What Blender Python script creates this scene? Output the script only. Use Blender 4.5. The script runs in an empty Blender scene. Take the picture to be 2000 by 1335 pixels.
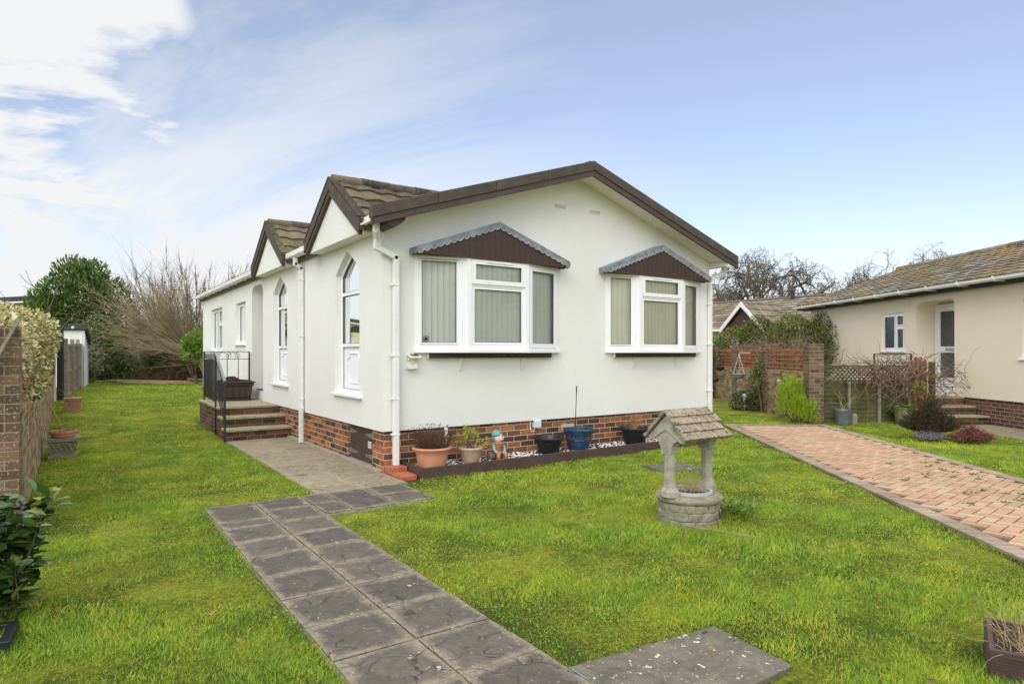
import bpy, math, random
import numpy as np
from mathutils import Vector, Matrix
from mathutils.geometry import tessellate_polygon

# ------------------------------------------------------------------ camera, sky, sun, exposure
scene = bpy.context.scene
COL = scene.collection
cam_data = bpy.data.cameras.new('camera')
cam = bpy.data.objects.new('camera', cam_data)
COL.objects.link(cam)
cam_data.sensor_width = 36.0
cam_data.lens = 36.0 * 1232 / 2000
cam_data.shift_y = 0.01075
cam_data.clip_start = 0.05
cam_data.clip_end = 2000
cam.location = (0, 0, 1.45)
cam.rotation_euler = (math.radians(90), 0, -math.atan2(0.570, 0.8215))
scene.camera = cam

SUN_AZ = (-0.82, -0.57)
SUN_EL = math.radians(34)
world = bpy.data.worlds.new("World")
scene.world = world
world.use_nodes = True
wt = world.node_tree
wt.nodes.clear()


def wn(kind, **kw):
    n = wt.nodes.new(kind)
    for k, v in kw.items():
        setattr(n, k, v)
    return n


def wmath(op, a, b=None, clamp=False):
    n = wn('ShaderNodeMath', operation=op, use_clamp=clamp)
    for i, x in enumerate((a, b)):
        if x is None:
            continue
        if isinstance(x, (int, float)):
            n.inputs[i].default_value = x
        else:
            wt.links.new(x, n.inputs[i])
    return n.outputs[0]


def wmaprange(x, a, b, c=0.0, d=1.0):
    n = wn('ShaderNodeMapRange', interpolation_type='SMOOTHSTEP')
    wt.links.new(x, n.inputs[0])
    for i, q in zip((1, 2, 3, 4), (a, b, c, d)):
        n.inputs[i].default_value = q
    return n.outputs[0]


sky = wn('ShaderNodeTexSky', sky_type='NISHITA')
sky.sun_disc = False
sky.sun_elevation = SUN_EL
sky.sun_rotation = math.atan2(SUN_AZ[0], SUN_AZ[1])
sky.air_density = 1.0
sky.dust_density = 0.25
sky.ozone_density = 1.6
tc = wn('ShaderNodeTexCoord')
sep = wn('ShaderNodeSeparateXYZ')
wt.links.new(tc.outputs['Generated'], sep.inputs[0])
dx, dy, dz = sep.outputs
# cloud layer on a flat sheet high above: direction divided by its height
den = wmath('MAXIMUM', wmath('ADD', dz, 0.10), 0.05)
cx_, cy_ = wmath('DIVIDE', dx, den), wmath('DIVIDE', dy, den)
comb = wn('ShaderNodeCombineXYZ')
wt.links.new(cx_, comb.inputs[0])
wt.links.new(cy_, comb.inputs[1])


def wnoise(scale, detail, rough, sx=1.0, sy=1.0, rot=0.0, loc=(0, 0, 0), dist=0.0):
    m = wn('ShaderNodeMapping')
    m.inputs['Scale'].default_value = (sx, sy, 1)
    m.inputs['Rotation'].default_value = (0, 0, rot)
    m.inputs['Location'].default_value = loc
    wt.links.new(comb.outputs[0], m.inputs[0])
    n = wn('ShaderNodeTexNoise')
    n.inputs['Scale'].default_value = scale
    n.inputs['Detail'].default_value = detail
    n.inputs['Roughness'].default_value = rough
    n.inputs['Distortion'].default_value = dist
    wt.links.new(m.outputs[0], n.inputs['Vector'])
    return n.outputs[0]


def wdot(v):
    n = wn('ShaderNodeVectorMath', operation='DOT_PRODUCT')
    wt.links.new(tc.outputs['Generated'], n.inputs[0])
    n.inputs[1].default_value = v
    return n.outputs['Value']


wisp = wnoise(0.55, 9, 0.62, 1.0, 0.35, 0.25, (3.1, 1.7, 0), 0.9)
puff = wnoise(1.5, 11, 0.60, 1.0, 1.0, 0.0, (1.3, 4.2, 0), 0.35)
# thin cloud is thicker towards the left of the view and towards the horizon
left = wmaprange(wdot((-0.62, 0.78, 0.0)), -0.15, 0.85)
low = wmaprange(dz, 0.34, -0.02)
thin = wmath('MULTIPLY', wmaprange(wisp, 0.40, 0.60), wmath('ADD', wmath('MULTIPLY', left, 0.62), 0.16))
veil = wmath('ADD', wmath('MULTIPLY', low, 0.72), wmath('MULTIPLY', wmath('MULTIPLY', left, low), 0.25))
bank = wmaprange(wdot((-0.215, 0.914, 0.365)), 0.930, 0.995)
cum = wmath('MULTIPLY', wmaprange(wmath('ADD', puff, wmath('MULTIPLY', bank, 0.20)), 0.515, 0.66), wmaprange(bank, 0.0, 0.35))
cover = wmath('MAXIMUM', wmath('ADD', thin, veil, True), cum, True)
cover = wmath('MAXIMUM', cover, 0.24, True)

rgb = wn('ShaderNodeMix', data_type='RGBA')
tint = wn('ShaderNodeMix', data_type='RGBA', blend_type='MULTIPLY')
tint.inputs[0].default_value = 1.0
SKY_GAIN = (1.12, 1.04, 1.08, 1)
wt.links.new(sky.outputs[0], tint.inputs[6])
tint.inputs[7].default_value = SKY_GAIN
wt.links.new(cover, rgb.inputs[0])
wt.links.new(tint.outputs[2], rgb.inputs[6])
CLOUD = 5.3
rgb.inputs[7].default_value = (CLOUD * 0.985, CLOUD * 1.0, CLOUD * 1.02, 1)
# bright fill added to the unseen sky overhead and behind, to even the light
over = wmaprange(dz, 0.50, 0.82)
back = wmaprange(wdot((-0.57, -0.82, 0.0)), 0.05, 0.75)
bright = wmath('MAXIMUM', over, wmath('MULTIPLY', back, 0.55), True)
fill_mix = wn('ShaderNodeMix', data_type='RGBA')
wt.links.new(bright, fill_mix.inputs[0])
wt.links.new(rgb.outputs[2], fill_mix.inputs[6])
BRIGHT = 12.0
fill_mix.inputs[7].default_value = (BRIGHT, BRIGHT * 0.995, BRIGHT * 0.985, 1)
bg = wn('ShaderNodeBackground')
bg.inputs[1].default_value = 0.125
wt.links.new(fill_mix.outputs[2], bg.inputs[0])
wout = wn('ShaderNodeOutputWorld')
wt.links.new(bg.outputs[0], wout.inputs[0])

sun_d = bpy.data.lights.new('sun', 'SUN')
sun_d.energy = 1.0
sun_d.angle = math.radians(40)
sun_d.color = (1.0, 0.96, 0.90)
sun = bpy.data.objects.new('sun', sun_d)
COL.objects.link(sun)
_n = math.hypot(*SUN_AZ)
sdir = Vector((SUN_AZ[0] / _n * math.cos(SUN_EL), SUN_AZ[1] / _n * math.cos(SUN_EL), math.sin(SUN_EL)))
sun.rotation_euler = sdir.to_track_quat('Z', 'Y').to_euler()
sun.location = (0, 0, 30)

vs = scene.view_settings
vs.view_transform = 'Standard'
vs.look = 'None'
vs.exposure = 0.46
vs.gamma = 1.0
vs.use_curve_mapping = False

# ------------------------------------------------------------------ helpers
rng = np.random.default_rng(7)
random.seed(7)
ORG = {}


def top_tag(o, label, cat, group=None, kind=None):
    if label:
        o['label'] = label
    if cat:
        o['category'] = cat
    if group:
        o['group'] = group
    if kind:
        o['kind'] = kind
    return o


def thing(name, loc, label, cat, group=None, rz=0.0):
    o = bpy.data.objects.new(name, None)
    o.empty_display_size = 0.1
    COL.objects.link(o)
    o.location = loc
    o.rotation_euler = (0, 0, rz)
    ORG[o.name] = Vector(loc) if rz == 0.0 else Vector((0, 0, 0))
    return top_tag(o, label, cat, group)


def gh(u, v):
    """height of the garden: flat in front, rising behind the house on the left"""
    t = np.clip((np.asarray(v, float) - 11.0) / 9.5, 0, 1)
    s = np.clip((np.asarray(u, float) - 5.0) / 4.0, 0, 1)
    return 0.47 * t * t * (3 - 2 * t) * (1 - s * s * (3 - 2 * s))


class MB:
    def __init__(self):
        self.v, self.f, self.t = [], [], []
        self.tone = 0.0

    def add(self, vs, fs):
        o = len(self.v)
        self.v.extend([tuple(p) for p in vs])
        for f in fs:
            self.f.append([i + o for i in f])
            self.t.append(self.tone)
        return self

    def box(self, x0, x1, y0, y1, z0, z1, M=None):
        vs = [(x, y, z) for z in (z0, z1) for y in (y0, y1) for x in (x0, x1)]
        if M is not None:
            vs = [tuple(M @ Vector(p)) for p in vs]
        return self.add(vs, [(0, 2, 3, 1), (4, 5, 7, 6), (0, 1, 5, 4), (1, 3, 7, 5), (3, 2, 6, 7), (2, 0, 4, 6)])

    def bar(self, a, b, w, h, up=(0, 0, 1)):
        """box of section w x h running from a to b"""
        a, b = Vector(a), Vector(b)
        d = (b - a).normalized()
        s = d.cross(Vector(up))
        if s.length < 1e-4:
            s = Vector((1, 0, 0))
        s.normalize()
        n = s.cross(d).normalized()
        vs = []
        for p in (a, b):
            for i, j in ((-1, -1), (1, -1), (1, 1), (-1, 1)):
                vs.append(tuple(p + s * (i * w / 2) + n * (j * h / 2)))
        return self.add(vs, [(3, 2, 1, 0), (4, 5, 6, 7), (0, 1, 5, 4), (1, 2, 6, 5), (2, 3, 7, 6), (3, 0, 4, 7)])

    def prism(self, loop, fn, d0, d1):
        """closed 2D loop (ccw seen from +depth) extruded; fn(a, b, depth) -> xyz"""
        n = len(loop)
        vs = [fn(a, b, d0) for a, b in loop] + [fn(a, b, d1) for a, b in loop]
        tri = tessellate_polygon([[Vector((a, b, 0)) for a, b in loop]])
        fs = []
        if n <= 4:
            fs = [tuple(reversed(range(n))), tuple(range(n, 2 * n))]
        else:
            for t in tri:
                fs.append(tuple(t))
                fs.append(tuple(i + n for i in reversed(t)))
        for i in range(n):
            j = (i + 1) % n
            fs.append((i, j, j + n, i + n))
        return self.add(vs, fs)

    def tube(self, pts, rad, n=6, cap=True):
        pts = [Vector(p) for p in pts]
        k = len(pts)
        if isinstance(rad, (int, float)):
            rad = [rad] * k
        vs, fs = [], []
        prev = None
        for i, p in enumerate(pts):
            d = (pts[min(i + 1, k - 1)] - pts[max(i - 1, 0)])
            if d.length < 1e-7:
                d = Vector((0, 0, 1))
            d.normalize()
            if prev is None:
                prev = Vector((0.31, 0.95, 0.1)) if abs(d.z) > 0.8 else Vector((0, 0, 1))
            s = d.cross(prev)
            if s.length < 1e-4:
                s = d.cross(Vector((1, 0, 0)))
            s.normalize()
            t = s.cross(d)
            prev = t
            for j in range(n):
                a = 2 * math.pi * j / n
                vs.append(tuple(p + (s * math.cos(a) + t * math.sin(a)) * rad[i]))
        for i in range(k - 1):
            for j in range(n):
                a, b = i * n + j, i * n + (j + 1) % n
                fs.append((a, b, b + n, a + n))
        if cap:
            fs.append(tuple(reversed(range(n))))
            fs.append(tuple(range((k - 1) * n, k * n)))
        return self.add(vs, fs)

    def lathe(self, prof, c=(0, 0, 0), n=28, cap0=True, cap1=False, sx=1.0, sy=1.0):
        vs, fs = [], []
        for r_, z in prof:
            for j in range(n):
                a = 2 * math.pi * j / n
                vs.append((c[0] + r_ * math.cos(a) * sx, c[1] + r_ * math.sin(a) * sy, c[2] + z))
        for i in range(len(prof) - 1):
            for j in range(n):
                a, b = i * n + j, i * n + (j + 1) % n
                fs.append((a, b, b + n, a + n))
        if cap0:
            fs.append(tuple(reversed(range(n))))
        if cap1:
            fs.append(tuple(range((len(prof) - 1) * n, len(prof) * n)))
        return self.add(vs, fs)

    def ball(self, c, r_, n=10, m=7, s=(1, 1, 1)):
        prof = []
        vs, fs = [], []
        for i in range(1, m):
            th = math.pi * i / m
            for j in range(n):
                a = 2 * math.pi * j / n
                vs.append((c[0] + r_ * s[0] * math.sin(th) * math.cos(a), c[1] + r_ * s[1] * math.sin(th) * math.sin(a), c[2] - r_ * s[2] * math.cos(th)))
        vs += [(c[0], c[1], c[2] - r_ * s[2]), (c[0], c[1], c[2] + r_ * s[2])]
        for i in range(m - 2):
            for j in range(n):
                a, b = i * n + j, i * n + (j + 1) % n
                fs.append((a, b, b + n, a + n))
        k = (m - 1) * n
        for j in range(n):
            fs.append((k, (j + 1) % n, j))
            o = (m - 2) * n
            fs.append((k + 1, o + j, o + (j + 1) % n))
        return self.add(vs, fs)

    def build(self, name, mat, parent=None, smooth=False, bevel=0.0, loc=None, local=False, ang=None, jit=0.0):
        me = bpy.data.meshes.new(name)
        V = np.array(self.v, dtype=np.float64).reshape(-1, 3)
        if jit:
            V = V + rng.normal(0, jit, V.shape)
        org = Vector((0, 0, 0))
        if parent is not None:
            org = ORG.get(parent.name, Vector((0, 0, 0)))
        elif loc is not None:
            org = Vector(loc)
        me.from_pydata([tuple(p) for p in (V - np.array(org))], [], self.f)
        me.update()
        # uv in metres, box projected
        uvl = me.uv_layers.new(name='uv')
        uv2 = me.uv_layers.new(name='face')
        nl = len(me.loops)
        vi = np.empty(nl, dtype=np.int32)
        me.loops.foreach_get('vertex_index', vi)
        npoly = len(me.polygons)
        nor = np.empty(npoly * 3)
        me.polygons.foreach_get('normal', nor)
        nor = nor.reshape(-1, 3)
        tot = np.empty(npoly, dtype=np.int32)
        me.polygons.foreach_get('loop_total', tot)
        pid = np.repeat(np.arange(npoly), tot)
        nn = nor[pid]
        P = V[vi]
        flat = np.abs(nn[:, 2]) > 0.75
        h = np.hypot(nn[:, 0], nn[:, 1]) + 1e-9
        tx, ty = -nn[:, 1] / h, nn[:, 0] / h
        uu = np.where(flat, P[:, 0], P[:, 0] * tx + P[:, 1] * ty)
        vv = np.where(flat, P[:, 1], P[:, 2] / np.maximum(np.sqrt(1 - nn[:, 2] ** 2), 0.3))
        uvl.data.foreach_set('uv', np.stack([uu, vv], 1).ravel())
        st = np.concatenate([[0], np.cumsum(tot)[:-1]])
        k = np.arange(nl) - st[pid]
        q = np.array([(0, 0), (1, 0), (1, 1), (0, 1)] + [(0.5, 0.5)] * 60)[np.minimum(k, 60)]
        uv2.data.foreach_set('uv', q.ravel())
        at = me.attributes.new('tone', 'FLOAT', 'FACE')
        at.data.foreach_set('value', np.array(self.t, dtype=np.float32))
        me.materials.append(mat)
        if smooth:
            me.polygons.foreach_set('use_smooth', [True] * npoly)
            if ang:
                try:
                    me.set_sharp_from_angle(angle=math.radians(ang))
                except Exception:
                    pass
        o = bpy.data.objects.new(name, me)
        COL.objects.link(o)
        if parent is not None:
            o.parent = parent
        elif loc is not None:
            o.location = loc
        ORG[o.name] = org
        if bevel:
            b = o.modifiers.new('bevel', 'BEVEL')
            b.width = bevel
            b.segments = 2
            b.limit_method = 'ANGLE'
            b.angle_limit = math.radians(40)
        return o


def raw_mesh(name, V, F, mat, parent=None, loc=None, attr=None, smooth=False):
    """numpy vertices, faces as an (n,3) or (n,4) array"""
    org = Vector((0, 0, 0))
    if parent is not None:
        org = ORG.get(parent.name, org)
    elif loc is not None:
        org = Vector(loc)
    me = bpy.data.meshes.new(name)
    V = np.asarray(V, dtype=np.float32) - np.array(org, dtype=np.float32)
    n, k = F.shape
    me.vertices.add(len(V))
    me.vertices.foreach_set('co', V.ravel())
    me.loops.add(n * k)
    me.loops.foreach_set('vertex_index', F.astype(np.int32).ravel())
    me.polygons.add(n)
    me.polygons.foreach_set('loop_start', np.arange(0, n * k, k, dtype=np.int32))
    me.polygons.foreach_set('loop_total', np.full(n, k, dtype=np.int32))
    if smooth:
        me.polygons.foreach_set('use_smooth', np.ones(n, dtype=bool))
    me.update(calc_edges=True)
    if attr is not None:
        a = me.attributes.new('tone', 'FLOAT', 'POINT')
        a.data.foreach_set('value', attr.astype(np.float32))
    me.materials.append(mat)
    o = bpy.data.objects.new(name, me)
    COL.objects.link(o)
    if parent is not None:
        o.parent = parent
    elif loc is not None:
        o.location = loc
    ORG[o.name] = org
    return o


# ------------------------------------------------------------------ materials
class NT:
    def __init__(self, name):
        self.m = bpy.data.materials.new(name)
        self.m.use_nodes = True
        self.t = self.m.node_tree
        self.t.nodes.clear()
        self.out = self.n('ShaderNodeOutputMaterial')
        self.b = self.n('ShaderNodeBsdfPrincipled')
        self.t.links.new(self.b.outputs[0], self.out.inputs[0])

    def n(self, kind, **kw):
        x = self.t.nodes.new(kind)
        for k, v in kw.items():
            setattr(x, k, v)
        return x

    def L(self, a, b):
        self.t.links.new(a, b)
        return a

    def coord(self, kind='Object', scale=(1, 1, 1), rot=(0, 0, 0), src=None):
        if src is None:
            if kind == 'uv':
                s = self.n('ShaderNodeUVMap', uv_map='uv').outputs[0]
            elif kind == 'face':
                s = self.n('ShaderNodeUVMap', uv_map='face').outputs[0]
            elif kind == 'World':
                s = self.n('ShaderNodeNewGeometry').outputs['Position']
            else:
                s = self.n('ShaderNodeTexCoord').outputs[kind]
        else:
            s = src
        mp = self.n('ShaderNodeMapping')
        mp.inputs['Scale'].default_value = scale
        mp.inputs['Rotation'].default_value = rot
        self.L(s, mp.inputs[0])
        return mp.outputs[0]

    def noise(self, scale, detail=4, rough=0.55, vec=None, dist=0.0):
        x = self.n('ShaderNodeTexNoise')
        x.inputs['Scale'].default_value = scale
        x.inputs['Detail'].default_value = detail
        x.inputs['Roughness'].default_value = rough
        x.inputs['Distortion'].default_value = dist
        if vec is not None:
            self.L(vec, x.inputs['Vector'])
        return x.outputs[0]

    def vor(self, scale, vec=None, feat='F1', out='Distance', rand=1.0):
        x = self.n('ShaderNodeTexVoronoi', feature=feat)
        x.inputs['Scale'].default_value = scale
        x.inputs['Randomness'].default_value = rand
        if vec is not None:
            self.L(vec, x.inputs['Vector'])
        return x.outputs[out]

    def ramp(self, fac, stops):
        x = self.n('ShaderNodeValToRGB')
        e = x.color_ramp.elements
        while len(e) > 1:
            e.remove(e[-1])
        e[0].position = stops[0][0]
        e[0].color = c4(stops[0][1])
        for p, c in stops[1:]:
            q = e.new(p)
            q.color = c4(c)
        self.L(fac, x.inputs[0])
        return x.outputs[0]

    def mr(self, x, a, b, c=0.0, d=1.0):
        n = self.n('ShaderNodeMapRange')
        self.L(x, n.inputs[0])
        for i, q in zip((1, 2, 3, 4), (a, b, c, d)):
            n.inputs[i].default_value = q
        return n.outputs[0]

    def mix(self, fac, a, b, mode='MIX'):
        x = self.n('ShaderNodeMix', data_type='RGBA', blend_type=mode)
        for q, i in ((fac, 0), (a, 6), (b, 7)):
            if isinstance(q, (int, float)):
                x.inputs[i].default_value = q if i == 0 else (q, q, q, 1)
            elif isinstance(q, tuple):
                x.inputs[i].default_value = c4(q)
            else:
                self.L(q, x.inputs[i])
        return x.outputs[2]

    def math(self, op, a, b=0.0):
        x = self.n('ShaderNodeMath', operation=op)
        for i, q in enumerate((a, b)):
            if isinstance(q, (int, float)):
                x.inputs[i].default_value = q
            else:
                self.L(q, x.inputs[i])
        return x.outputs[0]

    def attr(self, name='tone'):
        return self.n('ShaderNodeAttribute', attribute_name=name).outputs['Fac']

    def island(self):
        return self.n('ShaderNodeNewGeometry').outputs['Random Per Island']

    def bump(self, h, strength=0.3, dist=0.01):
        x = self.n('ShaderNodeBump')
        x.inputs['Strength'].default_value = strength
        x.inputs['Distance'].default_value = dist
        self.L(h, x.inputs['Height'])
        if self.b.inputs['Normal'].links:
            self.L(self.b.inputs['Normal'].links[0].from_socket, x.inputs['Normal'])
        self.L(x.outputs[0], self.b.inputs['Normal'])

    def col(self, c):
        if isinstance(c, tuple):
            self.b.inputs['Base Color'].default_value = c4(c)
        else:
            self.L(c, self.b.inputs['Base Color'])

    def rough(self, r_, spec=None):
        if isinstance(r_, (int, float)):
            self.b.inputs['Roughness'].default_value = r_
        else:
            self.L(r_, self.b.inputs['Roughness'])
        if spec is not None:
            self.b.inputs['Specular IOR Level'].default_value = spec


def c4(c):
    return (c[0], c[1], c[2], 1.0) if len(c) == 3 else c


def basic(name, c, rough=0.6, var=0.12, scale=6.0, bump=0.0, bscale=120.0, spec=0.4, metal=0.0, dark=None, bdist=0.003):
    """plain surface with broad mottling, fine grain and a slight bump"""
    t = NT(name)
    v = t.coord('Object')
    n1 = t.noise(scale, 5, 0.6, v)
    lo = tuple(x * (1 - var * 1.6) for x in c)
    hi = tuple(min(1, x * (1 + var)) for x in c)
    col = t.ramp(n1, [(0.25, lo), (0.5, c), (0.78, hi)])
    if dark:
        n2 = t.noise(scale * 3.1, 6, 0.7, v)
        col = t.mix(t.mr(n2, 0.56, 0.72, 0, dark[1]), col, dark[0])
    t.col(col)
    t.rough(rough, spec)
    t.b.inputs['Metallic'].default_value = metal
    if bump:
        t.bump(t.noise(bscale, 3, 0.6, v), bump, bdist)
    return t.m


def brick_mat(name, ramp, mortar, bw=0.215, bh=0.065, gap=0.010, lichen=0.0, seedoff=0.0, rough=0.85, moss=None, offset=0.5):
    t = NT(name)
    v = t.coord('uv')
    add = t.n('ShaderNodeVectorMath', operation='ADD')
    add.inputs[1].default_value = (seedoff, seedoff * 0.37, 0)
    t.L(v, add.inputs[0])
    wob = t.n('ShaderNodeVectorMath', operation='MULTIPLY_ADD')
    nz = t.n('ShaderNodeTexNoise')
    nz.inputs['Scale'].default_value = 14
    t.L(add.outputs[0], nz.inputs['Vector'])
    t.L(nz.outputs['Color'], wob.inputs[0])
    wob.inputs[1].default_value = (0.006, 0.006, 0)
    t.L(add.outputs[0], wob.inputs[2])
    b = t.n('ShaderNodeTexBrick')
    b.offset = offset
    b.inputs['Color1'].default_value = (0, 0, 0, 1)
    b.inputs['Color2'].default_value = (1, 1, 1, 1)
    b.inputs['Mortar'].default_value = (0.5, 0.5, 0.5, 1)
    b.inputs['Scale'].default_value = 1.0
    b.inputs['Mortar Size'].default_value = gap * 0.5
    b.inputs['Mortar Smooth'].default_value = 0.25
    b.inputs['Brick Width'].default_value = bw + gap
    b.inputs['Row Height'].default_value = bh + gap
    t.L(wob.outputs[0], b.inputs['Vector'])
    bc = t.ramp(b.outputs['Color'], ramp)
    n1 = t.noise(38, 5, 0.7, add.outputs[0])
    bc = t.mix(t.mr(n1, 0.35, 0.75, 0, 0.55), bc, t.mix(0.5, bc, (0.06, 0.045, 0.04)), 'MIX')
    if lichen:
        n2 = t.noise(45, 4, 0.7, add.outputs[0])
        bc = t.mix(t.mr(n2, 0.66 - lichen * 0.1, 0.70 - lichen * 0.1, 0, 0.8), bc, (0.45, 0.43, 0.36))
    mc = t.mix(t.mr(t.noise(30, 4, 0.6, add.outputs[0]), 0.3, 0.7, 0, 0.4), mortar, tuple(x * 0.6 for x in mortar))
    colr = t.mix(b.outputs['Fac'], bc, mc)
    if moss:
        n3 = t.noise(5, 5, 0.7, add.outputs[0])
        colr = t.mix(t.mr(n3, 0.5, 0.75, 0, moss[1]), colr, moss[0])
    t.col(colr)
    t.rough(rough, 0.3)
    inv = t.math('SUBTRACT', 1.0, b.outputs['Fac'])
    hgt = t.math('ADD', t.math('MULTIPLY', n1, 0.25), inv)
    t.bump(hgt, 0.7, 0.008)
    return t.m


def leaf_mat(name, stops, rough=0.45, transl=0.25, spec=0.5):
    t = NT(name)
    r_ = t.island()
    n1 = t.noise(2.2, 3, 0.5, t.coord('World'))
    f = t.math('ADD', t.math('MULTIPLY', r_, 0.62), t.math('MULTIPLY', n1, 0.38))
    c = t.ramp(f, stops)
    t.col(c)
    t.rough(rough, spec)
    tr = t.n('ShaderNodeBsdfTranslucent')
    t.L(c, tr.inputs[0])
    mx = t.n('ShaderNodeMixShader')
    mx.inputs[0].default_value = transl
    t.L(t.b.outputs[0], mx.inputs[1])
    t.L(tr.outputs[0], mx.inputs[2])
    t.L(mx.outputs[0], t.out.inputs[0])
    return t.m


M = {}
# render on the white house
t = NT('white_render')
v = t.coord('World')
n1 = t.noise(0.9, 5, 0.6, v)
c = t.ramp(n1, [(0.3, (0.76, 0.76, 0.725)), (0.7, (0.82, 0.82, 0.785))])
st = t.noise(3.0, 6, 0.7, t.coord('World', (3.0, 3.0, 0.5)))
c = t.mix(t.mr(st, 0.55, 0.80, 0, 0.22), c, (0.62, 0.60, 0.53))
t.col(c)
t.rough(0.9, 0.2)
c2 = t.noise(1.6, 6, 0.75, t.coord('World', (1.4, 1.4, 4.0)))
c = t.mix(t.mr(c2, 0.50, 0.80, 0, 0.22), c, (0.68, 0.66, 0.58))
t.col(c)
t.bump(t.noise(85, 4, 0.7, v), 0.5, 0.008)
t.bump(t.noise(9, 3, 0.6, v), 0.12, 0.02)
M['render'] = t.m
t = NT('cream_render')
v = t.coord('World')
c = t.ramp(t.noise(0.8, 4, 0.6, v), [(0.3, (0.81, 0.71, 0.56)), (0.7, (0.86, 0.76, 0.605))])
t.col(c)
t.rough(0.9, 0.2)
t.bump(t.noise(90, 4, 0.7, v), 0.3, 0.005)
M['cream'] = t.m
M['soffit'] = basic('soffit_white', (0.78, 0.76, 0.68), 0.6, 0.05, 2)
M['upvc'] = basic('white_upvc', (0.86, 0.87, 0.88), 0.3, 0.03, 3, spec=0.5)
M['upvc_matt'] = basic('white_moulded_panel', (0.82, 0.83, 0.84), 0.6, 0.03, 3, spec=0.25)
M['upvc_old'] = basic('gutter_upvc', (0.80, 0.80, 0.78), 0.38, 0.05, 4, dark=((0.35, 0.36, 0.30), 0.25))
M['brown'] = basic('brown_board', (0.075, 0.048, 0.040), 0.55, 0.18, 7, 0.25, 60, dark=((0.16, 0.14, 0.12), 0.3))
t = NT('brown_cladding')
v = t.coord('uv')
w_ = t.n('ShaderNodeTexWave', wave_type='BANDS', bands_direction='X', wave_profile='SAW')
w_.inputs['Scale'].default_value = 1.0 / 0.1 / 3.1416 * 0.5 * 3.1416
w_.inputs['Scale'].default_value = 3.2
t.L(v, w_.inputs['Vector'])
gl = t.mr(w_.outputs['Fac'], 0.0, 0.10, 1, 0)
gr = t.noise(9, 5, 0.6, t.coord('uv', (14, 1.2, 1)))
c = t.ramp(gr, [(0.3, (0.045, 0.026, 0.022)), (0.7, (0.085, 0.052, 0.044))])
sc_ = t.noise(13, 5, 0.75, t.coord('uv', (3.0, 1.0, 1)))
c = t.mix(t.mr(sc_, 0.68, 0.72, 0, 0.7), c, (0.34, 0.30, 0.29))
c = t.mix(gl, c, (0.012, 0.008, 0.007))
t.col(c)
t.rough(0.6, 0.3)
t.bump(t.math('SUBTRACT', t.math('MULTIPLY', gr, 0.2), gl), 0.6, 0.006)
M['clad'] = t.m
t = NT('lead')
v = t.coord('World')
c = t.ramp(t.noise(7, 6, 0.7, v), [(0.25, (0.10, 0.115, 0.13)), (0.5, (0.22, 0.245, 0.27)), (0.75, (0.40, 0.42, 0.44))])
t.col(c)
t.rough(0.5, 0.5)
t.b.inputs['Metallic'].default_value = 0.3
t.bump(t.noise(30, 4, 0.6, v), 0.3, 0.006)
M['lead'] = t.m
M['lead_pale'] = basic('pale_lead', (0.42, 0.45, 0.48), 0.5, 0.2, 20)
t = NT('mossy_cap')
v = t.coord('World')
c = t.ramp(t.noise(5, 6, 0.7, v), [(0.3, (0.055, 0.044, 0.036)), (0.6, (0.090, 0.072, 0.058)), (0.8, (0.15, 0.125, 0.09))])
g2 = t.noise(11, 6, 0.75, v)
c = t.mix(t.mr(g2, 0.52, 0.70, 0, 0.45), c, (0.12, 0.115, 0.035))
t.col(c)
t.rough(0.7, 0.3)
M['cap'] = t.m


def tile_mat(name, stops, moss, mossamt, lichen=0.25):
    t = NT(name)
    v = t.coord('World')
    r_ = t.attr()
    c = t.ramp(t.math('ADD', t.math('MULTIPLY', r_, 0.45), t.math('MULTIPLY', t.noise(9, 5, 0.7, v), 0.55)), stops)
    big = t.noise(0.9, 5, 0.65, v)
    fine = t.noise(14, 5, 0.75, v)
    c = t.mix(t.mr(t.math('ADD', t.math('MULTIPLY', big, 0.6), t.math('MULTIPLY', fine, 0.4)), 0.48, 0.60, 0, mossamt), c, moss)
    c = t.mix(t.mr(t.noise(26, 5, 0.7, v), 0.60, 0.66, 0, lichen), c, (0.42, 0.40, 0.33))
    t.col(c)
    t.rough(0.95, 0.2)
    t.bump(t.noise(40, 5, 0.7, v), 0.8, 0.02)
    return t.m


M['tile'] = tile_mat('old_roof_tile', [(0.25, (0.050, 0.043, 0.033)), (0.5, (0.125, 0.100, 0.072)), (0.75, (0.22, 0.165, 0.11))], (0.17, 0.145, 0.06), 0.8, 0.65)
M['tile2'] = tile_mat('neighbour_roof_tile', [(0.25, (0.09, 0.085, 0.070)), (0.5, (0.18, 0.17, 0.145)), (0.75, (0.28, 0.27, 0.23))], (0.30, 0.17, 0.02), 0.9, 0.4)
M['tile3'] = tile_mat('far_roof_tile', [(0.25, (0.14, 0.115, 0.085)), (0.5, (0.23, 0.19, 0.145)), (0.75, (0.31, 0.265, 0.21))], (0.14, 0.12, 0.05), 0.4, 0.2)
RED = [(0.0, (0.060, 0.040, 0.038)), (0.25, (0.12, 0.066, 0.050)), (0.5, (0.24, 0.095, 0.050)), (0.75, (0.38, 0.14, 0.058)), (1.0, (0.44, 0.19, 0.085))]
M['brick'] = brick_mat('plinth_brick', RED, (0.62, 0.50, 0.31), gap=0.012)
M['brick_old'] = brick_mat('old_wall_brick', [(0.0, (0.14, 0.085, 0.05)), (0.35, (0.26, 0.155, 0.085)), (0.7, (0.38, 0.25, 0.135)), (1.0, (0.45, 0.34, 0.20))], (0.42, 0.36, 0.24), lichen=0.5, moss=((0.12, 0.14, 0.04), 0.35))
M['brick_dark'] = brick_mat('dark_brick', [(0.0, (0.075, 0.050, 0.035)), (0.5, (0.155, 0.095, 0.055)), (1.0, (0.25, 0.145, 0.08))], (0.33, 0.28, 0.19), lichen=0.8, moss=((0.14, 0.13, 0.06), 0.3))
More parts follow.
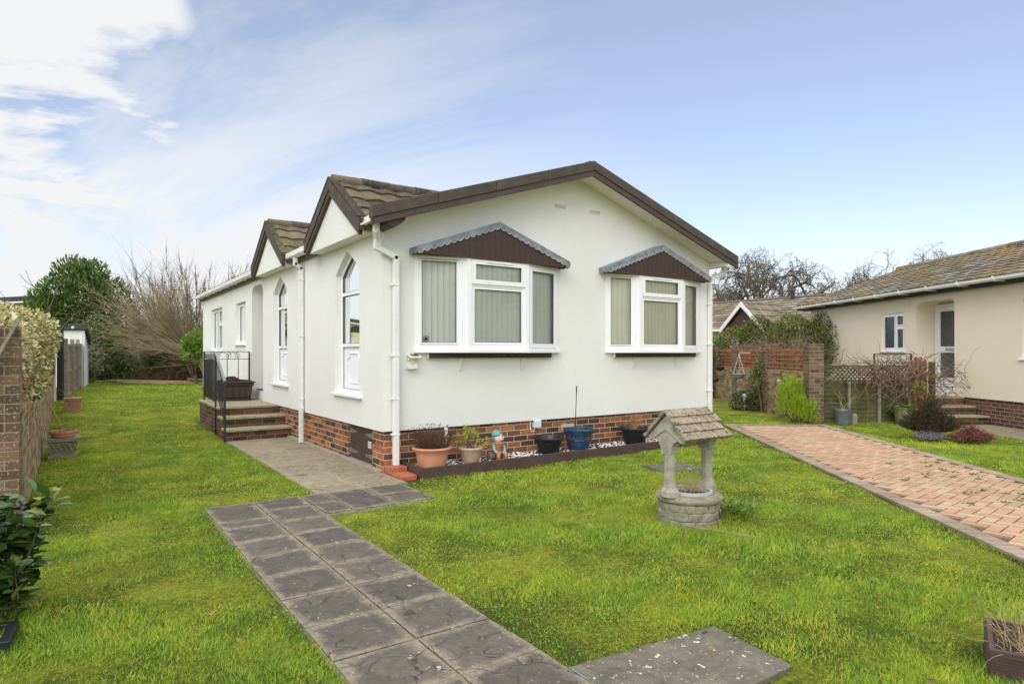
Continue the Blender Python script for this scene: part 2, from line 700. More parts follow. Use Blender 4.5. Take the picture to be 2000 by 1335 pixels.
M['brick_brown'] = brick_mat('brown_brick', [(0.0, (0.10, 0.05, 0.038)), (0.6, (0.15, 0.075, 0.05)), (1.0, (0.22, 0.09, 0.05))], (0.45, 0.40, 0.31))
M['brick_step'] = brick_mat('step_brick', [(0.0, (0.045, 0.028, 0.022)), (0.5, (0.10, 0.052, 0.034)), (1.0, (0.19, 0.085, 0.045))], (0.30, 0.24, 0.15), moss=((0.08, 0.09, 0.03), 0.4))


def slab_mat(name, c0, c1, edge, spots):
    t = NT(name)
    v = t.coord('World')
    tn = t.attr()
    n1 = t.noise(5, 6, 0.65, v, 0.6)
    base = t.ramp(t.math('ADD', t.math('MULTIPLY', tn, 0.22), t.math('MULTIPLY', n1, 0.78)), [(0.25, c0), (0.75, c1)])
    f = t.n('ShaderNodeSeparateXYZ')
    t.L(t.coord('face'), f.inputs[0])
    ex = t.math('MINIMUM', f.outputs[0], t.math('SUBTRACT', 1.0, f.outputs[0]))
    ey = t.math('MINIMUM', f.outputs[1], t.math('SUBTRACT', 1.0, f.outputs[1]))
    e = t.math('ADD', t.math('MINIMUM', ex, ey), t.math('MULTIPLY', t.math('SUBTRACT', t.noise(6, 6, 0.8, v), 0.5), 0.55))
    base = t.mix(t.mr(e, 0.0, 0.13, 0.7, 0.0), base, edge)
    base = t.mix(t.mr(t.noise(34, 6, 0.75, v), 0.35, 0.7, 0, 0.55), base, tuple(x * 0.55 for x in c0))
    sp = t.noise(42, 3, 0.6, v)
    base = t.mix(t.mr(sp, 0.69, 0.71, 0, spots), base, (0.60, 0.58, 0.50))
    base = t.mix(t.mr(t.noise(9, 5, 0.8, v, 0.8), 0.60, 0.75, 0, 0.6), base, edge)
    base = t.mix(t.mr(t.noise(15, 3, 0.6, v), 0.70, 0.72, 0, spots), base, (0.62, 0.60, 0.52))
    # riven lines
    rv = t.vor(2.6, t.coord('World', (1, 1.6, 1)), 'DISTANCE_TO_EDGE')
    nn = t.n('ShaderNodeTexNoise')
    nn.inputs['Scale'].default_value = 3
    nn.inputs['Detail'].default_value = 5
    wv = t.n('ShaderNodeVectorMath', operation='MULTIPLY_ADD')
    t.L(v, nn.inputs['Vector'])
    t.L(nn.outputs['Color'], wv.inputs[0])
    wv.inputs[1].default_value = (0.5, 0.5, 0)
    t.L(v, wv.inputs[2])
    rv = t.vor(4.2, wv.outputs[0], 'DISTANCE_TO_EDGE')
    base = t.mix(t.math('MULTIPLY', t.mr(rv, 0.0, 0.030, 0.9, 0.0), t.mr(t.noise(5, 3, 0.6, v), 0.42, 0.58, 0.0, 1.0)), base, tuple(x * 0.35 for x in c0))
    t.col(base)
    t.rough(0.85, 0.3)
    t.bump(t.mr(rv, 0.0, 0.12, 0, 1), 0.5, 0.008)
    t.bump(t.noise(24, 6, 0.7, v), 0.4, 0.006)
    return t.m


M['slab'] = slab_mat('riven_slab', (0.082, 0.072, 0.060), (0.165, 0.142, 0.113), (0.37, 0.315, 0.225), 0.6)
M['slab_buff'] = slab_mat('buff_slab', (0.23, 0.19, 0.13), (0.42, 0.35, 0.235), (0.42, 0.36, 0.25), 0.4)
M['mortar'] = basic('path_mortar', (0.30, 0.26, 0.19), 0.95, 0.25, 10, 0.5, 90, dark=((0.06, 0.05, 0.03), 0.7))
M['conc'] = basic('old_concrete', (0.34, 0.31, 0.24), 0.9, 0.2, 6, 0.6, 60, dark=((0.14, 0.13, 0.09), 0.6), bdist=0.008)
M['stone_cap'] = basic('step_slab', (0.36, 0.31, 0.20), 0.85, 0.2, 5, 0.5, 60, dark=((0.18, 0.15, 0.09), 0.6), bdist=0.008)
t = NT('manhole_concrete')
v = t.coord('World')
c = t.ramp(t.noise(6, 6, 0.7, v), [(0.3, (0.085, 0.075, 0.055)), (0.7, (0.20, 0.18, 0.135))])
c = t.mix(t.mr(t.noise(17, 4, 0.65, v, 0.5), 0.63, 0.65, 0, 0.9), c, (0.62, 0.61, 0.56))
c = t.mix(t.mr(t.noise(60, 3, 0.6, v), 0.64, 0.68, 0, 0.6), c, (0.45, 0.44, 0.38))
t.col(c)
t.rough(0.9, 0.3)
t.bump(t.noise(50, 5, 0.7, v), 0.6, 0.006)
M['manhole'] = t.m
t = NT('paver_block')
v = t.coord('World')
tn = t.attr()
c = t.ramp(tn, [(0.0, (0.41, 0.26, 0.165)), (0.3, (0.48, 0.29, 0.185)), (0.6, (0.53, 0.335, 0.22)), (0.85, (0.53, 0.385, 0.255)), (1.0, (0.47, 0.345, 0.235))])
c = t.mix(t.mr(t.noise(0.7, 4, 0.6, v), 0.45, 0.7, 0, 0.5), c, (0.34, 0.25, 0.115))
c = t.mix(t.mr(t.noise(60, 4, 0.7, v), 0.4, 0.8, 0, 0.4), c, (0.20, 0.13, 0.10))
t.col(c)
t.rough(0.85, 0.3)
t.bump(t.noise(90, 4, 0.7, v), 0.4, 0.003)
M['paver'] = t.m
t = NT('paver_edge')
v = t.coord('World')
c = t.ramp(t.attr(), [(0.0, (0.26, 0.205, 0.145)), (1.0, (0.40, 0.315, 0.225))])
c = t.mix(t.mr(t.noise(40, 4, 0.7, v), 0.4, 0.8, 0, 0.5), c, (0.14, 0.12, 0.09))
t.col(c)
t.rough(0.9, 0.3)
M['paver_edge'] = t.m
M['paver_sand'] = basic('joint_sand', (0.12, 0.085, 0.055), 0.95, 0.3, 12, dark=((0.07, 0.09, 0.02), 0.5))
# ground under the grass
t = NT('lawn_soil')
v = t.coord('World')
a = t.noise(1.3, 6, 0.65, v)
b_ = t.noise(38, 7, 0.85, v)
c = t.ramp(t.math('ADD', t.math('MULTIPLY', a, 0.4), t.math('MULTIPLY', b_, 0.6)), [(0.32, (0.035, 0.060, 0.014)), (0.47, (0.09, 0.12, 0.022)), (0.56, (0.30, 0.31, 0.035)), (0.62, (0.38, 0.34, 0.045)), (0.68, (0.20, 0.15, 0.07)), (0.8, (0.11, 0.08, 0.05))])
t.col(c)
t.rough(1.0, 0.1)
t.bump(t.noise(90, 6, 0.85, v), 1.0, 0.02)
M['soil'] = t.m
# grass blades
t = NT('grass_blade')
v = t.coord('World')
big = t.noise(0.75, 4, 0.6, v)
mid = t.noise(3.6, 5, 0.65, v)
tn = t.attr()
f = t.math('ADD', t.math('ADD', t.math('ADD', t.math('MULTIPLY', big, 0.24), t.math('MULTIPLY', mid, 0.32)), t.math('MULTIPLY', t.noise(14, 4, 0.75, v), 0.28)), t.math('MULTIPLY', tn, 0.16))
c = t.ramp(f, [(0.30, (0.045, 0.120, 0.014)), (0.39, (0.110, 0.255, 0.026)), (0.47, (0.230, 0.410, 0.036)), (0.55, (0.410, 0.530, 0.040)), (0.62, (0.660, 0.630, 0.060)), (0.69, (0.740, 0.640, 0.220))])
dry = t.mr(tn, 0.93, 0.96, 0, 0.75)
c = t.mix(dry, c, (0.42, 0.34, 0.14))
t.col(c)
t.rough(0.55, 0.3)
tr = t.n('ShaderNodeBsdfTranslucent')
t.L(c, tr.inputs[0])
mx = t.n('ShaderNodeMixShader')
mx.inputs[0].default_value = 0.30
t.L(t.b.outputs[0], mx.inputs[1])
t.L(tr.outputs[0], mx.inputs[2])
t.L(mx.outputs[0], t.out.inputs[0])
M['grass'] = t.m
# window glass
t = NT('window_glass')
t.t.nodes.remove(t.b)
gl_ = t.n('ShaderNodeBsdfGlossy')
gl_.inputs['Roughness'].default_value = 0.02
gl_.inputs['Color'].default_value = (0.9, 0.95, 0.95, 1)
tp = t.n('ShaderNodeBsdfTransparent')
tp.inputs[0].default_value = (0.91, 0.935, 0.915, 1)
fr = t.n('ShaderNodeFresnel')
fr.inputs[0].default_value = 1.38
mx = t.n('ShaderNodeMixShader')
t.L(fr.outputs[0], mx.inputs[0])
t.L(tp.outputs[0], mx.inputs[1])
t.L(gl_.outputs[0], mx.inputs[2])
t.L(mx.outputs[0], t.out.inputs[0])
M['glass'] = t.m
M['obscure'] = basic('obscured_glass', (0.045, 0.06, 0.06), 0.25, 0.3, 12, 0.3, 60, spec=0.7)
M['blind'] = basic('blind_fabric', (0.82, 0.81, 0.77), 0.9, 0.05, 3)
M['blind_cream'] = basic('cream_blind_fabric', (0.80, 0.77, 0.62), 0.9, 0.05, 3)
M['dark'] = basic('dark_interior', (0.035, 0.037, 0.035), 0.9, 0.3, 2)
M['gasket'] = basic('black_gasket', (0.03, 0.03, 0.03), 0.5)
M['iron'] = basic('black_iron', (0.022, 0.022, 0.024), 0.4, 0.2, 9, 0.2, 80, spec=0.5)
M['iron_worn'] = basic('worn_iron', (0.16, 0.17, 0.18), 0.35, 0.3, 9, spec=0.6)
M['terracotta'] = basic('terracotta', (0.60, 0.27, 0.155), 0.75, 0.12, 7, 0.2, 60, dark=((0.48, 0.30, 0.22), 0.4))
M['terracotta_pale'] = basic('pale_terracotta', (0.56, 0.38, 0.28), 0.8, 0.12, 7, 0.2, 60)
M['brick_red'] = basic('red_clay', (0.42, 0.13, 0.07), 0.85, 0.25, 12, 0.4, 70)
M['black_plastic'] = basic('black_plastic', (0.016, 0.017, 0.021), 0.38, 0.2, 6, spec=0.5)
M['brown_plastic'] = basic('brown_plastic', (0.05, 0.032, 0.030), 0.4, 0.2, 6, spec=0.5)
M['blue_glaze'] = basic('blue_glaze', (0.022, 0.060, 0.115), 0.25, 0.35, 14, spec=0.6)
M['copper_glaze'] = basic('brown_glaze', (0.14, 0.065, 0.05), 0.4, 0.3, 14)
M['earth'] = basic('potting_soil', (0.05, 0.035, 0.025), 0.95, 0.4, 40, 0.9, 90, bdist=0.01)
M['timber_dark'] = basic('painted_timber', (0.080, 0.047, 0.040), 0.65, 0.2, 8, 0.3, 60, dark=((0.13, 0.09, 0.075), 0.4))
M['white_stone'] = basic('white_pebble', (0.80, 0.77, 0.72), 0.7, 0.1, 9)
M['socket'] = basic('grey_white_plastic', (0.66, 0.69, 0.72), 0.4, 0.05)
M['cream_plastic'] = basic('cream_plastic', (0.74, 0.72, 0.58), 0.5, 0.08)
t = NT('weathered_stone')
v = t.coord('World')
c = t.ramp(t.noise(8, 6, 0.7, v), [(0.25, (0.17, 0.155, 0.11)), (0.5, (0.30, 0.275, 0.20)), (0.75, (0.42, 0.39, 0.30))])
c = t.mix(t.mr(t.noise(30, 6, 0.75, v), 0.50, 0.66, 0, 0.65), c, (0.10, 0.09, 0.055))
c = t.mix(t.mr(t.noise(48, 3, 0.6, v), 0.66, 0.70, 0, 0.6), c, (0.62, 0.60, 0.52))
t.col(c)
t.rough(0.95, 0.2)
t.bump(t.noise(45, 6, 0.75, v), 0.9, 0.010)
M['stone'] = t.m
M['stone_smooth'] = basic('cast_stone_post', (0.36, 0.34, 0.27), 0.9, 0.28, 9, 0.8, 60, dark=((0.17, 0.165, 0.11), 0.75), bdist=0.008)
t = NT('cast_stone_roof')
v = t.coord('World')
c = t.ramp(t.noise(9, 6, 0.7, v), [(0.25, (0.24, 0.19, 0.13)), (0.6, (0.38, 0.31, 0.225)), (0.8, (0.50, 0.44, 0.34))])
c = t.mix(t.mr(t.noise(24, 5, 0.85, v, 0.6), 0.53, 0.56, 0, 0.85), c, (0.075, 0.065, 0.05))
t.col(c)
t.rough(0.95, 0.2)
t.bump(t.noise(45, 6, 0.75, v), 0.8, 0.008)
M['stone_roof'] = t.m
M['cement_grey'] = basic('grey_plastic_bowl', (0.48, 0.50, 0.50), 0.6, 0.1, 9)
M['trellis'] = basic('red_stained_wood', (0.33, 0.075, 0.030), 0.7, 0.3, 14, 0.4, 60, dark=((0.15, 0.05, 0.03), 0.5))
M['trellis_old'] = basic('faded_red_wood', (0.36, 0.135, 0.065), 0.75, 0.3, 14, 0.4, 60)
M['wood_grey'] = basic('weathered_wood', (0.27, 0.24, 0.19), 0.85, 0.3, 10, 0.5, 60, dark=((0.10, 0.085, 0.06), 0.5))
M['wood_plank'] = basic('old_plank_wood', (0.30, 0.22, 0.13), 0.85, 0.3, 6, 0.4, 40, dark=((0.16, 0.11, 0.06), 0.5))
M['wood_green'] = basic('green_algae_wood', (0.085, 0.085, 0.035), 0.85, 0.4, 3, 0.4, 60, dark=((0.16, 0.17, 0.03), 0.7))
M['wood_red'] = basic('red_picket_wood', (0.26, 0.10, 0.045), 0.8, 0.3, 9, 0.3, 60)
M['shed_white'] = basic('white_shed_panel', (0.72, 0.73, 0.70), 0.8, 0.07, 2, dark=((0.40, 0.42, 0.30), 0.2))
M['felt'] = basic('roof_felt', (0.05, 0.05, 0.055), 0.8, 0.2, 6, 0.4, 90)
M['yellow_wall'] = basic('yellow_render', (0.62, 0.53, 0.24), 0.9, 0.05)
M['black_paint'] = basic('black_paint', (0.012, 0.012, 0.016), 0.45, 0.1)
M['bark'] = basic('oak_bark', (0.115, 0.095, 0.072), 0.95, 0.3, 5, dark=((0.12, 0.13, 0.07), 0.4))
M['twig'] = basic('brown_twig', (0.16, 0.115, 0.075), 0.9, 0.35, 6)
M['willow'] = basic('willow_twig', (0.28, 0.22, 0.13), 0.9, 0.35, 2.0)
M['willow_far'] = basic('bare_bush_twig', (0.13, 0.10, 0.085), 0.9, 0.35, 2.0)
M['vine'] = basic('vine_stem', (0.22, 0.15, 0.10), 0.9, 0.35, 4)
M['dry_stem'] = basic('dry_stem', (0.42, 0.32, 0.17), 0.9, 0.3, 9)
M['deadhead'] = basic('dead_flower_brown', (0.12, 0.07, 0.035), 0.95, 0.4, 20)
M['galv'] = basic('galvanised_steel', (0.20, 0.23, 0.27), 0.45, 0.25, 9, spec=0.5, metal=0.4)
M['grey_plastic'] = basic('grey_hanging_bowl', (0.28, 0.31, 0.36), 0.4, 0.1)
M['green_plastic'] = basic('green_hanging_bowl', (0.01, 0.055, 0.045), 0.35, 0.1)
M['turq'] = basic('turquoise_paint', (0.14, 0.34, 0.33), 0.5, 0.15, 30)
M['gblue'] = basic('pale_blue_paint', (0.22, 0.42, 0.50), 0.5, 0.15, 30)
M['gorange'] = basic('orange_paint', (0.46, 0.19, 0.085), 0.55, 0.2, 40)
M['gface'] = basic('pale_paint', (0.70, 0.62, 0.55), 0.6, 0.08, 30)
M['gred'] = basic('plum_paint', (0.30, 0.04, 0.07), 0.5, 0.1)
M['log'] = basic('painted_log', (0.20, 0.14, 0.13), 0.8, 0.25, 30)
M['white_paint'] = basic('white_paint', (0.8, 0.8, 0.78), 0.5, 0.04)
M['lens'] = basic('solar_cell', (0.03, 0.03, 0.035), 0.2, 0.1, spec=0.7)
M['steel'] = basic('brushed_steel', (0.45, 0.45, 0.46), 0.35, 0.1, metal=0.7)

M['laurel'] = leaf_mat('laurel_leaf', [(0.2, (0.025, 0.065, 0.012)), (0.5, (0.075, 0.15, 0.025)), (0.70, (0.17, 0.26, 0.04)), (0.95, (0.32, 0.38, 0.07))], 0.35)
M['laurel_bright'] = leaf_mat('bright_laurel_leaf', [(0.2, (0.07, 0.15, 0.016)), (0.5, (0.17, 0.30, 0.03)), (0.85, (0.36, 0.45, 0.06))], 0.4)
M['cane'] = basic('old_cane', (0.22, 0.20, 0.11), 0.8, 0.3, 9)
M['euonymus'] = leaf_mat('variegated_leaf', [(0.15, (0.08, 0.11, 0.03)), (0.36, (0.22, 0.24, 0.06)), (0.5, (0.58, 0.50, 0.22)), (0.8, (0.82, 0.74, 0.46))], 0.45, 0.15)
M['camellia'] = leaf_mat('camellia_leaf', [(0.2, (0.020, 0.055, 0.012)), (0.5, (0.045, 0.105, 0.020)), (0.70, (0.09, 0.17, 0.03)), (0.80, (0.22, 0.24, 0.05))], 0.22, 0.12, 0.6)
M['hedge'] = leaf_mat('hedge_leaf', [(0.2, (0.03, 0.055, 0.012)), (0.45, (0.085, 0.125, 0.025)), (0.65, (0.19, 0.21, 0.04)), (0.85, (0.36, 0.30, 0.06))], 0.5)
M['shade_leaf'] = leaf_mat('shrub_leaf', [(0.2, (0.020, 0.050, 0.015)), (0.6, (0.055, 0.11, 0.03)), (0.9, (0.11, 0.17, 0.05))], 0.45)
M['conifer'] = leaf_mat('lime_conifer', [(0.2, (0.12, 0.22, 0.012)), (0.5, (0.30, 0.44, 0.02)), (0.85, (0.52, 0.62, 0.03))], 0.6, 0.2)
M['yellowgreen'] = leaf_mat('yellow_green_leaf', [(0.2, (0.16, 0.20, 0.03)), (0.5, (0.36, 0.38, 0.05)), (0.85, (0.58, 0.52, 0.08))], 0.5)
M['heather'] = leaf_mat('heather_leaf', [(0.2, (0.022, 0.022, 0.010)), (0.5, (0.055, 0.040, 0.020)), (0.7, (0.075, 0.075, 0.028)), (0.9, (0.14, 0.07, 0.045))], 0.8)
M['heather_pink'] = leaf_mat('pink_heather', [(0.2, (0.09, 0.035, 0.03)), (0.5, (0.24, 0.09, 0.07)), (0.85, (0.42, 0.19, 0.15))], 0.8)
M['heather_lilac'] = leaf_mat('lilac_heather', [(0.2, (0.12, 0.09, 0.10)), (0.6, (0.40, 0.34, 0.42)), (0.9, (0.55, 0.48, 0.55))], 0.8)
M['fern'] = leaf_mat('fern_leaf', [(0.2, (0.08, 0.16, 0.02)), (0.6, (0.17, 0.28, 0.03)), (0.9, (0.28, 0.38, 0.06))], 0.5)
M['ivy'] = leaf_mat('ivy_leaf', [(0.2, (0.03, 0.06, 0.015)), (0.5, (0.09, 0.14, 0.03)), (0.8, (0.28, 0.28, 0.12)), (0.95, (0.45, 0.42, 0.25))], 0.5)
M['weed'] = leaf_mat('weed_leaf', [(0.2, (0.07, 0.14, 0.02)), (0.8, (0.22, 0.32, 0.04))], 0.6)
M['deadleaf'] = leaf_mat('dead_leaf', [(0.2, (0.25, 0.12, 0.05)), (0.9, (0.45, 0.28, 0.14))], 0.8)

# ------------------------------------------------------------------ foliage helpers
def unit(a):
    return a / (np.linalg.norm(a, axis=1, keepdims=True) + 1e-9)


def leaf_geo(C, D, size, wr=0.45, fold=0.25, R=rng, up=None):
    n = len(C)
    D = unit(np.asarray(D, float))
    rnd = R.normal(0, 1, (n, 3))
    if up is not None:
        rnd = rnd * 0.5 + np.array(up)
    S = unit(np.cross(D, rnd))
    N = np.cross(S, D)
    L = np.asarray(size).reshape(-1, 1) * np.ones((n, 1))
    W = L * wr * 0.5
    droop = -0.18 * L * N
    b = C
    l1 = C + D * L * 0.30 + S * W * 0.85 + N * W * fold
    l2 = C + D * L * 0.68 + S * W * 0.80 + N * W * fold + droop * 0.5
    tp = C + D * L + droop
    r2 = C + D * L * 0.68 - S * W * 0.80 + N * W * fold + droop * 0.5
    r1 = C + D * L * 0.30 - S * W * 0.85 + N * W * fold
    V = np.stack([b, l1, l2, tp, r2, r1], 1).reshape(-1, 3)
    o = np.arange(n)[:, None] * 6
    F = np.concatenate([o + np.array([0, 1, 2, 3]), o + np.array([0, 3, 4, 5])], 1).reshape(-1, 4)
    return V, F


def leaves(name, C, D, size, mat, parent=None, wr=0.45, fold=0.25, loc=None, up=None):
    V, F = leaf_geo(C, D, size, wr, fold, rng, up)
    return raw_mesh(name, V, F, mat, parent, loc)


def blob_points(n, c, r_, shell=0.45, R=rng, bumps=7, amp=0.25, flat=None):
    """points spread through a lumpy ellipsoid, mostly near its skin, with outward directions"""
    d = unit(R.normal(0, 1, (n, 3)))
    bd = unit(R.normal(0, 1, (bumps, 3)))
    k = np.max(d @ bd.T, axis=1)
    lump = 1 - amp + amp * 1.4 * np.clip((k - 0.55) / 0.45, 0, 1)
    rad = lump * (shell + (1 - shell) * R.random(n) ** 0.5)
    P = d * rad[:, None] * np.array(r_) + np.array(c)
    if flat is not None:
        P[:, 2] = np.maximum(P[:, 2], flat)
    return P, unit(d * np.array(r_))


def grow(mb, tips, p, d, L, r_, depth, R, wig=0.22, up=0.06, ang=0.6, kids=(2, 3), shrink=0.74, seg=4, sides=5, rmin=0.004):
    p = Vector(p)
    d = Vector(d).normalized()
    pts, rad = [p.copy()], [r_]
    r1 = max(r_ * 0.62, rmin)
    for i in range(seg):
        d = (d + Vector(R.normal(0, wig, 3)) + Vector((0, 0, up))).normalized()
        p = p + d * (L / seg)
        pts.append(p.copy())
        rad.append(r_ + (r1 - r_) * (i + 1) / seg)
        if depth > 0 and i >= 1 and i < seg - 1 and R.random() < 0.45:
            q = (d + Vector(R.normal(0, ang * 0.9, 3))).normalized()
            grow(mb, tips, p, q, L * shrink * 0.8, rad[-1] * 0.6, depth - 1, R, wig, up, ang, kids, shrink, seg, max(3, sides - 1), rmin)
    mb.tube(pts, rad, sides if depth > 1 else 3, cap=False)
    if depth == 0:
        tips.append((p, d))
        return
    for k in range(int(R.integers(kids[0], kids[1] + 1))):
        q = (d + Vector(R.normal(0, ang, 3))).normalized()
        grow(mb, tips, p, q, L * shrink * R.uniform(0.8, 1.15), r1 * R.uniform(0.7, 0.95), depth - 1, R, wig, up, ang, kids, shrink, seg, max(3, sides - 1), rmin)


def wand(mb, p, d, L, r_, R, wig=0.06, up=0.0, seg=5, sides=3):
    p = Vector(p)
    d = Vector(d).normalized()
    pts, rad = [p.copy()], [r_]
    for i in range(seg):
        d = (d + Vector(R.normal(0, wig, 3)) + Vector((0, 0, up))).normalized()
        p = p + d * (L / seg)
        pts.append(p.copy())
        rad.append(r_ * (1 - 0.8 * (i + 1) / seg))
    mb.tube(pts, rad, sides, cap=False)
    return pts


# ------------------------------------------------------------------ the setting
def axis(a, b, fine, far):
    x = list(np.arange(a, b + 1e-6, fine))
    step, lo, hi = fine, a, b
    while lo > -far or hi < far:
        step *= 1.6
        lo -= step
        hi += step
        x = [lo] + x + [hi]
    return np.array(x)


gx, gy = axis(-3, 18, 0.3, 900), axis(-2, 26, 0.3, 900)
GX, GY = np.meshgrid(gx, gy, indexing='xy')
bumpy = 0.010 * np.sin(GX * 1.7 + 0.6 * GY) + 0.008 * np.sin(GY * 2.3 - GX)
inside = (GX > -3) & (GX < 18) & (GY > -2) & (GY < 26)
GZ = gh(GX, np.minimum(GY, 30)) - 0.012 + np.where(inside, bumpy, 0) * 0.6 - 0.006
Vg = np.stack([GX, GY, GZ], -1).reshape(-1, 3)
nx_, ny_ = len(gx), len(gy)
idx = np.arange(nx_ * ny_).reshape(ny_, nx_)
Fg = np.stack([idx[:-1, :-1], idx[:-1, 1:], idx[1:, 1:], idx[1:, :-1]], -1).reshape(-1, 4)
o = raw_mesh('ground', Vg, Fg, M['soil'], smooth=True)
o['kind'] = 'structure'

# slab path
mb = MB()
mb.box(0.985, 1.855, 0.5, 6.44, -0.08, 0.003)
mb.box(1.859, 2.97, 5.58, 6.44, -0.08, 0.003)
mb.box(2.03, 3.06, 6.444, 11.12, -0.08, 0.002)
mb.build('path_bed', M['mortar'])['kind'] = 'structure'
mb = MB()


def slab(mb, x0, x1, y0, y1, z=0.014):
    mb.tone = random.random()
    tl = random.uniform(-0.0025, 0.0025)
    j = lambda: random.uniform(-0.003, 0.003)
    vs = [(x0 + j(), y0 + j(), -0.05), (x1 + j(), y0 + j(), -0.05), (x1 + j(), y1 + j(), -0.05), (x0 + j(), y1 + j(), -0.05)]
    vs += [(a, b, z + tl * (1 if i % 2 else -1)) for i, (a, b, _) in enumerate(vs)]
    mb.add(vs, [(3, 2, 1, 0), (4, 5, 6, 7), (0, 1, 5, 4), (1, 2, 6, 5), (2, 3, 7, 6), (3, 0, 4, 7)])


v_ = 6.43
rows = []
while v_ > 0.6:
    rows.append((v_ - 0.437, v_))
    v_ -= 0.437
    rows.append((v_ - 0.437, v_ - 0.004))
    v_ -= 0.450
for k, (a, b) in enumerate(rows):
    if k == 0:
        slab(mb, 0.99, 1.41, b - 0.68, b)
        slab(mb, 1.425, 1.85, b - 0.43, b)
        continue
    if k == 1:
        slab(mb, 0.99, 1.41, a, b - 0.255)
    else:
        slab(mb, 0.99, 1.412, a, b)
    slab(mb, 1.424, 1.852, a, b)
slab(mb, 1.866, 2.10, 5.60, 6.02)
slab(mb, 1.866, 2.10, 6.034, 6.43)
slab(mb, 2.114, 2.53, 5.59, 6.43)
slab(mb, 2.544, 2.965, 5.60, 6.02)
slab(mb, 2.544, 2.965, 6.034, 6.43)
mb.build('path', M['slab'], bevel=0.004)['kind'] = 'structure'
mb = MB()
v_ = 6.455
while v_ < 11.05:
    h_ = min(0.30, 11.1 - v_)
    slab(mb, 2.04, 2.53, v_, v_ + h_ - 0.008, 0.012)
    slab(mb, 2.538, 3.045, v_, v_ + h_ - 0.008, 0.012)
    v_ += 0.303
mb.build('side_path', M['slab_buff'], bevel=0.004)['kind'] = 'structure'

# block paved drive, herringbone with a grey brick edge
dl0, dl1 = np.array([10.69, 8.0]), np.array([5.38, 1.56])
dd = (dl1 - dl0) / np.linalg.norm(dl1 - dl0)
dn = np.array([-dd[1], dd[0]])
dr0 = np.array([12.47, 6.99])
W_ = float(np.dot(dr0 - dl0, dn))
if W_ < 0:
    dn = -dn
    W_ = -W_
DRW = W_
DRL = 13.0


def in_drive(x, y, m=0.0):
    px, py = x - dl0[0], y - dl0[1]
    a = px * dd[0] + py * dd[1]
    b = px * dn[0] + py * dn[1]
    return (a > -0.0 - m) & (a < DRL + m) & (b > -m) & (b < DRW + m)


def dpt(a, b, z):
    q = dl0 + dd * a + dn * b
    return (float(q[0]), float(q[1]), z)


mb = MB()
vs = [dpt(a, b, z) for z in (-0.08, 0.006) for a, b in ((0, 0), (DRL, 0), (DRL, DRW), (0, DRW))]
mb.add(vs, [(3, 2, 1, 0), (4, 5, 6, 7), (0, 1, 5, 4), (1, 2, 6, 5), (2, 3, 7, 6), (3, 0, 4, 7)])
mb.build('drive_bed', M['paver_sand'])['kind'] = 'structure'


def block(mb, ca, cb, la, lb, ang, z):
    co, si = math.cos(ang), math.sin(ang)
    vs = []
    z += random.uniform(-0.0015, 0.0015)
    for zz in (0.0, z):
        for i, j in ((-1, -1), (1, -1), (1, 1), (-1, 1)):
            x, y = i * la / 2, j * lb / 2
            vs.append(dpt(ca + x * co - y * si, cb + x * si + y * co, zz))
    mb.tone = random.random()
    mb.add(vs, [(4, 5, 6, 7), (0, 1, 5, 4), (1, 2, 6, 5), (2, 3, 7, 6), (3, 0, 4, 7)])


mb = MB()
A_, B_ = 0.104, 0.21
th = math.radians(45)
EW = 0.16
for i in range(-70, 160):
    for j in range(-60, 60):
        ox, oy = i + 2 * j, i - 2 * j
        for cx0, cy0, hor in ((ox + 1, oy + 0.5, True), (ox + 0.5, oy + 2, False)):
            x, y = cx0 * A_, cy0 * A_
            a = x * math.cos(th) - y * math.sin(th)
            b = x * math.sin(th) + y * math.cos(th)
            if EW + 0.03 < a < DRL and EW + 0.035 < b < DRW - EW - 0.035:
                block(mb, a, b, B_ - 0.015, A_ - 0.013, th + (0 if hor else math.pi / 2), 0.024)
mb.build('drive', M['paver'], bevel=0.0)['kind'] = 'structure'
mb = MB()
a = 0.0
while a < DRL:
    for b0 in (0.0, DRW - EW):
        block(mb, a + 0.051, b0 + EW / 2, 0.095, EW - 0.008, 0, 0.028)
    a += 0.104
b = EW
while b < DRW - EW - 0.05:
    block(mb, EW / 2, b + 0.051, EW - 0.008, 0.095, 0, 0.028)
    b += 0.104
mb.build('drive_edge', M['paver_edge'])['kind'] = 'structure'

# ------------------------------------------------------------------ house helpers
def wall_holes(mb, outer, holes, fn, depths):
    loops = [outer] + holes
    flat = [p for l in loops for p in l]
    tri = tessellate_polygon([[Vector((a, b, 0)) for a, b in l] for l in loops])
    mb.add([fn(a, b, 0) for a, b in flat], [tuple(t_) for t_ in tri])
    for h, dep in zip(holes, depths):
        n = len(h)
        vs = [fn(a, b, 0) for a, b in h] + [fn(a, b, dep) for a, b in h]
        mb.add(vs, [(i, (i + 1) % n, (i + 1) % n + n, i + n) for i in range(n)])


def inset(loop, w):
    """offset a closed loop inwards by w"""
    n = len(loop)
    area = sum(loop[i][0] * loop[(i + 1) % n][1] - loop[(i + 1) % n][0] * loop[i][1] for i in range(n))
    sg = 1 if area > 0 else -1
    out = []
    for i in range(n):
        p0, p1, p2 = Vector(loop[i - 1]), Vector(loop[i]), Vector(loop[(i + 1) % n])
        e1, e2 = (p1 - p0).normalized(), (p2 - p1).normalized()
        n1, n2 = Vector((-e1.y, e1.x)) * sg, Vector((-e2.y, e2.x)) * sg
        b = (n1 + n2)
        b = b / max(b.length_squared / 2, 0.3)
        out.append((p1.x + b.x * w, p1.y + b.y * w))
    return out


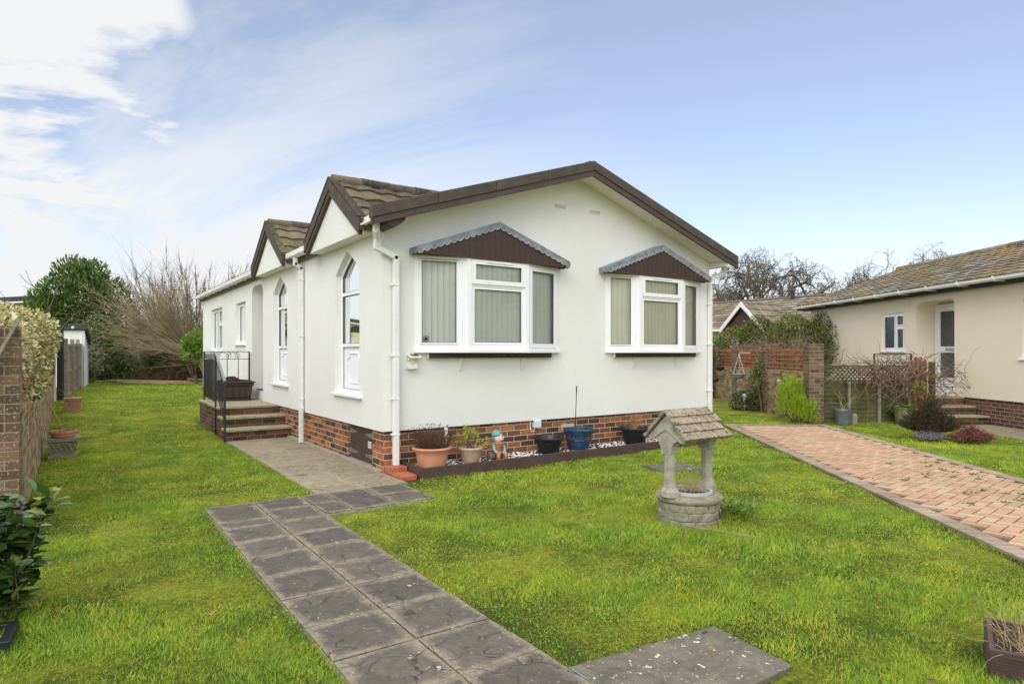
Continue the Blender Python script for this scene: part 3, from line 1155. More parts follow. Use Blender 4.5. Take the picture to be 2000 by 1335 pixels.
def ring(mb, loop, w, fn, d0, d1):
    """frame of width w inside a closed loop, from depth d0 to d1"""
    inn = inset(loop, w)
    n = len(loop)
    vs = [fn(a, b, d) for d in (d0, d1) for l in (loop, inn) for a, b in l]
    fs = []
    for i in range(n):
        j = (i + 1) % n
        fs += [(i, j, n + j, n + i), (2 * n + i, 3 * n + i, 3 * n + j, 2 * n + j), (i, 2 * n + i, 2 * n + j, j), (n + i, n + j, 3 * n + j, 3 * n + i)]
    mb.add(vs, fs)
    return inn


def rect(a0, a1, b0, b1):
    return [(a0, b0), (a1, b0), (a1, b1), (a0, b1)]


def slats(mb, fn, a0, a1, b0, b1, d, w=0.089, pitch=0.078, tilt=0.35):
    a = a0
    while a < a1 - 0.02:
        e = min(a + w, a1)
        dd_ = w * tilt
        cv = [0.0, -0.007, -0.010, -0.007, 0.0]
        vs = []
        for k_, c_ in enumerate(cv):
            f_ = k_ / 4
            x_ = a + (e - a) * f_
            y_ = d + dd_ * f_ + c_ + random.uniform(-0.0006, 0.0006)
            vs += [fn(x_, b0, y_), fn(x_, b1, y_)]
        mb.add(vs, [(2 * q, 2 * q + 2, 2 * q + 3, 2 * q + 1) for q in range(4)])
        a += pitch


def tiles(mb, P0, A, B, length, height, row=0.3, per=0.3, amp=0.02, step=0.022, n=6, clip=None):
    """rows of rolled roof tiles from the eave corner P0, along A, up the slope B"""
    P0, A, B = Vector(P0), Vector(A).normalized(), Vector(B).normalized()
    N = A.cross(B).normalized()
    if N.z < 0:
        N = -N
    nr = int(math.ceil(height / row))
    npz = int(math.ceil(length / per))
    for r_ in range(nr):
        b0, b1 = r_ * row - 0.03, min((r_ + 1) * row, height)
        for c in range(npz):
            a_off = c * per
            if a_off + per * 0.5 > length:
                break
            mb.tone = random.random()
            jit = random.uniform(-0.006, 0.008)
            pts = []
            for k in range(n + 1):
                a = min(a_off + per * k / n, length)
                w = amp * (0.5 - 0.5 * math.cos(2 * math.pi * k / n)) ** 0.8
                lo = P0 + A * a + B * (b0 + jit) + N * (w + step + 0.004 + jit * 0.5)
                hi = P0 + A * a + B * b1 + N * (w + 0.004)
                bt = P0 + A * a + B * (b0 + jit) + N * (-0.012)
                pts.append((bt, lo, hi))
            vs = [tuple(q) for p in pts for q in p]
            fs = []
            for k in range(n):
                i = k * 3
                fs += [(i, i + 3, i + 4, i + 1), (i + 1, i + 4, i + 5, i + 2)]
            mb.add(vs, fs)


# ------------------------------------------------------------------ the white park home
WU, WV0, WV1, WUR = 3.03, 7.10, 19.9, 9.13
ZB, ZE = 0.505, 2.92
RU, SL = 6.07, 0.325
home = thing('park_home', (WU, WV0, 0), 'white rendered bungalow with brown bargeboards, two pointed side gables and two bay windows', 'bungalow')
fF = lambda a, b, d: (a, WV0 + d, b)            # front wall: a = u, b = z, depth inwards
fS = lambda a, b, d: (WU + d, a, b)             # side wall: a = v
BAYS = [(3.475, 4.14, 5.05, 5.717), (6.68, 7.24, 8.20, 8.822)]


def arch_loop(c, hw=0.455, z0=0.90):
    return [(c - hw, z0), (c + hw, z0), (c + hw, 2.47), (c + 0.38, 2.60), (c + 0.24, 2.715), (c + 0.09, 2.775), (c, 2.795), (c - 0.09, 2.775), (c - 0.24, 2.715), (c - 0.38, 2.60), (c - hw, 2.47)]


def lancet(c, hw=0.455, z0=0.90):
    return [(c - hw, z0), (c + hw, z0), (c + hw, 2.53), (c + 0.28, 2.665), (c + 0.11, 2.765), (c, 2.825), (c - 0.11, 2.765), (c - 0.28, 2.665), (c - hw, 2.53)]


AR = [8.28, 11.66]
rec = [(12.90, ZB), (13.84, ZB), (13.84, 2.62)]
for k in range(1, 6):
    a = math.pi / 2 * k / 5
    rec.append((13.84 - 0.2 + 0.2 * math.cos(a), 2.62 + 0.2 * math.sin(a)))
for k in range(0, 6):
    a = math.pi / 2 + math.pi / 2 * k / 5
    rec.append((12.90 + 0.2 + 0.2 * math.cos(a), 2.62 + 0.2 * math.sin(a)))
W1 = rect(17.05, 18.62, 1.50, 2.60)
W2 = rect(14.44, 15.42, 1.64, 2.57)
mb = MB()
top = 2.92 + SL * (RU - WU) + 0.10
front = [(WU, ZB), (WUR, ZB), (WUR, 3.03), (RU, 3.03 + SL * (WUR - RU)), (WU, 3.03)]
wall_holes(mb, front, [rect(b[0] + 0.03, b[3] - 0.03, 1.53, 2.62) for b in BAYS], fF, [0.12, 0.12])
side = [(WV0, ZB), (WV1, ZB), (WV1, 3.03), (WV0, 3.03)]
wall_holes(mb, side, [lancet(AR[0]), lancet(AR[1]), rec, W1, W2], fS, [0.12, 0.12, 1.0, 0.12, 0.12])
mb.add([(WUR, WV0, ZB), (WUR, WV1, ZB), (WUR, WV1, 3.03), (WUR, WV0, 3.03)], [(0, 1, 2, 3)])
mb.add([(WU, WV1, ZB), (WUR, WV1, ZB), (WUR, WV1, 3.03), (RU, WV1, 3.98), (WU, WV1, 3.03)], [(0, 1, 2, 3, 4)])
mb.add([(WU, WV0, ZB), (WUR, WV0, ZB), (WUR, WV1, ZB), (WU, WV1, ZB)], [(0, 1, 2, 3)])
mb.add([(WU + 1.0, 12.8, ZB), (WU + 1.0, 13.94, ZB), (WU + 1.0, 13.94, 2.9), (WU + 1.0, 12.8, 2.9)], [(0, 1, 2, 3)])
# pediments of the two small gables
for c in AR:
    mb.prism([(c - 1.03, 2.905), (c + 1.03, 2.905), (c + 1.03, 3.03), (c, 3.63), (c - 1.03, 3.03)], lambda a, b, d: (d, a, b), 2.835, WU + 0.02)
mb.build('wall', M['render'], home)
# dark rooms behind the glass
mb = MB()


def room(mb, x0, x1, y0, y1, z0, z1, open_side):
    vs = [(x, y, z) for z in (z0, z1) for y in (y0, y1) for x in (x0, x1)]
    F = {'b': (0, 2, 3, 1), 't': (4, 5, 7, 6), 'y0': (0, 1, 5, 4), 'x1': (1, 3, 7, 5), 'y1': (3, 2, 6, 7), 'x0': (2, 0, 4, 6)}
    mb.add(vs, [f for k, f in F.items() if k != open_side])


for b in BAYS:
    mb = MB()
    room(mb, b[0], b[3], WV0 + 0.12, WV0 + 0.7, 1.5, 2.66, 'y0')
    mb.build('interior', M['dark'], home)
for lo in (lancet(AR[0]), lancet(AR[1]), W1, W2):
    aa = [p[0] for p in lo]
    bb = [p[1] for p in lo]
    mb = MB()
    room(mb, WU + 0.125, WU + 0.75, min(aa) - 0.03, max(aa) + 0.03, min(bb) - 0.03, max(bb) + 0.03, 'x0')
    mb.build('interior', M['dark'], home)
pass

# brick base with the hatch opening
BI = 0.045
mb = MB()
mb.box(WU + BI, WUR - BI, WV0 + BI, WV0 + BI + 0.10, -0.1, ZB + 0.02)
for a, b in ((WV0 + BI + 0.10, 7.50), (8.36, WV1 - 0.05)):
    mb.box(WU + BI, WU + BI + 0.10, a, b, -0.1, ZB + 0.02)
mb.box(WUR - BI - 0.1, WUR - BI, WV0 + BI + 0.10, WV1 - 0.05, -0.1, ZB + 0.02)
mb.build('brick_base', M['brick'], home)
mb = MB()
mb.box(WU - 0.03, WU + BI + 0.1, WV0 + 0.1, 11.1, -0.05, 0.034)
mb.box(WU + BI + 0.13, WU + BI + 0.2, 7.4, 8.5, -0.05, 0.5)
mb.build('footing', M['conc'], home, bevel=0.006)
for a0, a1 in ((7.515, 7.925), (7.935, 8.345)):
    mb = MB()
    for k in range(5):
        w = (a1 - a0) / 5
        mb.box(WU + BI + 0.025, WU + BI + 0.045, a0 + k * w + 0.002, a0 + (k + 1) * w - 0.002, 0.045, ZB - 0.01)
    hd = mb.build('hatch_door', M['brown'], home, bevel=0.003)
    for z in (0.13, 0.40):
        mb = MB()
        e = a0 + 0.01 if a0 < 7.6 else a1 - 0.01
        s_ = 1 if a0 < 7.6 else -1
        mb.prism([(e, z - 0.04), (e + s_ * 0.27, z - 0.008), (e + s_ * 0.27, z + 0.008), (e, z + 0.04)], lambda a, b, d: (d, a, b), WU + BI + 0.018, WU + BI + 0.0245)
        mb.build('hinge', M['iron_worn'], hd)
mb = MB()
mb.box(WU + BI + 0.019, WU + BI + 0.0245, 7.60, 7.70, 0.235, 0.32)
sg = mb.build('notice', M['white_paint'], home)
mb = MB()
for k in range(4):
    mb.box(WU + BI + 0.0165, WU + BI + 0.0185, 7.612, 7.688, 0.25 + k * 0.016, 0.256 + k * 0.016)
mb.build('lettering', M['galv'], sg)


def air_brick(fn, a, b, mat, w=0.215, h=0.065, n=4):
    mb = MB()
    ring(mb, rect(a - w / 2, a + w / 2, b - h / 2, b + h / 2), 0.008, fn, -0.006, 0.012)
    for k in range(n):
        z = b - h / 2 + 0.008 + (h - 0.016) * (k + 0.5) / n
        mb.prism(rect(a - w / 2 + 0.008, a + w / 2 - 0.008, z - 0.0035, z + 0.0035), fn, -0.003, 0.010)
    return mb


fFb = lambda a, b, d: (a, WV0 + BI + d, b)
fSb = lambda a, b, d: (WU + BI + d, a, b)
air_brick(fSb, 7.33, 0.305, M['brick_red']).build('air_brick', M['brick_red'], home)
air_brick(fSb, 10.6, 0.305, M['brick_red']).build('air_brick', M['brick_red'], home)
air_brick(fFb, 5.95, 0.36, M['cream_plastic'], 0.22, 0.10).build('air_brick', M['cream_plastic'], home)
for a, b, w in ((5.78, 3.565, 0.23), (6.445, 3.565, 0.23)):
    vn = air_brick(fF, a, b, M['cream_plastic'], w, 0.080, 4).build('wall_vent', M['upvc'], home)
    mb = MB()
    mb.prism(rect(a - w / 2 + 0.009, a + w / 2 - 0.009, b - 0.031, b + 0.031), fF, -0.0025, -0.0005)
    mb.build('mesh', M['conc'], vn)
air_brick(fS, 15.85, 2.74, M['cream_plastic'], 0.30, 0.16, 6).build('wall_vent', M['upvc'], home)
# meter box on the base
mb = MB()
mb.prism(rect(5.30, 5.42, 0.395, 0.505), fFb, -0.07, -0.001)
so = mb.build('outdoor_socket', M['socket'], home, bevel=0.012)
mb = MB()
mb.tube([(5.268, WV0 + 0.035, 0.52), (5.262, WV0 + 0.03, 0.38), (5.28, WV0 + 0.03, 0.345), (5.32, WV0 + 0.03, 0.345), (5.335, WV0 + 0.03, 0.39)], 0.007, 6)
mb.build('cable', M['upvc_old'], so)

# roof
mb = MB()
zt = lambda u: 3.03 + SL * (WUR - RU) + 0.05 - SL * abs(u - RU)      # structural top of roof at u
ul, ur = 2.76, 9.36
B1 = Vector((1, 0, SL)).normalized()
B2 = Vector((-1, 0, SL)).normalized()
for vv0, vv1 in ((6.74, 20.1),):
    tiles(mb, (2.905, vv0, zt(2.905) + 0.02), (0, 1, 0), B1, vv1 - vv0, (RU - 2.905) / B1.x, 0.33, 0.30, 0.02, 0.02, 4)
    tiles(mb, (ur, vv0, zt(ur) + 0.02), (0, 1, 0), B2, vv1 - vv0, (ur - RU) / abs(B2.x), 0.33, 0.30, 0.02, 0.02, 4)
roof = mb.build('roof', M['tile'], home)
mb = MB()
mb.tube([(RU, 6.76, zt(RU) + 0.03), (RU, 20.1, zt(RU) + 0.03)], 0.09, 10)
mb.build('ridge', M['tile'], roof, smooth=True)
# soffit boards under the front overhang
mb = MB()
for s_ in (-1, 1):
    e = ul if s_ < 0 else ur
    vs = [(RU, y, zt(RU) + d - 0.03) for y in (6.715, WV0 - 0.001) for d in (-0.02, 0.0)] + [(e, y, zt(e) + d - 0.03) for y in (6.715, WV0 - 0.001) for d in (-0.02, 0.0)]
    mb.add(vs, [(0, 1, 3, 2), (4, 6, 7, 5), (0, 4, 5, 1), (2, 3, 7, 6), (0, 2, 6, 4), (1, 5, 7, 3)])
# boxed eave on the right
mb.prism([(WUR + 0.002, 2.93), (9.26, 2.93), (9.33, 3.02), (9.33, 3.0), (WUR + 0.002, 3.02)], lambda a, b, d: (a, d, b), 6.76, 19.9)
mb.prism(rect(WUR + 0.002, 9.31, 2.915, 3.025), lambda a, b, d: (a, d, b), 6.72, 6.755)
mb.build('soffit', M['soffit'], home)
# front bargeboards: a tall cap with seams and a thinner board under it
for s_ in (-1, 1):
    e = 2.735 if s_ < 0 else 9.395
    zr = lambda u, o: 4.178 + o - 0.322 * abs(u - RU)
    mb = MB()
    n = 4
    for k in range(n):
        u0_ = RU + (e - RU) * k / n
        u1_ = RU + (e - RU) * (k + 1) / n - s_ * 0.007
        mb.prism([(u0_, zr(u0_, -0.135)), (u1_, zr(u1_, -0.135)), (u1_, zr(u1_, 0)), (u0_, zr(u0_, 0))], lambda a, b, d: (a, d, b), 6.69, 6.80)
    bb = mb.build('bargeboard', M['cap'], home, bevel=0.006)
    mb = MB()
    mb.prism([(RU, zr(RU, -0.215)), (e, zr(e, -0.215)), (e, zr(e, -0.137)), (RU, zr(RU, -0.137))], lambda a, b, d: (a, d, b), 6.703, 6.74)
    mb.build('trim', M['brown'], bb, bevel=0.003)
# side fascia, end box and gutters
mb = MB()
cuts = [(7.10, AR[0] - 1.035), (AR[0] + 1.035, AR[1] - 1.035), (AR[1] + 1.035, WV1 + 0.12)]
for a, b in cuts:
    mb = MB()
    mb.box(2.955, WU - 0.002, a, b, 2.925, 3.07)
    mb.build('fascia', M['brown'], home, bevel=0.004)
mb = MB()
mb.prism([(2.955, 2.935), (3.04, 2.90), (3.16, 2.99), (3.19, 3.08), (2.955, 3.02)], lambda a, b, d: (a, d, b), 6.745, 7.095)
mb.build('eave_end', M['brown'], home, bevel=0.004)
for c in AR:
    for s_ in (-1, 1):
        mb = MB()
        mb.box(2.86, 2.953, c + s_ * 1.14 - 0.10, c + s_ * 1.14 + 0.10, 2.925, 3.03)
        mb.build('eave_end', M['brown'], home, bevel=0.004)
for a, b in ((6.765, AR[0] - 1.09), (AR[0] + 1.10, AR[1] - 1.10), (AR[1] + 1.10, WV1 + 0.10)):
    mb = MB()
    # square trough
    mb.prism([(2.83, 2.99), (2.85, 2.972), (2.935, 2.972), (2.95, 2.99), (2.95, 3.055), (2.942, 3.055), (2.942, 2.99), (2.93, 2.98), (2.855, 2.98), (2.839, 2.995), (2.839, 3.06), (2.828, 3.06)], lambda x, z, d: (x, d, z), a, b)
    y = a + 0.35
    g = mb.build('gutter', M['upvc_old'], home)
    while y < b - 0.1:
        mb = MB()
        mb.prism([(2.822, 2.985), (2.85, 2.962), (2.953, 2.952), (2.953, 2.972), (2.85, 2.972), (2.828, 2.99), (2.828, 3.066), (2.822, 3.066)], lambda x, z, d: (x, d, z), y, y + 0.035)
        mb.build('gutter_bracket', M['upvc_old'], g)
        y += 0.9
mb = MB()
mb.box(9.335, 9.44, 6.80, 7.6, 2.955, 3.04)
mb.box(9.34, 9.43, 7.6, 19.9, 2.96, 3.04)
mb.build('gutter', M['upvc_old'], home, bevel=0.01)


def downpipe(pts, w=0.065, clips=(), axis_='y'):
    mb = MB()
    for i in range(len(pts) - 1):
        a, b = Vector(pts[i]), Vector(pts[i + 1])
        d = (b - a).normalized() * 0.02
        mb.bar(a - (d if i else Vector()), b + d * (1 if i < len(pts) - 2 else 0), w, w, (0, 1, 0) if axis_ == 'y' else (1, 0, 0))
    dp = mb.build('downpipe', M['upvc_old'], home, bevel=0.006)
    for z in clips:
        x, y = pts[-1][0], pts[-1][1]
        mb = MB()
        if axis_ == 'y':
            mb.box(x - 0.055, x + 0.04, y - 0.037, y + 0.04, z - 0.012, z + 0.012)
        else:
            mb.box(x - 0.037, x + 0.04, y - 0.04, y + 0.055, z - 0.012, z + 0.012)
        mb.build('clip', M['upvc_old'], dp, bevel=0.003)
    return dp


downpipe([(2.885, 6.93, 2.98), (2.885, 6.93, 2.87), (2.935, 7.02, 2.80), (2.935, 7.045, 2.70), (3.185, 7.045, 2.60), (3.185, 7.045, 0.10)], 0.066, (2.27, 1.42, 0.90, 0.47), 'y')
downpipe([(2.885, 10.2, 2.98), (2.885, 10.2, 2.86), (2.975, 10.2, 2.80), (2.975, 10.2, 0.02)], 0.062, (2.62, 1.72, 0.72, 0.57), 'x')
downpipe([(9.40, 7.0, 2.95), (9.40, 7.0, 2.86), (9.12, 7.05, 2.74), (9.09, 7.055, 2.66), (9.09, 7.055, 0.30)], 0.062, (2.3, 1.6, 0.8), 'y')

# pointed side gables: tiled saddle, bargeboards
for c in AR:
    sl = 0.65
    u0_, u1_ = 2.80, 5.0
    ridge = 3.735
    mb = MB()
    for s_ in (-1, 1):
        hw = 1.075
        e = (u0_, c + s_ * hw, ridge - sl * hw)
        B = Vector((0, -s_, sl)).normalized()
        hgt = hw / abs(B.y)
        tiles(mb, e, (1, 0, 0), B, u1_ - u0_, hgt, 0.345, 0.30, 0.024, 0.030, 8)
    g = mb.build('gable_roof', M['tile'], home)
    mb = MB()
    for k in range(6):
        mb.tone = random.random()
        x = u0_ + 0.02 + k * 0.40
        mb.tube([(x, c, ridge + 0.012 + 0.008 * (k % 2)), (x + 0.415, c, ridge + 0.016)], 0.085, 10)
    mb.build('ridge_tile', M['tile'], g, smooth=True, ang=50)
    for s_ in (-1, 1):
        zr = lambda v, o: 3.775 + o - 0.655 * abs(v - c)
        e = c + s_ * 1.085
        mb = MB()
        mb.prism([(c, zr(c, -0.15)), (e, zr(e, -0.15)), (e, zr(e, 0)), (c, zr(c, 0))], lambda a, b, d: (d, a, b), 2.77, 2.83)
        q = mb.build('bargeboard', M['cap'], g, bevel=0.005)
        mb = MB()
        mb.prism([(c, zr(c, -0.225)), (e - s_ * 0.03, zr(e, -0.205)), (e - s_ * 0.03, zr(e, -0.13)), (c, zr(c, -0.151))], lambda a, b, d: (d, a, b), 2.785, 2.833)
        mb.build('trim', M['brown'], g, bevel=0.004)
        # dry verge covering the tile ends
        mb = MB()
        B = Vector((0, -s_, sl)).normalized()
        P_ = Vector((2.77, e, zr(e, 0.004)))
        mb.bar(P_ + Vector((0.05, 0, 0.006)), Vector((2.82, c, zr(c, 0.010))), 0.11, 0.02, (0, 0, 1))
        mb.build('verge', M['tile'], g)

# bay windows
for bi, (a0, a1, a2, a3) in enumerate(BAYS):
    z0, z1 = 1.50, 2.68
    vb = 6.925
    pts = [(a0, WV0 - 0.012), (a1, vb), (a2, vb), (a3, WV0 - 0.012)]
    bay = None
    frames, panes, blinds, gask = MB(), [], MB(), MB()
    for k in range(3):
        p, q = Vector(pts[k]), Vector(pts[k + 1])
        L_ = (q - p).length
        e = (q - p).normalized()
        n = Vector((-e.y, e.x))                      # into the room
        fn = lambda a, b, d, p=p, e=e, n=n: (p.x + e.x * a + n.x * d, p.y + e.y * a + n.y * d, b)
        inn = ring(frames, rect(0.002, L_ - 0.002, z0, z1), 0.052, fn, 0.0, 0.06)
        if k == 1:
            zt_ = 2.33
            frames.prism(rect(0.055, L_ - 0.055, zt_ - 0.022, zt_ + 0.022), fn, 0.001, 0.058)
            i1 = ring(frames, rect(0.035, L_ - 0.035, zt_ + 0.006, z1 - 0.03), 0.060, fn, -0.016, 0.001)
            frames.prism(rect(L_ * 0.27, L_ * 0.73, z1 - 0.062, z1 - 0.047), fn, -0.028, -0.017)
            i2 = inset(rect(0.054, L_ - 0.054, z0 + 0.054, zt_ - 0.024), 0.034)
            ring(frames, rect(0.054, L_ - 0.054, z0 + 0.054, zt_ - 0.024), 0.034, fn, 0.006, 0.04)
            loops = [i1, i2]
        else:
            i1 = ring(frames, rect(0.048, L_ - 0.036, z0 + 0.02, z1 - 0.05), 0.058, fn, -0.016, 0.001) if k == 2 else inset(rect(0.054, L_ - 0.148, z0 + 0.060, z1 - 0.060), 0.018)
            if k == 0:
                ring(frames, rect(0.054, L_ - 0.148, z0 + 0.060, z1 - 0.060), 0.018, fn, 0.006, 0.04)
                frames.prism(rect(L_ - 0.147, L_ - 0.055, z0 + 0.053, z1 - 0.053), fn, 0.003, 0.05)
                ring(frames, rect(0.020, L_ - 0.095, z0 + 0.022, z1 - 0.022), 0.008, fn, -0.005, 0.0005)
            loops = [i1]
        for lo in loops:
            ring(gask, lo, 0.005, fn, 0.008, 0.0155)
            g = MB()
            g.add([fn(a, b, 0.018) for a, b in lo], [(0, 1, 2, 3)])
            panes.append(g)
        dpt_ = 0.075 if k == 1 else 0.10
        slats(blinds, fn, 0.03, L_ - 0.03, z0 + 0.04, z1 - 0.03, dpt_, 0.092, 0.080, (-0.36, -0.30, -0.30)[k])
        # mullion posts at the corners
    for k in (1, 2):
        p = Vector(pts[k])
        frames.box(p.x - 0.032, p.x + 0.032, p.y - 0.012, p.y + 0.055, z0, z1 - 0.001)
    for k in (0, 3):
        p = Vector(pts[k])
        frames.box(p.x - 0.012, p.x + 0.012, p.y - 0.004, WV0 + 0.01, z0, z1 - 0.001)
    bay = frames.build('bay_window', M['upvc'], home, bevel=0.004)
    for g in panes:
        g.build('pane', M['glass'], bay)
    gask.build('gasket', M['gasket'], bay)
    blinds.build('blind', M['blind'] if bi == 0 else M['blind_cream'], bay)
    mb = MB()
    for zz, o in ((z0 - 0.018, 0.028), (z0 - 0.045, 0.050)):
        mb.prism([(a0 - 0.03, WV0 - 0.002), (a0 - 0.03, WV0 - 0.03 - o * 0.4), (a1 - 0.02, vb - o), (a2 + 0.02, vb - o), (a3 + 0.03, WV0 - 0.03 - o * 0.4), (a3 + 0.03, WV0 - 0.002)], lambda a, b, d: (a, b, d), zz, zz + (0.018 if o < 0.03 else 0.026))
    mb.build('sill', M['upvc'], bay, bevel=0.003)
    # boarded shelf under the sill
    c = (a0 + a3) / 2
    hw = 0.965 if bi == 0 else 0.93
    mb = MB()
    mb.box(c - hw, c + hw, WV0 - 0.075, WV0 - 0.052, 1.385, 1.452)
    mb.build('apron', M['clad'], bay)
    mb = MB()
    mb.box(c - hw - 0.012, c + hw + 0.012, WV0 - 0.051, WV0 - 0.002, 1.38, 1.455)
    for x in (c - 0.50, c + 0.48):
        mb.prism([(WV0 - 0.002, 1.22), (WV0 - 0.02, 1.22), (WV0 - 0.05, 1.36), (WV0 - 0.05, 1.379), (WV0 - 0.002, 1.379)], lambda a, b, d: (d, a, b), x - 0.012, x + 0.012)
    mb.build('shelf_bracket', M['soffit'], bay, bevel=0.003)
    # canopy
    cl, cr = (3.39, 5.78) if bi == 0 else (6.53, 8.90)
    cc = (cl + cr) / 2
    vc = 6.89
    zl, za = 2.735, 3.165
    sc = (za - zl) / (cc - cl)
    mb = MB()
    lo = [(cl + 0.02, zl - 0.075), (cr - 0.02, zl - 0.075), (cr - 0.02, zl - 0.02), (cc, za - 0.02), (cl + 0.02, zl - 0.02)]
    mb.prism(lo, lambda a, b, d: (a, d, b), vc, vc + 0.022)
    mb.box(cl + 0.02, cl + 0.04, vc + 0.0225, WV0 - 0.003, zl - 0.075, zl - 0.02)
    mb.box(cr - 0.04, cr - 0.02, vc + 0.0225, WV0 - 0.003, zl - 0.075, zl - 0.02)
    mb.box(cl + 0.04, cr - 0.04, vc + 0.0225, WV0 - 0.003, zl - 0.068, zl - 0.055)
    cn = mb.build('canopy', M['clad'], home)
    mb = MB()
    nsc = 13 if bi == 0 else 14
    rims = MB()
    for s_ in (-1, 1):
        e = cl if s_ < 0 else cr
        L_ = abs(e - cc)
        P_ = lambda t_, o: (cc + s_ * L_ * t_, za - sc * L_ * t_ + o)
        # top sheet
        a, b = P_(0, 0.004), P_(1.0, 0.004)
        mb.prism([(a[0], a[1] - 0.012), (b[0], b[1] - 0.012), b, a], lambda x, z, d: (x, d, z), vc - 0.012, WV0 - 0.001)
        # scalloped front edge
        for k in range(nsc):
            t0, t1 = k / nsc, (k + 1) / nsc
            q0, q1 = P_(t0, -0.008), P_(t1, -0.008)
            lo = [q0, (q0[0], q0[1] - 0.042)]
            for j in range(1, 8):
                th_ = math.pi * j / 8
                m = (1 - math.cos(th_)) / 2
                x = q0[0] + (q1[0] - q0[0]) * m
                z = q0[1] + (q1[1] - q0[1]) * m - 0.042 - 0.046 * math.sin(th_)
                lo.append((x, z))
            lo += [(q1[0], q1[1] - 0.042), q1]
            mb.prism(lo, lambda x, z, d: (x, d, z), vc - 0.011, vc - 0.002)
            rr = [(x, vc - 0.013, z + 0.004) for x, z in lo[1:-1]]
            rims.tube(rr, 0.005, 4)
        x0_, x1_ = (cl - 0.006, cl) if s_ < 0 else (cr, cr + 0.006)
        for k in range(2):
            w0 = vc - 0.01 + k * 0.105
            lo = [(w0, zl), (w0, zl - 0.055)] + [(w0 + 0.105 * (1 - math.cos(math.pi * j / 6)) / 2, zl - 0.055 - 0.03 * math.sin(math.pi * j / 6)) for j in range(1, 6)] + [(w0 + 0.105, zl - 0.055), (w0 + 0.105, zl)]
            mb.prism(lo, lambda y, z, d: (d, y, z), x0_, x1_)
    mb.build('lead_flashing', M['lead'], cn)
    rims.build('scallop_rim', M['lead_pale'], cn)
    if bi == 0:
        # round dark sticker in the corner of the left light
        p, q = Vector(pts[0]), Vector(pts[1])
        e = (q - p).normalized()
        n = Vector((-e.y, e.x))
        fn = lambda a, b, d: (p.x + e.x * a + n.x * d, p.y + e.y * a + n.y * d, b)
        mb = MB()
        ca, cb = 0.128, 1.628
        ring(mb, [(ca + 0.038 * math.cos(k * math.pi / 10), cb + 0.038 * math.sin(k * math.pi / 10)) for k in range(20)], 0.006, fn, 0.0145, 0.017)
        for k in range(7):
            a_ = k * 2 * math.pi / 7 + 0.3
            mb.prism([(ca + 0.004 * math.cos(a_ + 1.5), cb + 0.004 * math.sin(a_ + 1.5)), (ca + 0.004 * math.cos(a_ - 1.5), cb + 0.004 * math.sin(a_ - 1.5)), (ca + 0.027 * math.cos(a_ - 0.2), cb + 0.027 * math.sin(a_ - 0.2)), (ca + 0.024 * math.cos(a_ + 0.4), cb + 0.024 * math.sin(a_ + 0.4))], fn, 0.0145, 0.017)
        mb.build('sticker', M['gasket'], bay)

# pointed windows on the side
for c in AR:
    lo = lancet(c)
    mb = MB()
    inn = ring(mb, lo, 0.05, fS, 0.075, 0.14)
    for z in (2.265, 1.555):
        mb.prism(rect(c - 0.405, c + 0.405, z - 0.024, z + 0.024), fS, 0.078, 0.137)
    w = mb.build('arched_window', M['upvc'], home, bevel=0.004)
    up = [(c - 0.405, 2.289), (c + 0.405, 2.289)] + [q for q in inn[2:]]
    mb = MB()
    mb.add([fS(a, b, 0.105) for a, b in up], [tuple(t_) for t_ in tessellate_polygon([[Vector((a, b, 0)) for a, b in up]])])
    mb.build('pane', M['glass'], w)
    mb = MB()
    mb.add([fS(a, b, 0.105) for a, b in rect(c - 0.405, c + 0.405, 1.579, 2.241)], [(0, 1, 2, 3)])
    mb.build('pane', M['glass'], w)
    mb = MB()
    ring(mb, rect(c - 0.405, c + 0.405, 1.579, 2.241), 0.007, fS, 0.088, 0.1)
    ring(mb, up, 0.007, fS, 0.088, 0.1)
    ring(mb, rect(c - 0.405, c + 0.405, 0.95, 1.531), 0.006, fS, 0.098, 0.104)
    mb.build('gasket', M['gasket'], w)
    mb = MB()
    mb.prism(rect(c - 0.402, c + 0.402, 0.952, 1.529), fS, 0.106, 0.135)
    for s_, zc in ((1, 1.40), (-1, 1.09)):
        for d in (-1, 1):
            mb.tube([fS(c + d * 0.0, zc + s_ * 0.045, 0.104), fS(c + d * 0.15, zc + s_ * 0.045, 0.104), fS(c + d * 0.16, zc + s_ * 0.01, 0.104), fS(c + d * 0.20, zc - s_ * 0.02, 0.104), fS(c + d * 0.23, zc - s_ * 0.05, 0.104)], 0.015, 6)
    mb.build('panel', M['upvc_matt'], w, bevel=0.003)
    mb = MB()
    slats(mb, fS, c - 0.42, c + 0.42, 1.56, 2.80, 0.20, 0.089, 0.085, 0.35)
    mb.build('blind', M['blind'], w)
    mb = MB()
    mb.box(WU - 0.06, WU + 0.13, c - 0.55, c + 0.51, 0.862, 0.899)
    mb.build('sill', M['upvc'], w, bevel=0.006)

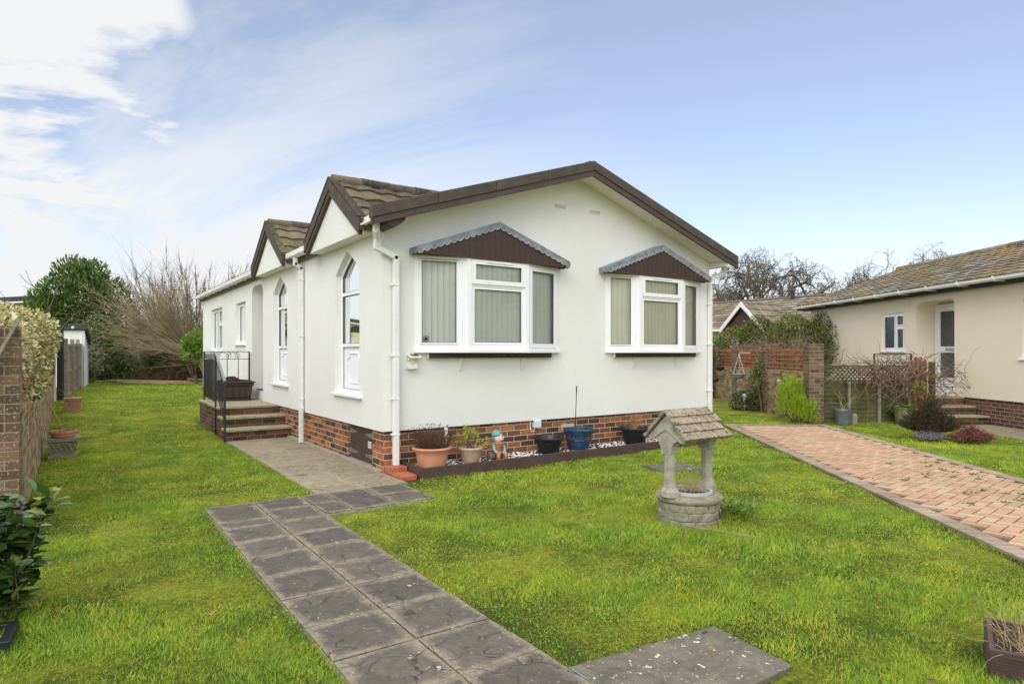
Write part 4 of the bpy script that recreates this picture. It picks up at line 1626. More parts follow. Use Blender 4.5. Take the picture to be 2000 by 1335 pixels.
# two casement windows further back
for (a0, a1, b0, b1), has in (((17.05, 18.62, 1.50, 2.60), False), ((14.44, 15.42, 1.64, 2.57), True)):
    mb = MB()
    ring(mb, rect(a0, a1, b0, b1), 0.055, fS, 0.07, 0.13)
    m = a0 + (a1 - a0) * (0.5 if not has else 0.42)
    mb.prism(rect(m - 0.03, m + 0.03, b0 + 0.055, b1 - 0.055), fS, 0.072, 0.128)
    zt_ = b0 + (b1 - b0) * 0.64
    mb.prism(rect(a0 + 0.055, m - 0.03, zt_ - 0.03, zt_ + 0.03), fS, 0.074, 0.126)
    L3 = [rect(m + 0.03, a1 - 0.055, b0 + 0.055, b1 - 0.055), rect(a0 + 0.055, m - 0.03, zt_ + 0.03, b1 - 0.055), rect(a0 + 0.055, m - 0.03, b0 + 0.055, zt_ - 0.03)]
    inn = [ring(mb, l, 0.03, fS, 0.062, 0.072) for l in L3]
    w = mb.build('window', M['upvc'], home, bevel=0.004)
    for l in inn:
        mb = MB()
        mb.add([fS(a, b, 0.09) for a, b in l], [(0, 1, 2, 3)])
        mb.build('pane', M['glass'], w)
    mb = MB()
    slats(mb, fS, a0 + 0.05, a1 - 0.05, b0 + 0.06, b1 - 0.05, 0.22, 0.089, 0.10, -0.8)
    mb.build('blind', M['blind'], w)
    mb = MB()
    mb.box(WU - (0.05 if has else 0.02), WU + 0.12, a0 - 0.02, a1 + 0.03, b0 - 0.03, b0 - 0.001)
    mb.build('sill', M['upvc'], w, bevel=0.005)

# front door in the recess, threshold and mat
mb = MB()
mb.box(WU + 0.93, WU + 0.995, 12.95, 13.80, 0.70, 2.72)
dr = mb.build('door', M['upvc'], home, bevel=0.006)
mb = MB()
mb.box(WU + 0.90, WU + 0.929, 13.05, 13.09, 1.62, 1.76)
mb.build('handle', M['steel'], dr, bevel=0.006)
mb = MB()
mb.box(WU + 0.03, WU + 0.92, 12.902, 13.838, ZB + 0.004, 0.69)
mb.build('threshold', M['upvc'], home, bevel=0.006)
mb = MB()
mb.box(WU + 0.06, WU + 0.62, 12.98, 13.78, 0.692, 0.712)
top_tag(mb.build('door_mat', M['brown_plastic'], None, bevel=0.004, loc=(WU + 0.3, 13.4, 0.692)), 'dark brown rubber door mat on the white threshold of the doorway recess', 'door mat')

# ------------------------------------------------------------------ entrance steps and railing
st = thing('entrance_steps', (2.55, 11.1, 0), 'brick and slab steps with a landing, against the left side of the white house', 'steps')
mb = MB()
mb.box(2.05, 3.07, 11.13, 11.50, -0.1, 0.152)
mb.box(2.05, 3.07, 11.502, 11.85, -0.1, 0.322)
mb.box(2.07, 3.07, 11.852, 13.98, -0.1, 0.475)
mb.build('brickwork', M['brick_step'], st)
for (a, b, z, x0) in ((11.095, 11.52, 0.153, 2.03), (11.455, 11.87, 0.323, 2.03), (11.815, 12.90, 0.476, 2.03), (12.91, 14.0, 0.476, 2.05)):
    mb = MB()
    mb.box(x0, 2.56, a, b, z, z + 0.040)
    mb.box(2.566, 3.085, a + 0.004, b, z, z + 0.038)
    mb.build('tread' if a < 11.8 else 'landing_slab', M['stone_cap'], st, bevel=0.006)

rl = thing('metal_railing', (2.05, 11.02, 0), 'black wrought iron railing with scrolls around the landing of the brick steps', 'railing')
PF, PM, PC, PW = Vector((2.0, 11.02, 0)), Vector((2.03, 12.02, 0)), Vector((2.13, 13.85, 0)), Vector((2.98, 13.85, 0))
for p, z0, z1 in ((PF, -0.02, 1.0), (PM, 0.02, 1.47), (PC, 0.05, 1.47), (PW, 0.51, 1.47)):
    mb = MB()
    mb.box(p.x - 0.014, p.x + 0.014, p.y - 0.014, p.y + 0.014, z0, z1)
    mb.build('post', M['iron'], rl)


def at(p, z):
    return Vector((p.x, p.y, z))


mb = MB()
mb.bar(at(PF, 0.985), at(PM, 1.475), 0.042, 0.014)
mb.build('handrail', M['iron_worn'], rl)
mb = MB()
mb.bar(at(PM, 1.475), at(PC, 1.475), 0.036, 0.014)
mb.bar(at(PC, 1.475), at(PW, 1.475), 0.036, 0.014)
for z in (1.325, 0.60):
    mb.bar(at(PM, z), at(PC, z), 0.012, 0.012)
    mb.bar(at(PC, z), at(PW, z), 0.012, 0.012)
mb.bar(at(PF, 0.88), at(PM, 1.36), 0.012, 0.012)
mb.bar(at(PF, 0.30), at(PM, 0.80), 0.012, 0.012)
mb.build('rail', M['iron'], rl)
mb = MB()
for k in range(1, 14):
    p = PM.lerp(PC, k / 14)
    mb.box(p.x - 0.006, p.x + 0.006, p.y - 0.006, p.y + 0.006, 0.60, 1.325)
for k in range(1, 4):
    p = PC.lerp(PW, k / 4)
    mb.box(p.x - 0.006, p.x + 0.006, p.y - 0.006, p.y + 0.006, 0.60, 1.325)
for k in range(1, 8):
    p = PF.lerp(PM, k / 8)
    mb.box(p.x - 0.006, p.x + 0.006, p.y - 0.006, p.y + 0.006, 0.30 + 0.5 * k / 8, 0.88 + 0.48 * k / 8)
mb.build('baluster', M['iron'], rl)
mb = MB()


def spiral(mb, c, ex, r0, turns, s_, z, ph=0.0):
    pts = []
    for k in range(26):
        f = k / 25
        a = ph + s_ * turns * 2 * math.pi * f
        r_ = r0 * (1 - f) + 0.008
        pts.append(c + ex * (r_ * math.cos(a)) + Vector((0, 0, z + r_ * math.sin(a))))
    mb.tube(pts, 0.0045, 4)


ex = (PW - PC).normalized()
for k, s_ in ((0.30, 1), (0.52, -1), (0.74, 1)):
    spiral(mb, PC.lerp(PW, k), ex, 0.058, 1.6, s_, 1.40, math.pi / 2)
for k in (0.41, 0.63):
    c = PC.lerp(PW, k)
    mb.tube([c + ex * (0.10 * math.cos(a)) + Vector((0, 0, 1.335 + 0.125 * math.sin(a))) for a in np.linspace(0, math.pi, 12)], 0.0045, 4)
ex = (PC - PM).normalized()
for k in range(0, 9):
    c = PM.lerp(PC, 0.1 + k * 0.1)
    mb.tube([c + ex * (0.05 * math.cos(a)) + Vector((0, 0, 1.34 + 0.11 * math.sin(a))) for a in np.linspace(0, math.pi, 9)], 0.0045, 4)
mb.build('scrollwork', M['iron'], rl)

# brown storage tub on the landing
tb = thing('storage_tub', (2.58, 13.45, 0.515), 'dark brown plastic tub planter with a flared rim standing on the landing behind the railing', 'planter tub')
mb = MB()
x0, x1, y0, y1 = 2.26, 2.94, 13.20, 13.76
for z0_, z1_, f0, f1 in ((0.517, 0.56, 0.86, 0.86), (0.56, 0.79, 0.84, 0.90), (0.79, 0.86, 0.93, 1.0), (0.86, 0.885, 1.06, 1.08)):
    cx0, cy0, hx, hy = (x0 + x1) / 2, (y0 + y1) / 2, (x1 - x0) / 2, (y1 - y0) / 2
    vs = [(cx0 + i * hx * f, cy0 + j * hy * f, z) for z, f in ((z0_, f0), (z1_ - 0.002, f1)) for i, j in ((-1, -1), (1, -1), (1, 1), (-1, 1))]
    mb.add(vs, [(3, 2, 1, 0), (4, 5, 6, 7), (0, 1, 5, 4), (1, 2, 6, 5), (2, 3, 7, 6), (3, 0, 4, 7)])
mb.build('body', M['brown_plastic'], tb, bevel=0.012)
mb = MB()
for k in range(5):
    a = x0 + 0.08 + k * 0.115
    mb.box(a, a + 0.07, y0 + 0.022, y0 + 0.034, 0.58, 0.77)
mb.build('front_rib', M['brown_plastic'], tb, bevel=0.004)
mb = MB()
mb.prism([(2.22, 0.886), (2.98, 0.886), (2.86, 0.91), (2.72, 0.925), (2.62, 0.985), (2.50, 0.985), (2.40, 0.93), (2.30, 0.91)], lambda a, b, d: (a, d, b), 13.44, 13.50)
mb.build('lid_handle', M['brown_plastic'], tb, bevel=0.008)

# solar wall light
sw = thing('solar_light', (3.43, WV0, 1.35), 'cream solar wall light with a tilted panel on the front wall beside the downpipe', 'solar light')
mb = MB()
mb.prism([(7.098, 1.42), (6.98, 1.385), (6.98, 1.405), (7.098, 1.44)], lambda a, b, d: (d, a, b), 3.35, 3.50)
pn = mb.build('panel_housing', M['cream_plastic'], sw, bevel=0.006)
mb = MB()
mb.prism([(7.075, 1.438), (7.0, 1.4155), (7.0, 1.418), (7.075, 1.4405)], lambda a, b, d: (d, a, b), 3.375, 3.475)
mb.build('solar_cell', M['lens'], pn)
mb = MB()
mb.box(3.475, 3.49, 7.08, 7.098, 1.25, 1.41)
mb.box(3.355, 3.37, 7.05, 7.098, 1.36, 1.385)
mb.build('bracket', M['cream_plastic'], sw, bevel=0.003)
mb = MB()
mb.prism([(3.345, 1.255), (3.45, 1.262), (3.46, 1.275), (3.445, 1.315), (3.435, 1.315), (3.345, 1.28)], lambda a, b, d: (a, d, b), 7.01, 7.098)
mb.build('lamp_head', M['cream_plastic'], sw, bevel=0.006)

# clay gully at the foot of the downpipe
dg = thing('drain_gully', (3.1, 6.85, 0), 'red clay drain gully bricks under the corner downpipe', 'drain')
mb = MB()
mb.box(3.06, 3.27, 6.90, 7.11, 0.0, 0.10)
mb.build('clay_block', M['brick_red'], dg, bevel=0.012)
mb = MB()
mb.box(3.05, 3.26, 6.62, 6.88, -0.02, 0.045)
mb.build('clay_tile', M['brick_red'], dg, bevel=0.010)

# ------------------------------------------------------------------ raised bed along the front
bed = thing('timber_edging', (3.3, 6.55, 0), 'dark brown painted timber edging of the narrow pebble bed below the front wall', 'bed edging')
mb = MB()
mb.box(3.275, 8.2, 6.52, 6.565, -0.05, 0.125)
mb.build('front_board', M['timber_dark'], bed, bevel=0.004)
mb = MB()
mb.box(3.275, 3.32, 6.567, 7.10, -0.05, 0.125)
mb.build('end_board', M['timber_dark'], bed, bevel=0.004)
mb = MB()
mb.box(3.322, 8.2, 6.567, 7.14, -0.05, 0.055)
mb.build('bed_soil', M['earth'])['kind'] = 'structure'
mb = MB()
for k in range(800):
    u_ = random.uniform(3.34, 8.15)
    w_ = random.uniform(6.59, 7.10)
    r_ = random.uniform(0.009, 0.021)
    mb.ball((u_, w_, 0.055 + r_ * 0.5 + random.random() * 0.022), r_, 6, 4, (random.uniform(0.8, 1.4), random.uniform(0.8, 1.3), 0.7))
o = mb.build('white_pebbles', M['white_stone'], smooth=True, loc=(5.5, 6.8, 0.06))
top_tag(o, 'white pebbles spread between the dark timber edging and the brick base', 'pebbles', kind='stuff')


def pot(name, c, prof, mat, label, cat, group=None, soil=None, n=36, sx=1, sy=1):
    t_ = thing(name, c, label, cat, group)
    mb = MB()
    mb.lathe(prof, c, n, sx=sx, sy=sy)
    b = mb.build('pot', mat, t_, smooth=True, ang=35)
    if soil:
        mb = MB()
        mb.lathe([(soil[0], soil[1]), (soil[0] * 0.6, soil[1] + 0.012), (0.001, soil[1] + 0.015)], c, 20, cap0=True, sx=sx, sy=sy)
        mb.build('soil', M['earth'], t_, smooth=True)
    return t_


GP = 'flower pots standing in the pebble bed'
Z0 = 0.07
# large terracotta pot with dead flowers
c = (3.56, 6.83, Z0)
p1 = pot('terracotta_pot', c, [(0.150, 0), (0.162, 0.01), (0.185, 0.10), (0.196, 0.175), (0.203, 0.18), (0.207, 0.205), (0.212, 0.212), (0.238, 0.218), (0.246, 0.232), (0.240, 0.246), (0.222, 0.250), (0.210, 0.24), (0.20, 0.20)], M['terracotta'], 'large orange terracotta pot full of brown dead flower stems, leftmost in the bed', 'flower pot', GP, (0.203, 0.205))
mb, heads = MB(), MB()
for k in range(330):
    a, r_ = random.uniform(0, 2 * math.pi), 0.16 * math.sqrt(random.random())
    out = Vector((math.cos(a) * r_ * 1.5, math.sin(a) * r_ * 1.2, 0.30))
    L_ = random.uniform(0.16, 0.33)
    q = wand(mb, (c[0] + r_ * math.cos(a), c[1] + r_ * math.sin(a), Z0 + 0.21), out, L_, 0.0028, rng, 0.16, 0.02, 4)
    if random.random() < 0.7:
        e = q[-1]
        heads.ball(tuple(e), random.uniform(0.005, 0.010), 5, 4, (1, 1, 0.7))
        for j in range(2):
            wand(mb, q[2], out + Vector(rng.normal(0, 0.2, 3)), L_ * 0.4, 0.002, rng, 0.2, 0.0, 3)
mb.build('dead_stems', M['deadhead'], p1)
heads.build('seed_heads', basic('seed_head', (0.055, 0.035, 0.028), 0.9, 0.3, 30), p1)
mb = MB()
mb.tube([(3.735, 6.80, 0.27), (3.74, 6.80, 0.38), (3.737, 6.80, 0.44)], 0.008, 5)
mb.lathe([(0.010, 0.0), (0.020, 0.01), (0.022, 0.05), (0.018, 0.09), (0.026, 0.10), (0.020, 0.125), (0.004, 0.135)], (3.737, 6.80, 0.41), 10)
mb.build('marker_post', M['white_stone'], p1, smooth=True)
# small pale pot with yellow-green shrub
c = (4.085, 6.80, Z0)
p2 = pot('terracotta_pot', c, [(0.098, 0), (0.104, 0.01), (0.138, 0.165), (0.142, 0.17), (0.152, 0.175), (0.157, 0.19), (0.152, 0.204), (0.138, 0.205), (0.13, 0.17)], M['terracotta_pale'], 'small pale pink pot with a yellow green shrub, left of the gnome', 'flower pot', GP, (0.132, 0.172))
mb, tips = MB(), []
for k in range(11):
    grow(mb, tips, (c[0] + rng.normal(0, 0.03), c[1] + rng.normal(0, 0.03), Z0 + 0.17), (rng.normal(0.12, 0.55), rng.normal(0, 0.4), 0.8), 0.13, 0.0045, 2, rng, 0.2, 0.0, 0.7, (2, 3), 0.7, 3, 4, 0.0015)
mb.build('stems', M['twig'], p2)
C = np.array([tuple(p) for p, d in tips for _ in range(7)]) + rng.normal(0, 0.012, (len(tips) * 7, 3))
leaves('leaves', C, rng.normal(0, 1, C.shape) + np.array([0, 0, 0.4]), rng.uniform(0.018, 0.034, len(C)), M['yellowgreen'], p2, 0.5)
# black pots
BP = [(0.135, 0), (0.140, 0.008), (0.172, 0.185), (0.178, 0.19), (0.205, 0.195), (0.213, 0.205), (0.214, 0.225), (0.206, 0.236), (0.192, 0.232), (0.178, 0.20), (0.172, 0.15)]
c = (5.345, 6.82, Z0)
p3 = pot('plastic_pot', c, BP, M['black_plastic'], 'empty black plastic pot with a dry leaf, between the gnome and the blue pot', 'flower pot', GP, (0.172, 0.15))
V_, F_ = leaf_geo(np.array([[5.31, 6.78, 0.25], [5.33, 6.80, 0.24], [5.30, 6.77, 0.245]]), np.array([[0.6, 0, 0.9], [-0.8, 0, 0.5], [0.3, -0.3, 0.8]]), np.array([0.09, 0.07, 0.08]), 0.5, 0.4)
raw_mesh('dry_leaf', V_, F_, M['deadleaf'], p3)
c = (7.02, 6.84, Z0)
p4 = pot('plastic_pot', c, [(r_ * 1.12, z * 1.08) for r_, z in BP], M['black_plastic'], 'black plastic pot holding a dried straw coloured plant, right of the blue pot', 'flower pot', GP, (0.19, 0.17))
mb, tips = MB(), []
for k in range(26):
    grow(mb, tips, (c[0] + rng.normal(-0.03, 0.02), c[1] + rng.normal(0, 0.02), Z0 + 0.18), (rng.normal(0, 0.35), rng.normal(0, 0.3), 0.9), 0.13, 0.0035, 1, rng, 0.15, 0.03, 0.4, (2, 3), 0.6, 3, 4, 0.0015)
C = np.array([tuple(p) for p, d in tips for _ in range(4)]) + rng.normal(0, 0.014, (len(tips) * 4, 3))
mb.build('stems', basic('straw_stem', (0.42, 0.22, 0.09), 0.9, 0.3, 10), p4)
leaves('leaves', C, rng.normal(0, 1, C.shape), rng.uniform(0.012, 0.026, len(C)), M['deadleaf'], p4, 0.5)
# blue glazed pot with scroll band and rod
c = (5.89, 6.83, Z0 + 0.02)
p5 = pot('glazed_pot', c, [(0.148, 0), (0.150, 0.006), (0.172, 0.125), (0.180, 0.13), (0.178, 0.138), (0.188, 0.20), (0.196, 0.205), (0.204, 0.225), (0.208, 0.25), (0.222, 0.262), (0.226, 0.280), (0.216, 0.292), (0.200, 0.285), (0.195, 0.24)], M['blue_glaze'], 'blue glazed pot with a brown scroll band and a thin black rod standing in it', 'flower pot', GP, (0.197, 0.245), 40)
mb = MB()
for k in range(12):
    a0 = 2 * math.pi * k / 12
    pts = []
    for j in range(17):
        f = j / 16
        a = a0 + (f - 0.1) * 0.62
        z = 0.168 + 0.018 * math.sin(f * 2 * math.pi * 1.2 + (k % 2) * math.pi)
        r_ = 0.183 + (z - 0.168) * 0.3
        pts.append((c[0] + r_ * math.cos(a), c[1] + r_ * math.sin(a), c[2] + z))
    mb.tube(pts, 0.006, 5)
mb.build('scroll_band', M['copper_glaze'], p5, smooth=True)
mb = MB()
mb.lathe([(0.17, 0), (0.19, 0.004), (0.196, 0.018), (0.186, 0.018)], (c[0], c[1], Z0), 32)
mb.build('saucer', M['terracotta'], p5, smooth=True, ang=40)
mb = MB()
mb.tube([(5.80, 6.80, 0.30), (5.826, 6.80, 0.88)], 0.006, 6)
mb.tube([(5.826, 6.80, 0.882), (5.828, 6.80, 0.985)], 0.009, 6)
mb.build('rod', M['iron'], p5)

# gnome sitting on a log
g = thing('garden_gnome', (4.47, 6.76, 0.06), 'painted garden gnome in a turquoise cap and clay pot vest sitting on a log', 'gnome')
gx0, gy0, gz0 = 4.49, 6.78, 0.075
mb = MB()
mb.tube([(gx0 - 0.135, gy0 + 0.03, gz0 + 0.055), (gx0 - 0.12, gy0 + 0.03, gz0 + 0.055), (gx0 + 0.09, gy0 + 0.05, gz0 + 0.052), (gx0 + 0.10, gy0 + 0.05, gz0 + 0.052)], [0.046, 0.052, 0.050, 0.044], 14)
mb.build('log', M['log'], g, smooth=True, ang=50)
mb = MB()
mb.lathe([(0.040, 0.095), (0.050, 0.105), (0.066, 0.20), (0.068, 0.205), (0.078, 0.21), (0.079, 0.232), (0.070, 0.235)], (gx0, gy0, gz0), 20, cap1=True)
vst = mb.build('pot_vest', M['gorange'], g, smooth=True, ang=40)
mb = MB()
for k, dx_ in enumerate((-0.018, -0.008, 0.0, 0.009)):
    x = gx0 + 0.012 + dx_ * 1.3
    mb.tube([(x, gy0 - 0.0605, gz0 + 0.158), (x + 0.002, gy0 - 0.0625, gz0 + 0.175 - 0.006 * (k in (1, 3)))], 0.0022, 4)
mb.tube([(gx0 - 0.011, gy0 - 0.0615, gz0 + 0.166), (gx0 - 0.003, gy0 - 0.0615, gz0 + 0.160)], 0.002, 4)
mb.build('lettering', M['gasket'], vst)
mb = MB()
mb.lathe([(0.030, 0.23), (0.052, 0.245), (0.060, 0.28), (0.058, 0.315), (0.045, 0.345), (0.02, 0.362), (0.002, 0.366)], (gx0 - 0.004, gy0, gz0), 18, sy=1.0)
mb.ball((gx0 + 0.045, gy0 - 0.045, gz0 + 0.292), 0.014, 8, 6)
mb.ball((gx0 + 0.012, gy0 - 0.052, gz0 + 0.272), 0.018, 8, 6)
mb.ball((gx0 + 0.050, gy0 - 0.022, gz0 + 0.270), 0.018, 8, 6)
hd = mb.build('head', M['gface'], g, smooth=True)
mb = MB()
for dx_, dy_ in ((0.022, -0.056), (0.054, -0.030)):
    mb.ball((gx0 + dx_, gy0 + dy_, gz0 + 0.305), 0.006, 6, 5)
mb.build('eyes', M['gasket'], hd)
mb = MB()
mb.ball((gx0 + 0.020, gy0 - 0.035, gz0 + 0.247), 0.030, 10, 7, (1.2, 1.0, 0.6))
mb.build('neckerchief', M['gred'], g, smooth=True)
mb = MB()
mb.lathe([(0.067, 0.0), (0.070, 0.012), (0.066, 0.03), (0.052, 0.055), (0.025, 0.070), (0.002, 0.073)], (gx0 - 0.018, gy0 + 0.012, gz0 + 0.312), 16)
mb.ball((gx0 - 0.055, gy0 + 0.02, gz0 + 0.29), 0.035, 10, 7, (0.8, 1.1, 1.4))
mb.build('cap', M['turq'], g, smooth=True)
for s_ in (-1, 1):
    mb = MB()
    mb.tube([(gx0 + s_ * 0.068, gy0, gz0 + 0.20), (gx0 + s_ * 0.080, gy0 - 0.015, gz0 + 0.155), (gx0 + s_ * 0.070, gy0 - 0.04, gz0 + 0.115), (gx0 + s_ * 0.035, gy0 - 0.075, gz0 + 0.100)], [0.020, 0.022, 0.020, 0.014], 8)
    mb.ball((gx0 + s_ * 0.03, gy0 - 0.08, gz0 + 0.100), 0.016, 8, 6)
    mb.build('arm', M['gblue'], g, smooth=True)
    mb = MB()
    mb.tube([(gx0 + s_ * 0.03, gy0 - 0.01, gz0 + 0.095), (gx0 + s_ * 0.052, gy0 - 0.08, gz0 + 0.092), (gx0 + s_ * 0.055, gy0 - 0.092, gz0 + 0.06), (gx0 + s_ * 0.055, gy0 - 0.092, gz0 + 0.022)], [0.028, 0.027, 0.024, 0.022], 10)
    mb.ball((gx0 + s_ * 0.058, gy0 - 0.112, gz0 + 0.018), 0.026, 9, 6, (0.9, 1.3, 0.7))
    mb.build('leg', M['gorange'], g, smooth=True)

# ------------------------------------------------------------------ cast stone wishing well
wx, wy = 4.40, 3.64
well = thing('wishing_well', (wx, wy, 0), 'weathered cast stone wishing well planter with a tiled pitched roof, on the front lawn', 'wishing well')
mb = MB()
zc = -0.03
for k in range(3):
    h_ = 0.070
    n = 14
    off = (k % 2) * 0.5
    for j in range(n):
        a0, a1 = 2 * math.pi * (j + off) / n + 0.012, 2 * math.pi * (j + 1 + off) / n - 0.012
        R1 = 0.268 + random.uniform(-0.004, 0.004) - 0.002 * k
        vs = []
        for z in (zc, zc + 0.008, zc + h_ - 0.008, zc + h_ - 0.001):
            rr = R1 - (0.008 if z in (zc, zc + h_ - 0.001) else 0)
            for q in range(4):
                a = a0 + (a1 - a0) * q / 3
                rq = rr - (0.006 if q in (0, 3) else 0)
                vs.append((wx + rq * math.cos(a), wy + rq * math.sin(a), z))
        fs = [(r_ * 4 + q, r_ * 4 + q + 1, r_ * 4 + q + 5, r_ * 4 + q + 4) for r_ in range(3) for q in range(3)]
        mb.add(vs, fs)
    zc += h_
mb.lathe([(0.255, -0.05), (0.255, 0.181)], (wx, wy, 0), 40, cap0=False)
mb.lathe([(0.25, 0.181), (0.272, 0.183), (0.284, 0.196), (0.286, 0.212), (0.276, 0.228), (0.262, 0.236), (0.175, 0.240), (0.172, 0.12)], (wx, wy, 0), 44, cap0=False)
mb.build('base', M['stone'], well, smooth=True, ang=40, jit=0.0012)
mb = MB()
mb.lathe([(0.172, 0.236), (0.184, 0.240), (0.186, 0.262), (0.172, 0.266), (0.163, 0.262), (0.155, 0.20)], (wx + 0.01, wy - 0.01, 0), 32, cap0=False)
bw = mb.build('liner_bowl', M['cement_grey'], well, smooth=True, ang=50)
mb = MB()
mb.lathe([(0.158, 0.225), (0.08, 0.24), (0.001, 0.245)], (wx + 0.01, wy - 0.01, 0), 20)
mb.build('soil', M['earth'], bw, smooth=True)
# posts with brackets and gable chevrons
for s_ in (-1, 1):
    ux = wx + s_ * 0.245
    mb = MB()
    prof = [(0.078, 0.235), (0.078, 0.28), (0.066, 0.30), (0.052, 0.315), (0.047, 0.35), (0.046, 0.68)]
    vs, fs = [], []
    n = 8
    for r_, z in prof:
        for j in range(n):
            a = 2 * math.pi * (j + 0.5) / n
            vs.append((ux + r_ * math.cos(a) * 0.95, wy + r_ * math.sin(a) * 1.12, z))
    for i in range(len(prof) - 1):
        for j in range(n):
            a, b = i * n + j, i * n + (j + 1) % n
            fs.append((a, b, b + n, a + n))
    mb.add(vs, fs)
    x0_, x1_ = ux - 0.040, ux + 0.040
    mb.prism([(-0.052, 0.60), (0.052, 0.60), (0.060, 0.66), (0.085, 0.70), (0.125, 0.715), (0.185, 0.705), (0.197, 0.735), (0.0, 0.918), (-0.197, 0.735), (-0.185, 0.705), (-0.125, 0.715), (-0.085, 0.70), (-0.060, 0.66)], lambda a, b, d: (d, wy + a, b), x0_, x1_)
    # raised chevron
    for q in (-1, 1):
        mb.prism([(0, 0.865), (0, 0.80), (q * 0.155, 0.665 + 0.04), (q * 0.185, 0.70)], lambda a, b, d: (d, wy + a, b), (x0_ - 0.012) if s_ < 0 else x1_ + 0.0005, (x0_ - 0.0005) if s_ < 0 else x1_ + 0.012)
    mb.build('post', M['stone_smooth'], well, bevel=0.006, jit=0.0008)
mb = MB()
mb.tube([(wx - 0.20, wy, 0.70), (wx - 0.12, wy, 0.70), (wx - 0.118, wy, 0.70), (wx + 0.09, wy, 0.70), (wx + 0.092, wy, 0.70), (wx + 0.21, wy, 0.70)], [0.028, 0.028, 0.043, 0.043, 0.030, 0.030], 12)
for k in range(9):
    x = wx - 0.09 + k * 0.018
    mb.tube([(x, wy + 0.045 * math.cos(a), 0.70 + 0.045 * math.sin(a)) for a in np.linspace(0, 2 * math.pi, 13)], 0.008, 4)
mb.build('winding_roller', M['stone_smooth'], well, smooth=True, ang=40)
rfm, cap_ = MB(), MB()
for s_ in (-1, 1):
    B = Vector((0, -s_, 1.03)).normalized()
    N = Vector((0, s_ * 1.03, 1)).normalized()
    e0 = Vector((wx - 0.315, wy + s_ * 0.225, 0.735))
    L_ = 0.225 / abs(B.y) + 0.004
    rowh = L_ / 4
    for r_ in range(4):
        a = e0 + B * (r_ * rowh - 0.008)
        b = e0 + B * ((r_ + 1) * rowh)
        nx0 = 7
        ln = 0.61
        for k in range(nx0):
            x0_ = k * ln / nx0 - (0.5 * ln / nx0 if r_ % 2 else 0)
            x1_ = x0_ + ln / nx0 - 0.002
            x0_, x1_ = max(0, x0_), min(ln, x1_)
            j = random.uniform(-0.002, 0.002)
            vs = []
            for xx in (x0_, x1_):
                for p_, o in ((a, -0.014), (a, 0.020 + j), (b, 0.004 + j), (b, -0.014)):
                    vs.append(tuple(p_ + Vector((xx, 0, 0)) + N * o))
            rfm.add(vs, [(3, 2, 1, 0), (4, 5, 6, 7), (0, 1, 5, 4), (1, 2, 6, 5), (2, 3, 7, 6), (3, 0, 4, 7)])
rfm.build('roof', M['stone_roof'], well, bevel=0.004, jit=0.0008)
mb, tips = MB(), []
for k in range(44):
    a, r_ = random.uniform(0, 6.28), random.uniform(0, 0.12)
    grow(mb, tips, (wx + 0.01 + r_ * math.cos(a), wy + r_ * math.sin(a), 0.235), (rng.normal(0, 0.6), rng.normal(0, 0.6), 0.75), 0.11, 0.0024, 1, rng, 0.35, 0.0, 0.8, (2, 3), 0.7, 3, 3, 0.0012)
mb.build('dried_plant', M['dry_stem'], well)

# canes lying in the grass in front of the well
cn = thing('bamboo_canes', (4.2, 3.2, 0.03), 'thin dry canes lying in the grass in front of the wishing well', 'canes')
for k in range(3):
    mb = MB()
    mb.tube([(4.06 + k * 0.03, 3.40 - k * 0.03, 0.05), (4.17, 3.15 + k * 0.02, 0.048), (4.30 - k * 0.03, 2.90 + k * 0.03, 0.04)], 0.003, 5)
    mb.build('cane', M['cane'], cn)

# drain cover slab, bottom of the picture, and stepping slab behind the well
dc = thing('drain_cover', (2.38, 1.98, 0), 'lichen spotted concrete drain cover in a steel rim set in the lawn beside the path', 'drain cover')
mb = MB()
mb.prism([(1.87, 1.66), (2.735, 1.66), (2.785, 2.14), (1.885, 2.235)], lambda a, b, d: (a, b, d), -0.06, 0.006)
mb.build('lid', M['manhole'], dc, bevel=0.005, jit=0.0)
mb = MB()
mb.prism([(1.855, 1.66), (1.868, 1.66), (1.883, 2.236), (1.870, 2.245)], lambda a, b, d: (a, b, d), -0.06, 0.004)
mb.build('steel_rim', M['galv'], dc)
mb = MB()
mb.box(2.66, 2.70, 2.105, 2.12, 0.0055, 0.0075)
mb.build('lifting_slot', M['gasket'], dc)
mb = MB()
Mr = Matrix.Translation((6.20, 5.38, 0)) @ Matrix.Rotation(-0.2, 4, 'Z')
mb.box(-0.30, 0.30, -0.22, 0.22, -0.05, 0.024, Mr)
top_tag(mb.build('stepping_slab', M['manhole'], bevel=0.005, loc=(6.2, 5.38, 0)), 'single grey slab set in the lawn behind the wishing well', 'paving slab')

# ------------------------------------------------------------------ left boundary
lw = thing('brick_boundary_wall', (-0.37, 6.4, 0), 'weathered brick garden wall with a lichen spotted pillar and red trellis along the left edge', 'garden wall')
mb = MB()
mb.box(-0.60, -0.372, 6.74, 17.6, -0.1, 0.875)
mb.build('wall', M['brick_old'], lw)
mb = MB()
y = 6.75
while y < 17.5:
    mb.box(-0.602, -0.369 + random.uniform(-0.002, 0.003), y, y + 0.067, 0.877, 0.962 + random.uniform(-0.004, 0.004))
    y += 0.076
mb.build('coping', M['brick_old'], lw, bevel=0.004)
for v0_, v1_, zt_ in ((6.36, 6.72, 1.66), (17.25, 17.59, 1.62)):
    mb = MB()
    if v0_ < 7:
        mb.box(-0.80, -0.36, v0_, v1_, -0.1, zt_ - 0.15)
        mb.box(-0.795, -0.365, v0_ + 0.005, v1_ - 0.005, zt_ - 0.148, zt_)
    else:
        mb.box(-0.68, -0.36, v0_, v1_, 0.965, zt_)
    mb.build('pillar', M['brick_dark'], lw)


